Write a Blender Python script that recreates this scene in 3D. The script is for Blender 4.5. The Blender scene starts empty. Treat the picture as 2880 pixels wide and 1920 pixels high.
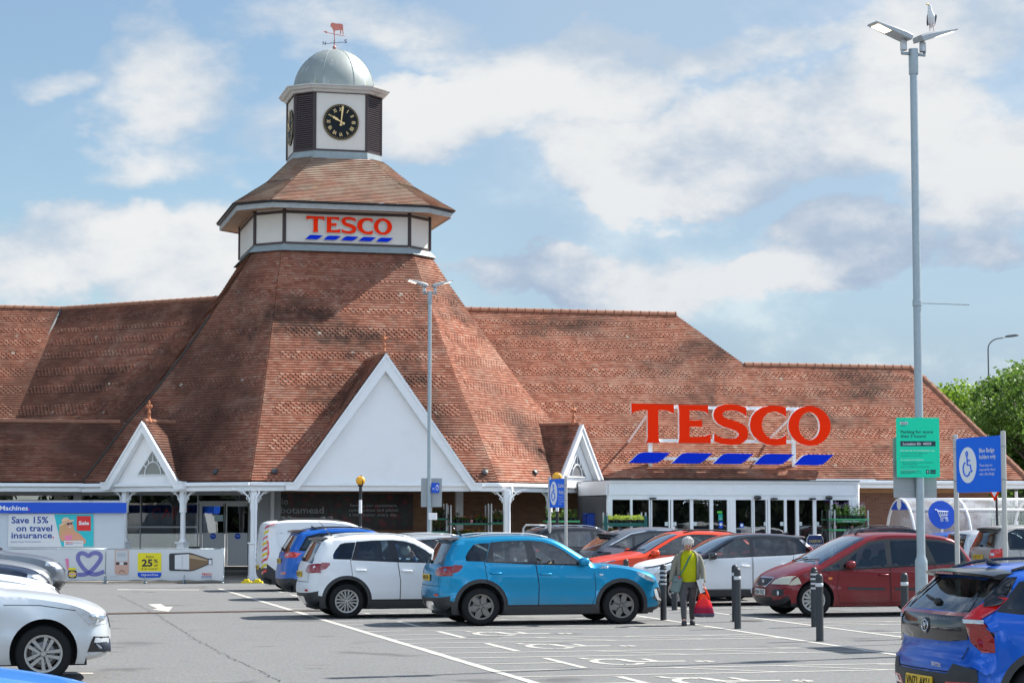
import bpy, bmesh, math, random
from math import sin, cos, tan, pi, radians, atan, atan2, sqrt, floor
from mathutils import Vector, Matrix
from mathutils.geometry import delaunay_2d_cdt, tessellate_polygon
random.seed(7)
sc = bpy.context.scene
COL = sc.collection
# ------------------------------------------------------------------ camera
F = 6000.0; TH = atan(492 / F); H = 1.9
cam = bpy.data.cameras.new('camera'); cam.sensor_width = 36; cam.lens = F / 2880 * 36
cam.clip_end = 5000; cam.clip_start = 0.5
co = bpy.data.objects.new('camera', cam); COL.objects.link(co)
co.location = (0, 0, H); co.rotation_euler = (pi / 2 + TH, 0, 0)
sc.camera = co
def ray(px, py):
    r = (px - 1440) / F; u = (960 - py) / F
    return (r, cos(TH) - sin(TH) * u, sin(TH) + cos(TH) * u)
def at(px, py, Y):
    x, y, z = ray(px, py); t = Y / y
    return Vector((x * t, Y, H + z * t))
def gnd(px, py, z0=0.0):
    x, y, z = ray(px, py); t = (z0 - H) / z
    return Vector((x * t, y * t, z0))
def onplane(px, py, p0, n):
    d = Vector(ray(px, py)); o = Vector((0, 0, H)); n = Vector(n)
    return o + d * ((Vector(p0) - o).dot(n) / d.dot(n))
def zat(py, Y): return at(1440, py, Y).z
# ------------------------------------------------------------------ sky and sun
SUN_AZ = radians(62)      # clockwise from +Y (view direction) towards +X
SUN_EL = radians(47)
sunv = Vector((sin(SUN_AZ) * cos(SUN_EL), cos(SUN_AZ) * cos(SUN_EL), sin(SUN_EL)))
L = bpy.data.lights.new('sun', 'SUN'); L.energy = 3.8; L.angle = radians(0.53); L.color = (1.0, 0.955, 0.89)
lo = bpy.data.objects.new('sun', L); COL.objects.link(lo)
lo.rotation_euler = sunv.to_track_quat('Z', 'Y').to_euler(); lo.location = sunv * 60
sc.view_settings.view_transform = 'Standard'; sc.view_settings.look = 'None'
sc.view_settings.gamma = 1; sc.view_settings.use_curve_mapping = False
sc.view_settings.exposure = 1.30
sc.cycles.max_bounces = 8; sc.cycles.transparent_max_bounces = 12; sc.cycles.caustics_reflective = False
sc.cycles.caustics_refractive = False

class NT:
    """small helper to write node trees"""
    def __init__(s, tree): s.t = tree; s.n = tree.nodes; s.l = tree.links
    def new(s, typ, **kw):
        nd = s.n.new(typ)
        for k, v in kw.items():
            if k in nd.inputs.keys() if isinstance(k, str) else False: nd.inputs[k].default_value = v
            else: setattr(nd, k, v)
        return nd
    def put(s, inp, v):
        if isinstance(v, bpy.types.NodeSocket): s.l.new(v, inp)
        elif v is not None: inp.default_value = v
    def m(s, op, a, b=None, c=None, clamp=False):
        nd = s.n.new('ShaderNodeMath'); nd.operation = op; nd.use_clamp = clamp
        s.put(nd.inputs[0], a)
        if b is not None: s.put(nd.inputs[1], b)
        if c is not None: s.put(nd.inputs[2], c)
        return nd.outputs[0]
    def mix(s, f, a, b, blend='MIX'):
        nd = s.n.new('ShaderNodeMix'); nd.data_type = 'RGBA'; nd.blend_type = blend
        s.put(nd.inputs[0], f)
        for i, v in ((6, a), (7, b)):
            if isinstance(v, (tuple, list)) and len(v) == 3: v = (*v, 1)
            s.put(nd.inputs[i], v)
        return nd.outputs[2]
    def noise(s, vec, scale, detail=4, rough=.55, dist=0, out=0):
        nd = s.n.new('ShaderNodeTexNoise'); nd.inputs['Scale'].default_value = scale
        nd.inputs['Detail'].default_value = detail; nd.inputs['Roughness'].default_value = rough
        nd.inputs['Distortion'].default_value = dist
        if vec is not None: s.l.new(vec, nd.inputs['Vector'])
        return nd.outputs[out]
    def ramp(s, f, pts):
        nd = s.n.new('ShaderNodeValToRGB'); cr = nd.color_ramp
        while len(cr.elements) < len(pts): cr.elements.new(.5)
        for e, (p, c) in zip(cr.elements, pts):
            e.position = p
            if not isinstance(c, (tuple, list)): c = (c, c, c)
            e.color = (*c[:3], 1)
        s.l.new(f, nd.inputs[0]); return nd.outputs[0]
    def sstep(s, v, a, b):
        nd = s.n.new('ShaderNodeMapRange'); nd.interpolation_type = 'SMOOTHSTEP'
        s.put(nd.inputs[0], v); nd.inputs[1].default_value = a; nd.inputs[2].default_value = b
        return nd.outputs[0]

w = bpy.data.worlds.new('World'); sc.world = w; w.use_nodes = True
N = NT(w.node_tree); N.n.clear()
sky = N.new('ShaderNodeTexSky'); sky.sky_type = 'NISHITA'; sky.sun_disc = False
sky.sun_elevation = SUN_EL; sky.sun_rotation = SUN_AZ
sky.air_density = 1.0; sky.dust_density = 0.4; sky.ozone_density = 1.5
tc = N.new('ShaderNodeTexCoord'); D = tc.outputs['Generated']
sep = N.new('ShaderNodeSeparateXYZ'); N.l.new(D, sep.inputs[0])
X, Y, Z = sep.outputs
az = N.m('ARCTAN2', X, Y); el = N.m('ARCSINE', Z)
# large noise that frays the edge of every cloud
mp = N.new('ShaderNodeMapping'); N.l.new(D, mp.inputs[0]); mp.inputs['Scale'].default_value = (1, 1, 1.7)
n1 = N.noise(mp.outputs[0], 9, 9, .60); n2 = N.noise(mp.outputs[0], 3.1, 3, .5)
wob = N.m('MULTIPLY', N.m('SUBTRACT', N.noise(mp.outputs[0], 16, 4, .6), .5), .07)
wob2 = N.m('MULTIPLY', N.m('SUBTRACT', N.noise(mp.outputs[0], 21, 4, .6), .5), .05)
azw = N.m('ADD', az, wob); elw = N.m('ADD', el, wob2)
def blob(px, py, rx, ry, amp, a=azw, e=elw):
    d = ray(px * 1.2245, py * 1.2245); ln = sqrt(d[0]**2 + d[1]**2 + d[2]**2)
    ca = atan2(d[0], d[1]); ce = math.asin(d[2] / ln)
    rx *= 1.2245 / F; ry *= 1.2245 / F
    u = N.m('MULTIPLY', N.m('SUBTRACT', a, ca), 1 / rx); v = N.m('MULTIPLY', N.m('SUBTRACT', e, ce), 1 / ry)
    q = N.m('ADD', N.m('MULTIPLY', u, u), N.m('MULTIPLY', v, v))
    return N.m('MULTIPLY', N.m('MAXIMUM', N.m('SUBTRACT', 1.0, q), 0.0), amp)
CLOUDS = [(390, 190, 230, 190, .75), (370, 370, 220, 80, .55), (130, 190, 130, 60, .45), (250, 560, 330, 110, .9),
          (60, 600, 260, 120, .8), (470, 620, 260, 160, .7), (650, 300, 200, 120, .5), (1000, 270, 300, 110, .8),
          (1300, 190, 330, 130, .8), (1500, 330, 380, 150, .8), (1560, 410, 330, 110, 1.0), (1850, 300, 380, 150, .8),
          (2080, 230, 300, 130, .8), (2250, 400, 260, 200, .7), (1960, 560, 240, 120, 1.0), (1800, 640, 190, 70, .9),
          (1230, 630, 260, 80, .9), (2250, 560, 230, 80, .6), (1500, 110, 800, 90, .6), (900, 60, 500, 80, .5),
          (2200, 80, 400, 160, .7), (1450, 660, 500, 90, .35)]
acc = None
for c in CLOUDS:
    b = blob(*c); acc = b if acc is None else N.m('MAXIMUM', acc, b)
# generic cloud field for the rest of the dome (reflections)
gen = N.sstep(N.m('ADD', N.m('MULTIPLY', n2, .7), N.m('MULTIPLY', n1, .4)), .50, .72)
front = N.m('MULTIPLY', N.sstep(Y, .80, .93), N.sstep(Z, .50, .34))
dens = N.m('ADD', N.m('MULTIPLY', acc, front), N.m('MULTIPLY', N.m('SUBTRACT', n1, .5), 1.5))
maskf = N.sstep(dens, -.08, .58)
side = N.sstep(X, -.12, .04)                      # thin veil thickens to the right
veil = N.m('ADD', .14, N.m('MULTIPLY', side, .42))
haze = N.m('MULTIPLY', N.sstep(Z, .20, .02), N.m('ADD', .35, N.m('MULTIPLY', side, .55)))
veil = N.m('MAXIMUM', veil, haze)
maskf = N.m('MAXIMUM', maskf, veil)
mask = N.m('ADD', N.m('MULTIPLY', maskf, front), N.m('MULTIPLY', gen, N.m('SUBTRACT', 1.0, front)))
# lit tops / grey undersides
lift = N.new('ShaderNodeVectorMath'); lift.operation = 'ADD'; N.l.new(mp.outputs[0], lift.inputs[0]); lift.inputs[1].default_value = (.035, 0, .06)
n1b = N.noise(lift.outputs[0], 9, 9, .60)
lit = N.sstep(N.m('ADD', N.m('MULTIPLY', N.m('SUBTRACT', n1, n1b), 3.2), N.m('MULTIPLY', acc, .80)), -.15, .95)
ccol = N.mix(lit, (.56, .67, .80), (.93, .945, .955))
grey = N.m('MULTIPLY', N.sstep(Z, .24, .06), side)
ccol = N.mix(N.m('MULTIPLY', grey, N.m('SUBTRACT', 1.0, N.m('MULTIPLY', lit, .85))), ccol, (.41, .52, .69))
bg1 = N.new('ShaderNodeBackground'); bg2 = N.new('ShaderNodeBackground')
tint = N.mix(1.0, sky.outputs[0], (.95, 1.03, 1.04), 'MULTIPLY')
N.l.new(tint, bg1.inputs[0]); bg1.inputs[1].default_value = 0.050
N.l.new(ccol, bg2.inputs[0]); N.l.new(N.m('ADD', N.m('SUBTRACT', .56, N.m('MULTIPLY', front, .185)), N.m('MULTIPLY', N.sstep(Y, .1, -.6), 1.55)), bg2.inputs[1])  # clouds behind the camera brightened beyond the visible sky, as added fill
mx = N.new('ShaderNodeMixShader'); N.l.new(mask, mx.inputs[0]); N.l.new(bg1.outputs[0], mx.inputs[1]); N.l.new(bg2.outputs[0], mx.inputs[2])
ow = N.new('ShaderNodeOutputWorld'); N.l.new(mx.outputs[0], ow.inputs[0])
w.cycles.sampling_method = 'MANUAL'; w.cycles.sample_map_resolution = 512

# ------------------------------------------------------------------ materials
MATS = {}
def mat(name, col=(.5, .5, .5), rough=.5, metal=0., coat=0., var=.12, scale=6., bump=0., bscale=60., spec=.5, emit=0., alpha=None, inner=None, dirt=0.):
    if name in MATS: return MATS[name]
    m = bpy.data.materials.new(name); m.use_nodes = True; n = NT(m.node_tree)
    p = n.n['Principled BSDF']; tcn = n.new('ShaderNodeTexCoord').outputs['Object']
    nz = n.noise(tcn, scale, 5, .6)
    dark = tuple(c * (1 - var) for c in col); light = tuple(min(1, c * (1 + var * .6)) for c in col)
    c = n.mix(nz, dark, light)
    if dirt:
        d = n.sstep(n.noise(tcn, scale * .6, 8, .7), .52, .75)
        c = n.mix(n.m('MULTIPLY', d, dirt), c, (.16, .14, .11))
    if inner:
        g = n.new('ShaderNodeNewGeometry'); c = n.mix(g.outputs['Backfacing'], c, inner)
    n.l.new(c, p.inputs['Base Color'])
    r = n.m('ADD', rough, n.m('MULTIPLY', n.m('SUBTRACT', nz, .5), .18 * min(1, rough * 3)))
    n.l.new(r, p.inputs['Roughness'])
    p.inputs['Metallic'].default_value = metal; p.inputs['Coat Weight'].default_value = coat
    p.inputs['Coat Roughness'].default_value = .03; p.inputs['Specular IOR Level'].default_value = spec
    if emit: p.inputs['Emission Color'].default_value = (*col, 1); p.inputs['Emission Strength'].default_value = emit
    if bump:
        b = n.new('ShaderNodeBump'); b.inputs['Strength'].default_value = bump; b.inputs['Distance'].default_value = .01
        n.l.new(n.noise(tcn, bscale, 4, .6), b.inputs['Height']); n.l.new(b.outputs[0], p.inputs['Normal'])
    MATS[name] = m; return m
def glass(name, tint=(.32, .40, .40), trans=.55, refl=1.0, rough=.0):
    """car / shop glass: tinted see-through sheet with a real mirror reflection at grazing angles"""
    if name in MATS: return MATS[name]
    m = bpy.data.materials.new(name); m.use_nodes = True; n = NT(m.node_tree); n.n.clear()
    fr = n.new('ShaderNodeFresnel'); fr.inputs[0].default_value = 1.55
    tr = n.new('ShaderNodeBsdfTransparent'); tr.inputs[0].default_value = (*[t * trans * 1.6 for t in tint], 1)
    gl = n.new('ShaderNodeBsdfGlossy'); gl.inputs['Roughness'].default_value = max(rough, .005); gl.inputs[0].default_value = (1, 1, 1, 1)
    f = n.m('MULTIPLY', n.m('ADD', n.m('MULTIPLY', fr.outputs[0], 1.5), .03), refl, clamp=True)
    b = n.new('ShaderNodeBump'); b.inputs['Strength'].default_value = .05; b.inputs['Distance'].default_value = .02
    n.l.new(n.noise(n.new('ShaderNodeTexCoord').outputs['Object'], 2.2, 2), b.inputs['Height']); n.l.new(b.outputs[0], gl.inputs['Normal'])
    mxs = n.new('ShaderNodeMixShader'); n.l.new(f, mxs.inputs[0]); n.l.new(tr.outputs[0], mxs.inputs[1]); n.l.new(gl.outputs[0], mxs.inputs[2])
    o = n.new('ShaderNodeOutputMaterial'); n.l.new(mxs.outputs[0], o.inputs[0]); MATS[name] = m; return m
WHITE = mat('white_paint', (.84, .85, .86), .45, var=.06, scale=2, dirt=.06)
WHITE2 = mat('white_board', (.86, .86, .865), .5, var=.06, scale=1.2, dirt=.10)
CREAM = mat('cream_panel', (.68, .64, .58), .6, var=.05, scale=1.5, dirt=.10)
BROWN = mat('brown_timber', (.055, .035, .035), .5, var=.3, scale=9)
LEAD = mat('lead_flashing', (.30, .35, .36), .55, var=.25, scale=5, dirt=.3)
GALV = mat('galvanised_steel', (.36, .42, .45), .42, metal=.35, var=.22, scale=14)
GREYM = mat('grey_metal', (.33, .35, .36), .4, metal=.3, var=.1)
LGREY = mat('light_grey_metal', (.52, .54, .55), .4, metal=.2, var=.08)
BLACK = mat('black_plastic', (.018, .019, .021), .55, var=.3, scale=20)
RUBBER = mat('tyre_rubber', (.017, .017, .018), .85, var=.3, scale=30, spec=.2)
DARK = mat('dark_interior', (.022, .023, .025), .85, var=.2)
RED = mat('sign_red', (1.0, .030, .0), .6, var=.03, scale=2, spec=.1)
BLUE = mat('sign_blue', (.0, .030, .62), .6, var=.04, spec=.1)
SBLUE = mat('panel_blue', (.0, .080, .58), .5, var=.04)
TERRA = mat('terracotta', (.48, .17, .08), .8, var=.3, scale=18)
YEL = mat('yellow_plastic', (.78, .60, .01), .6, var=.15)
# ------------------------------------------------------------------ mesh builder
class MB:
    def __init__(s): s.v = []; s.f = []; s.mi = []; s.uv = {}; s.M = Matrix(); s.m = 0
    def add(s, vs, fs, uvs=None):
        o = len(s.v); s.v += [s.M @ Vector(p) for p in vs]
        for k, f in enumerate(fs):
            if uvs: s.uv[len(s.f)] = uvs[k]
            s.f.append(tuple(i + o for i in f)); s.mi.append(s.m)
        return s
    def box(s, a, b):
        x0, y0, z0 = a; x1, y1, z1 = b
        return s.add([(x0, y0, z0), (x1, y0, z0), (x1, y1, z0), (x0, y1, z0), (x0, y0, z1), (x1, y0, z1), (x1, y1, z1), (x0, y1, z1)],
                     [(0, 3, 2, 1), (4, 5, 6, 7), (0, 1, 5, 4), (1, 2, 6, 5), (2, 3, 7, 6), (3, 0, 4, 7)])
    def bbox(s, a, b, r=.01):
        """box with chamfered edges (all vertical and top)"""
        x0, y0, z0 = a; x1, y1, z1 = b
        def ring(i, z): return [(x0 + r + i, y0 + i, z), (x1 - r - i, y0 + i, z), (x1 - i, y0 + r + i, z), (x1 - i, y1 - r - i, z), (x1 - r - i, y1 - i, z), (x0 + r + i, y1 - i, z), (x0 + i, y1 - r - i, z), (x0 + i, y0 + r + i, z)]
        vs = ring(r * .7, z0) + ring(0, z0 + r * .7) + ring(0, z1 - r * .7) + ring(r * .7, z1); fs = []
        for k in range(3):
            for i in range(8): j = (i + 1) % 8; fs.append((k * 8 + i, k * 8 + j, k * 8 + 8 + j, k * 8 + 8 + i))
        fs += [tuple(range(7, -1, -1)), tuple(range(24, 32))]
        return s.add(vs, fs)
    def prism(s, poly, y0, y1, ax='y', holes=False):
        """poly in 2-D (x,z) extruded along y (or (x,y) along z, (y,z) along x)"""
        n = len(poly)
        def P(p, d): return (p[0], d, p[1]) if ax == 'y' else ((p[0], p[1], d) if ax == 'z' else (d, p[0], p[1]))
        vs = [P(p, y0) for p in poly] + [P(p, y1) for p in poly]
        tris = tessellate_polygon([[Vector((p[0], p[1], 0)) for p in poly]])
        area = sum(poly[i][0] * poly[(i + 1) % n][1] - poly[(i + 1) % n][0] * poly[i][1] for i in range(n))
        flip = (area > 0) != (ax == 'y')
        fs = []
        for t in tris:
            a, b, c = t; ar = (poly[b][0] - poly[a][0]) * (poly[c][1] - poly[a][1]) - (poly[b][1] - poly[a][1]) * (poly[c][0] - poly[a][0])
            if (ar > 0) != (ax == 'y'): a, c = c, a
            # now front cap faces -y (ax y) / -z ...
            fs.append((a, b, c) if ax == 'y' else (c, b, a)); 
            fs.append((c + n, b + n, a + n) if ax == 'y' else (a + n, b + n, c + n))
        for i in range(n):
            j = (i + 1) % n
            fs.append((i, i + n, j + n, j) if (area > 0) else (j, j + n, i + n, i))
        return s.add(vs, fs)
    def tube(s, pts, r, n=8, cap=True, closed=False):
        pts = [Vector(p) for p in pts]; R = r if isinstance(r, (list, tuple)) else [r] * len(pts)
        vs = []; fs = []; prev = None
        for i, p in enumerate(pts):
            if closed: t = pts[(i + 1) % len(pts)] - pts[i - 1]
            else: t = (pts[min(i + 1, len(pts) - 1)] - pts[max(i - 1, 0)])
            t.normalize()
            if prev is None:
                a = Vector((0, 0, 1)) if abs(t.z) < .9 else Vector((1, 0, 0)); u = t.cross(a).normalized()
            else: u = (prev - t * prev.dot(t)).normalized()
            prev = u; v = t.cross(u)
            for k in range(n): an = 2 * pi * k / n; vs.append(p + (u * cos(an) + v * sin(an)) * R[i])
        m = len(pts)
        for i in range(m if closed else m - 1):
            for k in range(n):
                a = i * n + k; b = i * n + (k + 1) % n; c = ((i + 1) % m) * n; fs.append((a, b, c + (k + 1) % n, c + k))
        if cap and not closed: fs += [tuple(range(n - 1, -1, -1)), tuple((m - 1) * n + k for k in range(n))]
        return s.add(vs, fs)
    def lathe(s, prof, n=24, c=(0, 0, 0), ax='z', a0=0, a1=2 * pi):
        full = abs(a1 - a0 - 2 * pi) < 1e-6; k = n if full else n + 1; vs = []; fs = []
        for r, h in prof:
            for i in range(k):
                an = a0 + (a1 - a0) * i / n
                if ax == 'z': vs.append((c[0] + r * cos(an), c[1] + r * sin(an), c[2] + h))
                elif ax == 'y': vs.append((c[0] + r * cos(an), c[1] + h, c[2] + r * sin(an)))
                else: vs.append((c[0] + h, c[1] + r * cos(an), c[2] + r * sin(an)))
        for j in range(len(prof) - 1):
            for i in range(n):
                i2 = (i + 1) % k; q = (j * k + i, j * k + i2, (j + 1) * k + i2, (j + 1) * k + i)
                fs.append(q if ax != 'y' else q[::-1])
        return s.add(vs, fs)
    def build(s, name, mats, parent=None, smooth=False, loc=None, rz=0, angle=None, weld=False):
        me = bpy.data.meshes.new(name); me.from_pydata([tuple(v) for v in s.v], [], s.f)
        if weld:
            bm = bmesh.new(); bm.from_mesh(me); bmesh.ops.remove_doubles(bm, verts=bm.verts, dist=2e-4); bm.to_mesh(me); bm.free()
        if not isinstance(mats, (list, tuple)): mats = [mats]
        for m in mats: me.materials.append(m)
        if not weld:
            for p, mi in zip(me.polygons, s.mi): p.material_index = mi
        if s.uv:
            uvl = me.uv_layers.new(name='UVMap')
            for p in me.polygons:
                if p.index in s.uv:
                    for li, uv in zip(p.loop_indices, s.uv[p.index]): uvl.data[li].uv = uv
        if smooth:
            for p in me.polygons: p.use_smooth = True
            if angle is not None:
                try: me.set_sharp_from_angle(angle=radians(angle))
                except Exception: pass
        me.update()
        o = bpy.data.objects.new(name, me); COL.objects.link(o)
        if parent: o.parent = parent
        if loc: o.location = loc
        o.rotation_euler.z = rz
        return o
def tag(o, label=None, cat=None, group=None, kind=None):
    if label: o['label'] = label
    if cat: o['category'] = cat
    if group: o['group'] = group
    if kind: o['kind'] = kind
    return o
def thing(name, label, cat, loc=(0, 0, 0), rz=0, group=None):
    o = bpy.data.objects.new(name, None); COL.objects.link(o); o.location = loc; o.rotation_euler.z = rz
    o.empty_display_size = .2
    return tag(o, label, cat, group)
def dup(o, parent=None):
    c = o.copy(); COL.objects.link(c)
    if parent: c.parent = parent; c.matrix_parent_inverse = o.matrix_parent_inverse
    for ch in list(o.children): dup(ch, c)
    return c
def text(s, width=None, height=None, M=Matrix(), name='lettering', m=None, parent=None, bold=.0, ext=.002, align='LEFT', stretch=None, sx=1):
    """writing as real letters in the local x-z plane facing -y; height = cap height"""
    cu = bpy.data.curves.new('t', 'FONT'); cu.body = s; cu.size = 1; cu.offset = bold; cu.extrude = 0; cu.resolution_u = 2; cu.align_x = align
    ob = bpy.data.objects.new('t', cu); COL.objects.link(ob)
    me = bpy.data.meshes.new_from_object(ob); bpy.data.objects.remove(ob); bpy.data.curves.remove(cu)
    xs = [v.co.x for v in me.vertices]; w0 = (max(xs) - min(xs)) or 1
    k = (height / .70) if height else width / w0
    kx = width / w0 if width else k * sx
    b = MB(); b.M = M
    b.add([(v.co.x * kx, -ext, v.co.y * k) for v in me.vertices], [tuple(p.vertices) for p in me.polygons])
    # make sure the faces look to -y
    bpy.data.meshes.remove(me)
    return b.build(name, m, parent)
def place(x=0, y=0, z=0, rz=0, rx=0, ry=0): return Matrix.Translation((x, y, z)) @ Matrix.Rotation(rz, 4, 'Z') @ Matrix.Rotation(rx, 4, 'X') @ Matrix.Rotation(ry, 4, 'Y')
# ================================================================== GROUND
AZ = radians(14.0)
def st2w(s, t, z=0): return Vector((t * cos(AZ) - s * sin(AZ), t * sin(AZ) + s * cos(AZ), z))
def asphalt():
    m = bpy.data.materials.new('asphalt'); m.use_nodes = True; n = NT(m.node_tree); p = n.n['Principled BSDF']
    o = n.new('ShaderNodeTexCoord').outputs['Object']
    big = n.noise(o, .22, 5, .6); mid = n.noise(o, 1.7, 6, .65); fine = n.noise(o, 55, 3, .7)
    v = n.new('ShaderNodeTexVoronoi'); v.inputs['Scale'].default_value = 75; n.l.new(o, v.inputs['Vector'])
    c = n.mix(big, (.128, .131, .134), (.170, .172, .172)); c = n.mix(n.m('MULTIPLY', n.sstep(mid, .45, .75), .35), c, (.215, .215, .212))
    c = n.mix(n.m('MULTIPLY', n.sstep(n.noise(o, .9, 7, .75), .58, .72), .30), c, (.10, .10, .10))
    c = n.mix(n.sstep(fine, .25, .75), n.mix(.35, c, (.04, .04, .04)), n.mix(.35, c, (.30, .30, .29)))
    c = n.mix(.30, c, v.outputs['Color'], 'SOFT_LIGHT')
    g1 = n.noise(o, 19, 3, .8); g2 = n.noise(o, 6, 4, .7)
    c = n.mix(n.m('MULTIPLY', n.sstep(g1, .50, .66), .40), c, (.075, .075, .078)); c = n.mix(n.m('MULTIPLY', n.sstep(g1, .48, .36), .30), c, (.30, .30, .295)); c = n.mix(n.m('MULTIPLY', n.sstep(g2, .52, .70), .22), c, (.09, .09, .092))
    oil = n.m('MULTIPLY', n.sstep(n.noise(o, .62, 3, .5, .4), .60, .70), .6); c = n.mix(oil, c, (.065, .063, .062))
    # long thin cracks
    sp_ = n.new('ShaderNodeTexVoronoi'); sp_.inputs['Scale'].default_value = .55; n.l.new(o, sp_.inputs['Vector'])
    c = n.mix(n.m('MULTIPLY', n.sstep(n.m('ADD', sp_.outputs['Distance'], n.m('MULTIPLY', mid, .08)), .13, .09), .5), c, (.09, .09, .09))
    n.l.new(c, p.inputs['Base Color']); p.inputs['Roughness'].default_value = .88; p.inputs['Specular IOR Level'].default_value = .25
    b = n.new('ShaderNodeBump'); b.inputs['Strength'].default_value = .5; b.inputs['Distance'].default_value = .006
    n.l.new(fine, b.inputs['Height']); n.l.new(b.outputs[0], p.inputs['Normal']); return m
ASPH = asphalt()
g = MB(); g.add([(-900, -300, 0), (900, -300, 0), (900, 2500, 0), (-900, 2500, 0)], [(0, 1, 2, 3)])
tag(g.build('car_park_ground', ASPH), kind='structure')
def paint():
    m = bpy.data.materials.new('road_paint'); m.use_nodes = True; n = NT(m.node_tree); p = n.n['Principled BSDF']
    o = n.new('ShaderNodeTexCoord').outputs['Object']
    wear = n.sstep(n.noise(o, 22, 6, .75), .56, .68); w2 = n.sstep(n.noise(o, 1.3, 3, .6), .35, .65)
    c = n.mix(n.m('MULTIPLY', n.m('ADD', n.m('MULTIPLY', wear, w2), n.m('MULTIPLY', n.sstep(n.noise(o, 90, 3), .45, .7), .25), clamp=True), .8), (.44, .425, .385), (.17, .17, .17))
    n.l.new(c, p.inputs['Base Color']); p.inputs['Roughness'].default_value = .7; return m
PAINT = paint()
mk = MB()
def line(s0, t0, s1, t1, wd=.10, z=.004, b=None):
    b = b or mk; p, q = st2w(s0, t0, z), st2w(s1, t1, z); d = (q - p).normalized(); k = Vector((-d.y, d.x, 0)) * wd / 2
    # short pieces with slightly uneven edges
    n = max(1, int((q - p).length / .6)); pts = [p + (q - p) * i / n for i in range(n + 1)]
    L1 = [a + k * random.uniform(.88, 1.1) for a in pts]; L2 = [a - k * random.uniform(.88, 1.1) for a in pts]
    b.add(L1 + L2, [(i, n + 1 + i, n + 2 + i, i + 1) for i in range(n)])
line(16, 6.22, 57, 6.22, .13, z=.005)
PER = 3.45; S0 = 27.1                       # bay pitch along the row
bays = [S0 + PER * k for k in range(-3, 9)]
for s in bays:
    line(s - 1.0, 7.45, s + .95, 7.45, .11, z=.0045)        # end of each bay
    line(s + 1.2, 6.27, s + 1.2, 12.3, .09); line(s - 1.2, 6.27, s - 1.2, 12.3, .09); line(s, 6.27, s, 7.42, .09, z=.0042)
    for t in (8.55, 10.0, 11.3): line(s + 2.22, t, s + 1.23, t + 1.02, .08, z=.0042)    # hatching between the bays
line(17, 12.32, 58, 12.32, .12, z=.005); line(17, 14.2, 46, 14.2, .12, z=.005)
for s in bays:
    line(s + 1.2, 14.2, s + 1.2, 19.1, .09); line(s - 1.2, 14.2, s - 1.2, 19.1, .09)
    for t in (14.6, 16.0, 17.4): line(s + 2.22, t, s + 1.23, t + 1.02, .08, z=.0042)
# dashed give-way lines of the crossing lane by the store, lane line and arrow
for px in range(300, 640, 55): a = gnd(px, 1667); line(a.y * cos(AZ) - a.x * sin(AZ), a.x * cos(AZ) + a.y * sin(AZ), a.y * cos(AZ) - a.x * sin(AZ) - .1, a.x * cos(AZ) + a.y * sin(AZ) + .42, .09)
def gpoly(b, pts, z=.0045): b.add([gnd(x, y, z) for x, y in pts], [tuple(range(len(pts)))][::-1])
bp = MB(); gpoly(bp, [(330, 1656), (330, 1657.6), (560, 1658.4), (560, 1657)], .003)
gpoly(bp, [(20, 1889), (20, 1895), (262, 1894), (262, 1890)], .0045)
gpoly(mk, [(417, 1698), (452, 1697), (466, 1705), (486, 1705), (474, 1719), (428, 1713), (442, 1710), (428, 1704)][::1], .0046)
mk.v += bp.v; o_ = len(mk.v) - len(bp.v); mk.f += [tuple(i + o_ for i in f) for f in bp.f]; mk.mi += bp.mi
# wheelchair symbols, long axis across the bay
def chair_sym(s, t):
    def arc(cx, cy, r, a0, a1, n=16, wd=.09, zz=.0048):
        for i in range(n):
            u, v = a0 + (a1 - a0) * i / n, a0 + (a1 - a0) * (i + 1) / n
            line(s + (cy + r * sin(u)) * 1.25, t + (cx + r * cos(u)) * .68, s + (cy + r * sin(v)) * 1.25, t + (cx + r * cos(v)) * .68, wd, zz)
    arc(.45, 0, .42, radians(70), radians(335), 14, .12)
    arc(2.15, -.12, .10, 0, 2 * pi, 10, .12)
    L2 = lambda a, b, c, d, w_, z: line(s + a * 1.25, t + b * .68, s + c * 1.25, t + d * .68, w_, z)
    L2(-.05, 1.8, 0, .75, .16, .0049); L2(.05, 1.25, .42, 1.2, .10, .0050); L2(0, .8, .45, .7, .14, .0047); L2(.45, .72, .5, .1, .12, .0046); L2(.5, .12, .7, .05, .10, .0051)
for s in bays[:9]: chair_sym(s - .05, 7.86)
tag(mk.build('road_markings', PAINT), kind='structure')
# tarred hose / cable strip across the lane and a couple of iron covers
hb = MB(); hb.tube([gnd(252, 1726, .012), gnd(420, 1723, .014), gnd(560, 1721, .012), gnd(700, 1718.5, .013), gnd(860, 1717, .012), gnd(960, 1716.5, .01)], .022, 6)
tag(hb.build('rubber_cable_strip', mat('cable_brown', (.16, .11, .085), .8, var=.4, scale=3)), 'thin brown rubber cable strip lying across the lane in front of the left cars', 'cable')
ic = MB(); ic.lathe([(0, .003), (.30, .003), (.31, .0)], 20, tuple(gnd(2100, 1745, .003))); tag(ic.build('drain_cover', mat('iron', (.05, .045, .04), .8, var=.4, scale=15), smooth=True), 'round rusty iron drain cover in the walkway between the bollard rows', 'drain cover')
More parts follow.
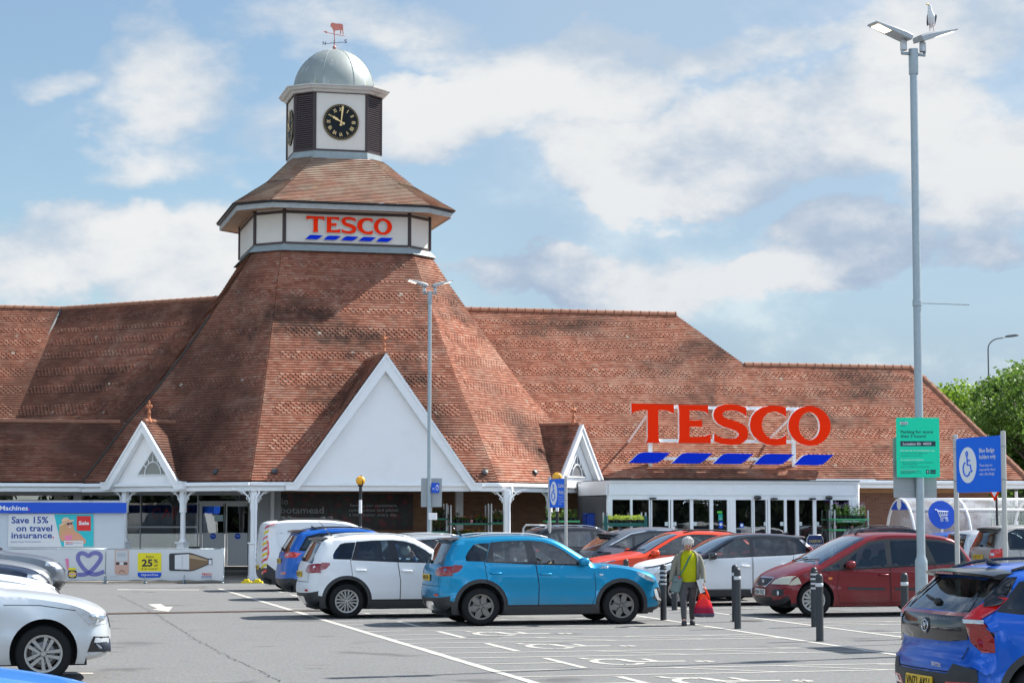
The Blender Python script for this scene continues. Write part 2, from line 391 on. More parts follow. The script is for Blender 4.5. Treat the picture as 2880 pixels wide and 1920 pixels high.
# pavement in front of the store: a flush paved apron
pv = MB(); K = [(-60, 62.0), (-7.6, 61.9)]; e = Vector((cos(AZ), sin(AZ))); q0 = Vector((-7.6, 61.9)); q1 = q0 + e * 70
pv.add([(-60, 62, .0), (q0.x, q0.y, .0), (q1.x, q1.y, .0), (-60, 62, .03), (q0.x, q0.y, .03), (q1.x, q1.y, .03), (60, 130, .03), (-60, 130, .03)],
       [(0, 1, 4, 3), (1, 2, 5, 4), (3, 4, 5, 6, 7)])
tag(pv.build('pavement', mat('paving', (.30, .27, .24), .85, var=.25, scale=3, bump=.3, bscale=8, dirt=.3)), kind='structure')
kb = MB()
for a, b in (((-60, 61.9), (-7.58, 61.8)), ((q0.x, q0.y - .1), (q1.x, q1.y - .1))):
    a, b = Vector(a), Vector(b); d = (b - a).normalized(); kx = Vector((-d.y, d.x)) * .12
    kb.add([(*(a), 0), (*b, 0), (*(b), .038), (*a, .038), (*(b + kx), .038), (*(a + kx), .038)], [(0, 1, 2, 3), (3, 2, 4, 5)])
def crack(pts, w_=.009):
    pts = chk(pts); P_ = [gnd(x, y, .0035) for x, y in pts]; q = []
    for a, b in zip(P_, P_[1:]):
        n = max(1, int((b - a).length / .12))
        for i in range(n): q.append(a + (b - a) * i / n + Vector((random.gauss(0, .03), random.gauss(0, .03), 0)))
    vs = []
    for i, p in enumerate(q):
        d = (q[min(i + 1, len(q) - 1)] - q[max(i - 1, 0)]).normalized(); k = Vector((-d.y, d.x, 0)) * w_ * random.uniform(.2, 1); vs += [p + k, p - k]
    ckb.add(vs, [(2 * i, 2 * i + 1, 2 * i + 3, 2 * i + 2) for i in range(len(q) - 1)])
def chk(p): return p
ckb = MB(); crack([(334, 1673), (400, 1705), (444, 1729), (491, 1759), (545, 1793), (609, 1828), (658, 1852), (712, 1877), (790, 1918)]); crack([(0, 1722), (250, 1724)], .01)
tag(ckb.build('asphalt_cracks', mat('crack_tar', (.045, .043, .04), .9, var=.4)), kind='structure')
tag(kb.build('kerb', mat('kerb_concrete', (.42, .37, .30), .85, var=.2, scale=4, dirt=.3)), kind='structure')
# ================================================================== ROOF TILES
def tile_mat():
    m = bpy.data.materials.new('clay_tile'); m.use_nodes = True; n = NT(m.node_tree); p = n.n['Principled BSDF']
    uv = n.new('ShaderNodeUVMap'); uv.uv_map = 'UVMap'; s = n.new('ShaderNodeSeparateXYZ'); n.l.new(uv.outputs[0], s.inputs[0])
    o = n.new('ShaderNodeTexCoord').outputs['Object']
    row = n.m('FLOOR', n.m('MULTIPLY', n.m('ADD', s.outputs[1], .0004), 10.0))
    par = n.m('MULTIPLY', n.m('MODULO', row, 2.0), .0825)
    col = n.m('FLOOR', n.m('DIVIDE', n.m('ADD', s.outputs[0], par), .165))
    cmb = n.new('ShaderNodeCombineXYZ'); n.l.new(col, cmb.inputs[0]); n.l.new(row, cmb.inputs[1])
    wn = n.new('ShaderNodeTexWhiteNoise'); wn.noise_dimensions = '3D'; n.l.new(cmb.outputs[0], wn.inputs[0])
    c = n.ramp(wn.outputs['Value'], [(0, (.235, .085, .052)), (.15, (.30, .112, .070)), (.45, (.355, .142, .090)), (.75, (.40, .172, .112)), (.92, (.375, .195, .135)), (1, (.45, .25, .175))])
    for nd in n.n:
        if nd.type == 'VALTORGB': nd.color_ramp.interpolation = 'LINEAR'
    # vertical joints
    fu = n.m('FRACT', n.m('DIVIDE', n.m('ADD', s.outputs[0], par), .165)); j = n.m('LESS_THAN', fu, .05)
    c = n.mix(n.m('MULTIPLY', j, .35), c, (.07, .035, .03))
    big = n.noise(o, .35, 5, .6); st = n.noise(o, 1.1, 6, .7)
    c = n.mix(n.m('MULTIPLY', n.sstep(big, .38, .68), .45), c, (.17, .095, .07))
    c = n.mix(n.m('MULTIPLY', n.sstep(n.noise(o, .8, 4, .6, 1.0), .48, .70), .34), c, (.43, .29, .22))
    c = n.mix(n.m('MULTIPLY', n.sstep(st, .60, .78), .65), c, (.055, .045, .035))
    stv = n.new('ShaderNodeMapping'); stv.inputs['Scale'].default_value = (1.7, .22, 1); n.l.new(uv.outputs[0], stv.inputs[0])
    c = n.mix(n.m('MULTIPLY', n.sstep(n.noise(stv.outputs[0], 1.6, 5, .6), .52, .72), .35), c, (.10, .075, .055))
    soot = n.m('MULTIPLY', n.sstep(n.noise(o, .26, 7, .62, .6), .47, .66), n.m('ADD', .45, n.m('MULTIPLY', n.sstep(n.noise(o, 2.2, 6, .7), .35, .65), .5)))
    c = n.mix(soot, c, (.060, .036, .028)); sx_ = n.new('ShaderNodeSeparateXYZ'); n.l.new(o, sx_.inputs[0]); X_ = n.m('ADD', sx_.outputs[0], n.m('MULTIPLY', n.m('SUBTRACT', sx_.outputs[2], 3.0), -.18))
    west_soot_shade = n.m('MULTIPLY', n.m('MULTIPLY', n.sstep(X_, -3.7, -4.6), n.sstep(X_, -17.5, -14.5)), n.m('ADD', .22, n.m('MULTIPLY', n.sstep(n.noise(o, .55, 7, .65, .5), .36, .62), .5)))
    c = n.mix(west_soot_shade, c, (.085, .040, .030))  # soot stains plus painted shade on the unlit left slopes
    # lichen, pale and orange
    v = n.new('ShaderNodeTexVoronoi'); v.inputs['Scale'].default_value = .9; v.inputs['Randomness'].default_value = 1; n.l.new(o, v.inputs['Vector'])
    sp = n.sstep(n.m('ADD', v.outputs['Distance'], n.m('MULTIPLY', st, .06)), .105, .08)
    c = n.mix(n.m('MULTIPLY', sp, .7), c, (.42, .40, .33))
    hz = n.new('ShaderNodeSeparateXYZ'); n.l.new(o, hz.inputs[0])
    up_ = n.sstep(hz.outputs[2], 11.6, 12.1); c = n.mix(n.m('MULTIPLY', up_, n.m('ADD', .30, n.m('MULTIPLY', n.sstep(n.noise(o, 1.3, 6, .7), .42, .62), .45))), c, (.37, .30, .23))
    oz = n.m('MULTIPLY', n.sstep(n.noise(o, 2.4, 6, .6), .66, .72), n.sstep(hz.outputs[2], 12.3, 13.0))
    c = n.mix(oz, c, (.62, .27, .01))
    n.l.new(c, p.inputs['Base Color']); p.inputs['Roughness'].default_value = .86; p.inputs['Specular IOR Level'].default_value = .15
    b = n.new('ShaderNodeBump'); b.inputs['Strength'].default_value = .35; b.inputs['Distance'].default_value = .012
    n.l.new(n.m('ADD', wn.outputs['Value'], n.noise(o, 40, 3)), b.inputs['Height']); n.l.new(b.outputs[0], p.inputs['Normal'])
    return m
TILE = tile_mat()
def band(t): return t > .45 and (7.9 * math.log(1 + .28 * t)) % 1 < .40
def clip(poly, f):
    out = []
    for i in range(len(poly)):
        a, b = poly[i], poly[(i + 1) % len(poly)]; fa, fb = f(a), f(b)
        if fa >= 0: out.append(a)
        if (fa > 0 and fb < 0) or (fa < 0 and fb > 0): k = fa / (fa - fb); out.append((a[0] + (b[0] - a[0]) * k, a[1] + (b[1] - a[1]) * k))
    return out
def tile_face(mb, poly, v0=None, ztop=None, fancy=True, C=.1, lift=.030, W=.165, shift=0):
    """overlapping courses of clay tiles as real steps on a planar polygon; every few courses scalloped"""
    P = [Vector(p) for p in poly]; n = Vector((0, 0, 0))
    for i in range(len(P)): n += (P[i]).cross(P[(i + 1) % len(P)])
    n.normalize()
    if n.z < 0: n = -n
    u = Vector((0, 0, 1)).cross(n).normalized(); d = n.cross(u)
    if d.z > 0: d = -d
    o = P[0]; q = [((p - o).dot(u), (p - o).dot(d)) for p in P]; bm = min(b for a, b in q)
    if ztop is not None: off = (ztop - o.z) / d.z; v0 = bm - off
    v0 = v0 or 0; q = [(a, b - bm + v0) for a, b in q]
    def W3(a, v, h): return o + u * a + d * (v - v0 + bm) + n * h
    vmax = max(v for a, v in q); k = int(floor(v0 / C))
    def put(pts, vk):
        if len(pts) < 3: return
        mb.add([W3(a, v, .003 + lift * (v - vk) / C) for a, v in pts], [tuple(range(len(pts)))], [[(a + shift, v) for a, v in pts]])
    while k * C < vmax - 1e-4:
        a0, a1 = k * C, (k + 1) * C
        s = clip(clip(q, lambda p: p[1] - a0), lambda p: a1 - p[1])
        if len(s) >= 3:
            top = [a for a, v in s if v < a0 + .003]; bot = [a for a, v in s if v > a1 - .003]
            lo = max(min(top or [9e9]), min(bot or [9e9])) + .30; hi = min(max(top or [-9e9]), max(bot or [-9e9])) - .30
            if fancy and band(a0) and top and bot and hi - lo > 1:
                hw = W / 2; sh = (k % 2) * hw; lo = floor(lo / W) * W + sh + W; hi = floor(hi / W) * W + sh
                put(clip(s, lambda p: lo - p[0]), a0); put(clip(s, lambda p: p[0] - hi), a0)
                nt = int(round((hi - lo) / W)); prev = None; K = 6
                for i in range(nt * K + 1):
                    a = lo + i * W / K; f = (i % K) / K; dz = .062 * (sqrt(max(0, 1 - (2 * f - 1) ** 2)) - .45)
                    cur = (W3(a, a0 - .01, .001), W3(a, a1 + dz, .003 + lift * 1.15), W3(a, a1 + dz, -.01), (a, a1 + dz))
                    if prev:
                        j = len(mb.f)
                        mb.add([prev[0], prev[1], cur[1], cur[0], prev[2], cur[2]], [(0, 1, 2, 3), (1, 4, 5, 2)],
                               [[(prev[3][0] + 1e-3 + shift, a0), (prev[3][0] + 1e-3 + shift, a1 - .01), (cur[3][0] - 1e-3 + shift, a1 - .01), (cur[3][0] - 1e-3 + shift, a0)]] + [[(prev[3][0], a1 - .01)] * 4])
                    prev = cur
                segs = [(min(bot), lo), (hi, max(bot))]
            else:
                put(s, a0); segs = [(min(bot), max(bot))] if bot else []
            for x0, x1 in segs:
                if x1 - x0 > .01: mb.add([W3(x0, a1, .003 + lift), W3(x0, a1, -.004), W3(x1, a1, -.004), W3(x1, a1, .003 + lift)], [(0, 1, 2, 3)], [[(x0, a1 - .01)] * 4])
        k += 1
    return vmax
# ================================================================== THE STORE
BC = Vector((-6.1, 72.2, 0)); KS = .975
BW = Matrix.Translation(BC) @ Matrix.Rotation(AZ, 4, 'Z'); BI = BW.inverted()
store = thing('supermarket', 'single-storey store with a clock tower on a steep red tile roof and white gables', 'building', BC, AZ)
class FR:
    def __init__(s, p0, az): s.W = Matrix.Translation(Vector(p0)) @ Matrix.Rotation(az, 4, 'Z'); s.L = BI @ s.W; s.I = s.W.inverted()
    def px(s, x, y, d=0):
        """local (x,z) of a pixel on the vertical plane y=d of this frame"""
        p0 = s.W @ Vector((0, d, 0)); n = s.W.to_3x3() @ Vector((0, 1, 0)); q = s.I @ onplane(x, y, p0, n); return (q.x, q.z)
FB = FR(BC, AZ); FL = FR(BC, AZ - pi / 4); FRt = FR(BC, AZ + pi / 4)
def yw(ly): return BC.y - ly * cos(AZ)      # depth of the middle of a front face with apothem ly
LV = [(702, 3.0, 2.2), (782, 3.63, 2.40), (884, 4.5, 2.65), (986, 5.35, 2.9), (1088, 6.25, 3.15), (1190, 7.25, 3.42), (1280, 8.0, 3.66), (1353, 8.62, 3.85)]
LV = [(zat(y, yw(a * KS)), a * KS, h * KS) for y, a, h in LV]
ZE = LV[-1][0]; AE = LV[-1][1]; HE = LV[-1][2]
def octa(A_, h): return [(-h, -A_), (h, -A_), (A_, -h), (A_, h), (h, A_), (-h, A_), (-A_, h), (-A_, -h)]
rf = MB(); vm = vd = 0
for (z0, A0, h0), (z1, A1, h1) in zip(LV, LV[1:]):
    a, b = octa(A0, h0), octa(A1, h1)
    for i in range(8):
        j = (i + 1) % 8; poly = [(*a[i], z0), (*b[i], z1), (*b[j], z1), (*a[j], z0)]
        if i in (0, 2, 6): t = tile_face(rf, poly, vm); nm = t
        elif i in (1, 7): t = tile_face(rf, poly, vd, shift=37); nd = t
        else: rf.add(poly, [(0, 1, 2, 3)], [[(0, 0), (0, 1), (1, 1), (1, 0)]])
    vm, vd = nm, nd
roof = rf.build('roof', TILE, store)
# ---- wings (planar slopes in their own frames)
def slope_plane(fr, ye, ze, deg):
    """plane rising backwards from an eave line y=ye, z=ze (frame coords): returns pixel->local function"""
    p0 = fr.W @ Vector((0, ye, ze)); n = fr.W.to_3x3() @ Vector((0, -sin(radians(deg)), cos(radians(deg))))
    return lambda x, y: fr.I @ onplane(x, y, p0, n)
WE = -AE + 4.75; W_az = FB
_q = FB.px(2700, 1349, WE); zw = _q[1]; sp = slope_plane(FB, WE, zw, 43)
rL = sp(1250, 873); r1 = sp(1900, 885); r2 = sp(2095, 1028); r3 = sp(2560, 1034); hz_ = sp(2600, 1066); er = sp(2893, 1349)
eL = Vector((.5, WE, zw)); em = Vector((r2.x, WE, zw)); er.y = WE; er.z = zw; r1.z = rL.z = (r1.z + rL.z) / 2; r1.y = rL.y = WE + (r1.z - zw) / tan(radians(43)); r2.z = r3.z = (r2.z + r3.z) / 2; r2.y = r3.y = WE + (r2.z - zw) / tan(radians(43))
wr = MB(); zt = r1.z
em0 = Vector((r1.x, WE, zw))
tile_face(wr, [rL, eL, em0, r1], ztop=zt); tile_face(wr, [r1, em0, em, r2], ztop=zt); tile_face(wr, [r2, em, er, hz_, r3], ztop=zt)
uv4 = [[(0, 0), (0, 1), (1, 1), (1, 0)]]
yb = r1.y * 2 - WE
wr.add([rL, r1, (r1.x, yb, zw), (rL.x, yb, zw)], [(0, 3, 2, 1)], uv4)
tile_face(wr, [r1, r2, Vector((r2.x, 2 * r1.y - r2.y, r2.z)), Vector((r1.x, r1.y + .01, r1.z))], ztop=zt, fancy=False)
wr.add([r2, r3, (r3.x, 2 * r1.y - r2.y, r3.z), (r2.x, 2 * r1.y - r2.y, r2.z)], [(0, 1, 2, 3)], uv4)
tile_face(wr, [r3, er, Vector((er.x, yb, zw)), Vector((r3.x, 2 * r1.y - r3.y, r3.z))], ztop=zt, fancy=False)
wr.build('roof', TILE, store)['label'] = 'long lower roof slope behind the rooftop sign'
def ridge(mb, a, b, r=.11, L=.33):
    a, b = Vector(a), Vector(b); n = max(1, int((b - a).length / L)); d = (b - a) / n
    for i in range(n):
        mb.tube([a + d * i, a + d * (i + .9), a + d * (i + .92), a + d * (i + 1.0)], [r, r * .97, r * 1.16, r * 1.14], 8)
rg = MB(); ridge(rg, rL + Vector((0, 0, .02)), r1 + Vector((0, 0, .02))); ridge(rg, r2, r3); ridge(rg, r3, hz_); ridge(rg, hz_, er)
rg.build('ridge_tiles', mat('ridge_clay', (.33, .15, .09), .85, var=.4, scale=5, dirt=.6), store, smooth=True, angle=40)
# left wings: one turned like the left octagon side, one parallel to the front
zr = zat(842, 74.6)
p575 = at(575, 842, 74.6); q1 = FR(p575, AZ - pi / 4)
sL = slope_plane(q1, 0, 0, 47)
a0 = sL(180, 861); a1 = sL(578, 842); a2 = sL(640, 980); a3 = sL(420, 1240); a4 = sL(-10, 1240); a5 = sL(52, 1187)
lw = MB(); lw.M = q1.L
a0.z = a1.z; a0.y = a1.y; a1 = a1 + Vector((1.5, 0, 0)); a2 = Vector((a1.x, a3.y, a3.z)); a4 = Vector((a5.x - .4, a3.y, a3.z))
tile_face(lw, [a0, a4, a2, a1], ztop=a1.z)
lw.add([a0, a1, (a1.x, a1.y * 2 - a4.y, a4.z), (a0.x, a1.y * 2 - a4.y, a4.z)], [(0, 1, 2, 3)], uv4)
l2w = MB(); q0w = q1.W @ a0; q2 = FR(q0w, AZ); sL2 = slope_plane(q2, 0, 0, 47)
l2w.M = q2.L; b5 = sL2(45, 1200); b5b = sL2(30, 1240)
tile_face(l2w, [(0, 0, 0), (-14, 0, 0), (-14, b5b.y, b5b.z), (b5b.x, b5b.y, b5b.z)], ztop=0)
l2w.add([(0, 0, 0), (-14, 0, 0), (-14, -b5b.y, b5b.z), (0, -b5b.y, b5b.z)], [(0, 3, 2, 1)], uv4)
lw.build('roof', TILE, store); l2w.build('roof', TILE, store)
rg = MB(); rg.M = q1.L; ridge(rg, a0, a1, .10); rg.build('ridge_tiles', MATS['ridge_clay'], store, smooth=True, angle=40); rg = MB(); rg.M = q2.L; ridge(rg, (-14, 0, 0), (0, 0, 0), .10); rg.M = Matrix()
rg.build('ridge_tiles', MATS['ridge_clay'], store, smooth=True, angle=40)
# lower lean-to roof at far left
zl = zat(1355, 66.2); cL = BI @ (BW @ Vector((-AE, -HE, 0)))
YL = -HE + .1                                     # eave line through the octagon's left corner (front-parallel)
sp3 = slope_plane(FB, YL, zl, 40)
t0 = sp3(338, 1188); t1 = sp3(-400, 1186); bL = Vector((t1.x, YL, zl)); bR = Vector((-AE + .15, YL, zl)); t1.z = t0.z; t1.y = t0.y
ll = MB(); mid_ = sp3(285, 1245); bR.x += 1.6; t0.x += 1.3
tile_face(ll, [t1, bL, bR, t0], ztop=t0.z, fancy=False)
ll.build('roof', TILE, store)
rg = MB(); ridge(rg, t1, t0 - Vector((1.3, 0, 0)), .09); rg.build('ridge_tiles', MATS['ridge_clay'], store, smooth=True, angle=40)
fl = MB(); up = Vector((0, 0, .05))
fl.M = q1.L; fl.tube([a0 + up, Vector((a4.x, a4.y, a4.z)) + up], .05, 6); fl.M = Matrix()
fl.build('valley_flashing', mat('lead_dark', (.11, .12, .12), .7, var=.3, dirt=.4), store, smooth=True)
vg = MB()                                          # dark mortared edge where the octagon meets the wing
for (z0, A0, h0), (z1, A1, h1) in zip(LV[2:], LV[3:]): vg.tube([(-A0 - .03, -h0, z0 + .03), (-A1 - .03, -h1, z1 + .03)], .035, 6)
vg.build('hip_mortar', mat('mortar_dark', (.06, .055, .05), .9, var=.5, scale=8), store)
# ---- fascia + gutter + soffit
OFF = .16
fa = MB(); gt = MB(); sf = MB(); FH = .21
def fascia(p, q, z):
    p, q = Vector((*p, 0)), Vector((*q, 0)); d = (q - p).normalized(); nrm = Vector((d.y, -d.x, 0)); ln = (q - p).length
    M = Matrix.Translation((p.x, p.y, z)) @ Matrix.Rotation(atan2(d.y, d.x), 4, 'Z')
    fa.M = M; fa.box((0, 0, -FH - .04), (ln, .04, .0)); gt.M = M
    gt.prism([(-.10, -.02), (-.11, -.10), (-.075, -.125), (-.004, -.125), (-.004, -.02)], 0, ln, 'x')
    gt.box((0, -.015, -FH - .05), (ln, 0, -.15))
    fa.box((0, .04, -.02), (ln, .5, .0))
def canopy_poly(A_, h): return octa(A_, h)
oc = octa(AE + .02, HE + .01); zf = ZE - .03
fascia(oc[7], oc[0], zf); fascia(oc[0], oc[1], zf); fascia(oc[1], oc[2], zf)
fascia((-32, YL - .03), (oc[7][0] + .02, YL - .03), zl - .03)
fascia((FB.px(2412, 1400, -AE)[0] + .3, WE - .03), (er.x + .05, WE - .03), zw - .03); fascia((er.x, WE), (er.x, WE + 9), zw - .03)
fa.M = gt.M = Matrix(); fa.build('fascia', WHITE, store); gt.build('gutter', WHITE, store)
zs = ZE - .03 - FH
sf.add([(*p, zs) for p in octa(AE - .05, HE)], [tuple(range(8))]); sf.add([(-32, YL, zs + .004), (-AE, YL, zs + .004), (-AE, 8, zs + .004), (-32, 8, zs + .004)], [(0, 1, 2, 3)])
sf.add([(0, WE, zw - .2), (er.x, WE, zw - .2), (er.x, 4, zw - .2), (0, 4, zw - .2)], [(0, 1, 2, 3)])
sf.build('soffit', mat('soffit_board', (.34, .33, .31), .7), store)
# ---- posts and scrolled brackets
def post(fr, x, y, br=(1, 1), label=None, plain=False, pipe=0):
    b = MB(); b.M = fr.L @ Matrix.Translation((x, y, 0)); hw = .085
    b.bbox((-.135, -.135, 0), (.135, .135, 1.10), .012); b.box((-.165, -.165, 1.10), (.165, .165, 1.15)); b.box((-.15, -.15, 0.02), (.15, .15, .16))
    if plain: b.bbox((-.09, -.09, 1.15), (.09, .09, zs), .01)
    else:
        b.lathe([(.115, 1.15), (.115, 1.18), (.080, 1.22), (.078, 2.02), (.115, 2.03), (.115, 2.07), (.08, 2.08)], 16); b.bbox((-.078, -.078, 2.07), (.078, .078, zs), .01)
    o = b.build('canopy_post', WHITE, store, smooth=True, angle=35)
    for s in (-1, 1):
        if not br[0 if s < 0 else 1]: continue
        k = MB(); k.M = b.M; R = .58
        cz = zs - .58 + .03
        arc = [(s * (hw + R - R * cos(t)), 0, cz + R * sin(t) * .96) for t in [i * pi / 2 / 12 for i in range(13)]]
        for i in range(12):                       # flat bar bent to a quarter circle
            (x0, _, z0), (x1, _, z1) = arc[i], arc[i + 1]; dx, dz = x1 - x0, z1 - z0; l = sqrt(dx * dx + dz * dz); nx, nz = -dz / l * .032, dx / l * .032
            if s > 0: nx, nz = nx, nz
            else: nx, nz = -nx, -nz
            pl = [(x0, z0), (x1, z1), (x1 + nx, z1 + nz), (x0 + nx, z0 + nz)]
            k.prism(pl, -.03, .03)
        for cx, cz_, r in ((.115, .115, .075), (.255, .085, .048), (.085, .265, .048), (.045, .36, .025), (.35, .05, .028)):
            k.tube([(s * (hw + cx + r * cos(t)), 0, zs - cz_ + r * sin(t)) for t in [i * 2 * pi / 16 for i in range(16)]], .013, 6, closed=True)
        k.box((s * hw if s > 0 else -hw - .025, -.03, zs - .62), (s * hw + .025 if s > 0 else -hw, .03, zs - .02))
        kb_ = k.build('bracket', WHITE, o)
    if pipe:
        k = MB(); k.M = b.M; k.tube([(pipe * .02 + .12, -.10, zs + .1), (pipe * .02 + .12, -.12, zs - .12), (pipe * .05, -.15, zs - .26), (pipe * .05, -.15, .12), (pipe * .05, -.28, .06)], .034, 8); k.build('downpipe', WHITE, o, smooth=True)
    return o
def bx(fr, px, py=1500, d=0): return fr.px(px, py, d)[0]
dA = (AE + HE) / sqrt(2)
post(FL, bx(FL, 351, d=-dA + .15), -dA + .15); post(FL, bx(FL, 514, d=-dA + .15), -dA + .15)
post(FB, bx(FB, 713, d=-AE + .12), -AE + .12, plain=True, pipe=1)
post(FB, bx(FB, 1425, d=-AE + .12), -AE + .12, plain=True, pipe=1)
post(FRt, bx(FRt, 1545, d=-dA + .15), -dA + .15); post(FRt, bx(FRt, 1643, d=-dA + .15), -dA + .15)
# ---- gables
def gable(fr, d, zb, ax, az_, xl, xr, bw, back, name, win=None, infill_back=.12, stub=.22):
    """white barge-boarded gable: apex (ax,az_), board feet xl/xr at z=zb, real boards, infill and a little tiled roof behind"""
    b = MB(); b.M = fr.L @ Matrix.Translation((0, d, 0))
    sl = (az_ - zb - .23) / (ax - xl - stub); sr = (az_ - zb - .23) / (xr - stub - ax)
    vL = bw * sqrt(1 + sl * sl); vR = bw * sqrt(1 + sr * sr)
    izl = az_ - (vL + vR) / 2
    def ring(o, y0, y1, W):
        pts = [(xl, zb), (xl, zb + .23), (xl + stub, zb + .23), (ax, az_), (xr - stub, zb + .23), (xr, zb + .23), (xr, zb)]
        inn = [(xr - stub - .04 - (0), zb), (ax, izl), (xl + stub + .04, zb)]
        k = [(xl, zb), (xl + stub + .12, zb), (ax, izl), (ax, az_), (xl + stub, zb + .23), (xl, zb + .23)]
        k2 = [(xr - stub - .12, zb), (xr, zb), (xr, zb + .23), (xr - stub, zb + .23), (ax, az_), (ax, izl)]
        b.prism(k, y0, y1); b.prism(k2, y0, y1)
    ring(b, -.10, .10, 0)
    # raised moulding strip along the outer edge
    for sx, x0, s_ in ((1, xl + stub, sl), (-1, xr - stub, sr)):
        b.prism([(x0 - sx * .01, zb + .23), (x0 + sx * .06, zb + .23), (ax, az_ - .07 * sqrt(1 + s_ * s_) * .8), (ax, az_ + .02)] if sx > 0 else [(ax, az_ + .02), (ax, az_ - .07 * sqrt(1 + s_ * s_) * .8), (x0 - .06, zb + .23), (x0 + .01, zb + .23)], -.135, -.101)
        b.prism([(xl if sx > 0 else xr - stub - .1, zb + .235), (xl if sx > 0 else xr - stub - .1, zb + .19), ((xl + stub + .1) if sx > 0 else xr, zb + .19), ((xl + stub + .1) if sx > 0 else xr, zb + .235)], -.13, -.1005)
    ba = b.build('bargeboard', WHITE, store)
    f = MB(); f.M = b.M; ib = infill_back
    tri = [(xl + stub + .1, zb + .03), (xr - stub - .1, zb + .03), (ax, izl + .02)]
    f.add([(x, ib, z) for x, z in tri], [(0, 1, 2)])
    if ib > .3:                                    # side soffits of a deep recess
        for (x0, z0), (x1, z1) in (((xl + stub + .1, zb + .03), (ax, izl)), ((xr - stub - .1, zb + .03), (ax, izl))):
            f.add([(x0, .1, z0), (x1, .1, z1), (x1, ib, z1), (x0, ib, z0)], [(0, 1, 2, 3)])
        for k in range(1, 14):                     # horizontal boarding grooves
            z = zb + .03 + (izl - zb) * k / 14; q = (izl - z) / (izl - zb); wl = (ax - xl - stub - .1) * q; wr_ = (xr - stub - .1 - ax) * q
            f.box((ax - wl, ib - .008, z), (ax + wr_, ib - .002, z + .008))
        f.add([(xl + stub + .1, .1, zb + .03), (xr - stub - .1, .1, zb + .03), (xr - stub - .1, ib, zb + .03), (xl + stub + .1, ib, zb + .03)], [(0, 1, 2, 3)])
    else:
        for z in (zb + (izl - zb) * .33, zb + (izl - zb) * .66):
            q = (izl - z) / (izl - zb); f.box((ax - (ax - xl - stub) * q, ib - .004, z), (ax + (xr - stub - ax) * q, ib, z + .012))
        f.box((ax + .01, ib - .004, zb), (ax + .02, ib, zb + (izl - zb) * .33))
    f.build('gable_panel', WHITE2, store)
    r = MB(); r.M = b.M; y0, y1 = -.02, back
    e = Vector((ax, 0, az_ + .02))
    tile_face(r, [(ax, y0, az_ + .02), (xl + stub, y0, zb + .25), (xl + stub, y1, zb + .25), (ax, y1, az_ + .02)], 0, fancy=False)
    tile_face(r, [(ax, y1, az_ + .02), (xr - stub, y1, zb + .25), (xr - stub, y0, zb + .25), (ax, y0, az_ + .02)], 0, fancy=False)
    gr = r.build('gable_roof', TILE, store)
    r = MB(); r.M = b.M; ridge(r, (ax, .0, az_ + .03), (ax, back, az_ + .03), .07); r.build('ridge_tiles', MATS['ridge_clay'], gr, smooth=True, angle=40)
    r = MB(); r.M = b.M @ Matrix.Translation((ax, .22, az_)); r.lathe([(.10, .0), (.09, .08), (.05, .12), (.04, .26), (.065, .28), (.04, .31), (.03, .42), (.07, .47), (.035, .52), (.02, .56), (.045, .60), (.0, .68)], 10)
    r.tube([(-.12, 0, .46), (-.09, 0, .50), (0, 0, .46), (.09, 0, .50), (.12, 0, .46)], [.02, .04, .03, .04, .02], 8); r.tube([(0, -.10, .46), (0, 0, .46), (0, .1, .46)], .03, 6)
    r.build('finial', TERRA, gr, smooth=True)
    if win:
        wx, wz, ww = win; k = MB(); k.M = b.M; y = ib - .03
        hgt = ww * sl * .98
        T = [(wx - ww, wz), (wx + ww, wz), (wx, wz + hgt)]
        for i in range(3):
            p, q = T[i], T[(i + 1) % 3]; k.tube([(p[0], y, p[1]), (q[0], y, q[1])], .022, 4)
        R = ww * .52; k.tube([(wx + R * cos(t), y, wz + R * 1.25 * sin(t)) for t in [i * pi / 14 for i in range(15)]], .020, 4)
        for t in (35, 62, 90, 118, 145):
            t = radians(t); c0 = (wx + R * cos(t), y, wz + R * 1.25 * sin(t)); dx, dz = cos(t), sin(t) * 1.25
            # ray to the sloping side
            S = hgt / ww; tt = (hgt - (c0[2] - wz) - S * abs(c0[0] - wx)) / (dz + S * abs(dx)); k.tube([c0, (c0[0] + dx * tt, y, c0[2] + dz * tt)], .016, 4)
        wf = k.build('window_frame', WHITE, store)
        k = MB(); k.M = b.M; k.add([(p[0], ib - .012, p[1]) for p in T], [(0, 1, 2)]); k.build('pane', mat('pane_grey', (.20, .21, .22), .08, spec=.8, var=.3, scale=2), wf)
dg = -AE - .16
axx, azz = FB.px(1084, 995, dg); xl, zb_ = FB.px(803, 1378, dg); xr, _ = FB.px(1354, 1377, dg)
gable(FB, dg, zb_, axx, azz, xl, xr, .30, 5.6, 'g')
dg = -dA - .14
axx, azz = FL.px(405.6, 1186, dg); xl, zb2 = FL.px(289, 1377, dg); xr, _ = FL.px(519, 1377, dg)
wx_, wz_ = FL.px(436, 1337, dg + .85)
gable(FL, dg, zb2, axx, azz, xl, xr, .20, 3.6, 's', win=(FL.px(424, 1337, dg)[0], wz_, .62), infill_back=.12, stub=.20)
axx, azz = FRt.px(1630, 1194, dg); xr, zb3 = FRt.px(1699, 1376, dg)
gable(FRt, dg, zb3, axx, azz, axx * 2 - xr, xr, .20, 3.6, 's', win=(axx, zb3 + .38, .62), infill_back=.12, stub=.20)
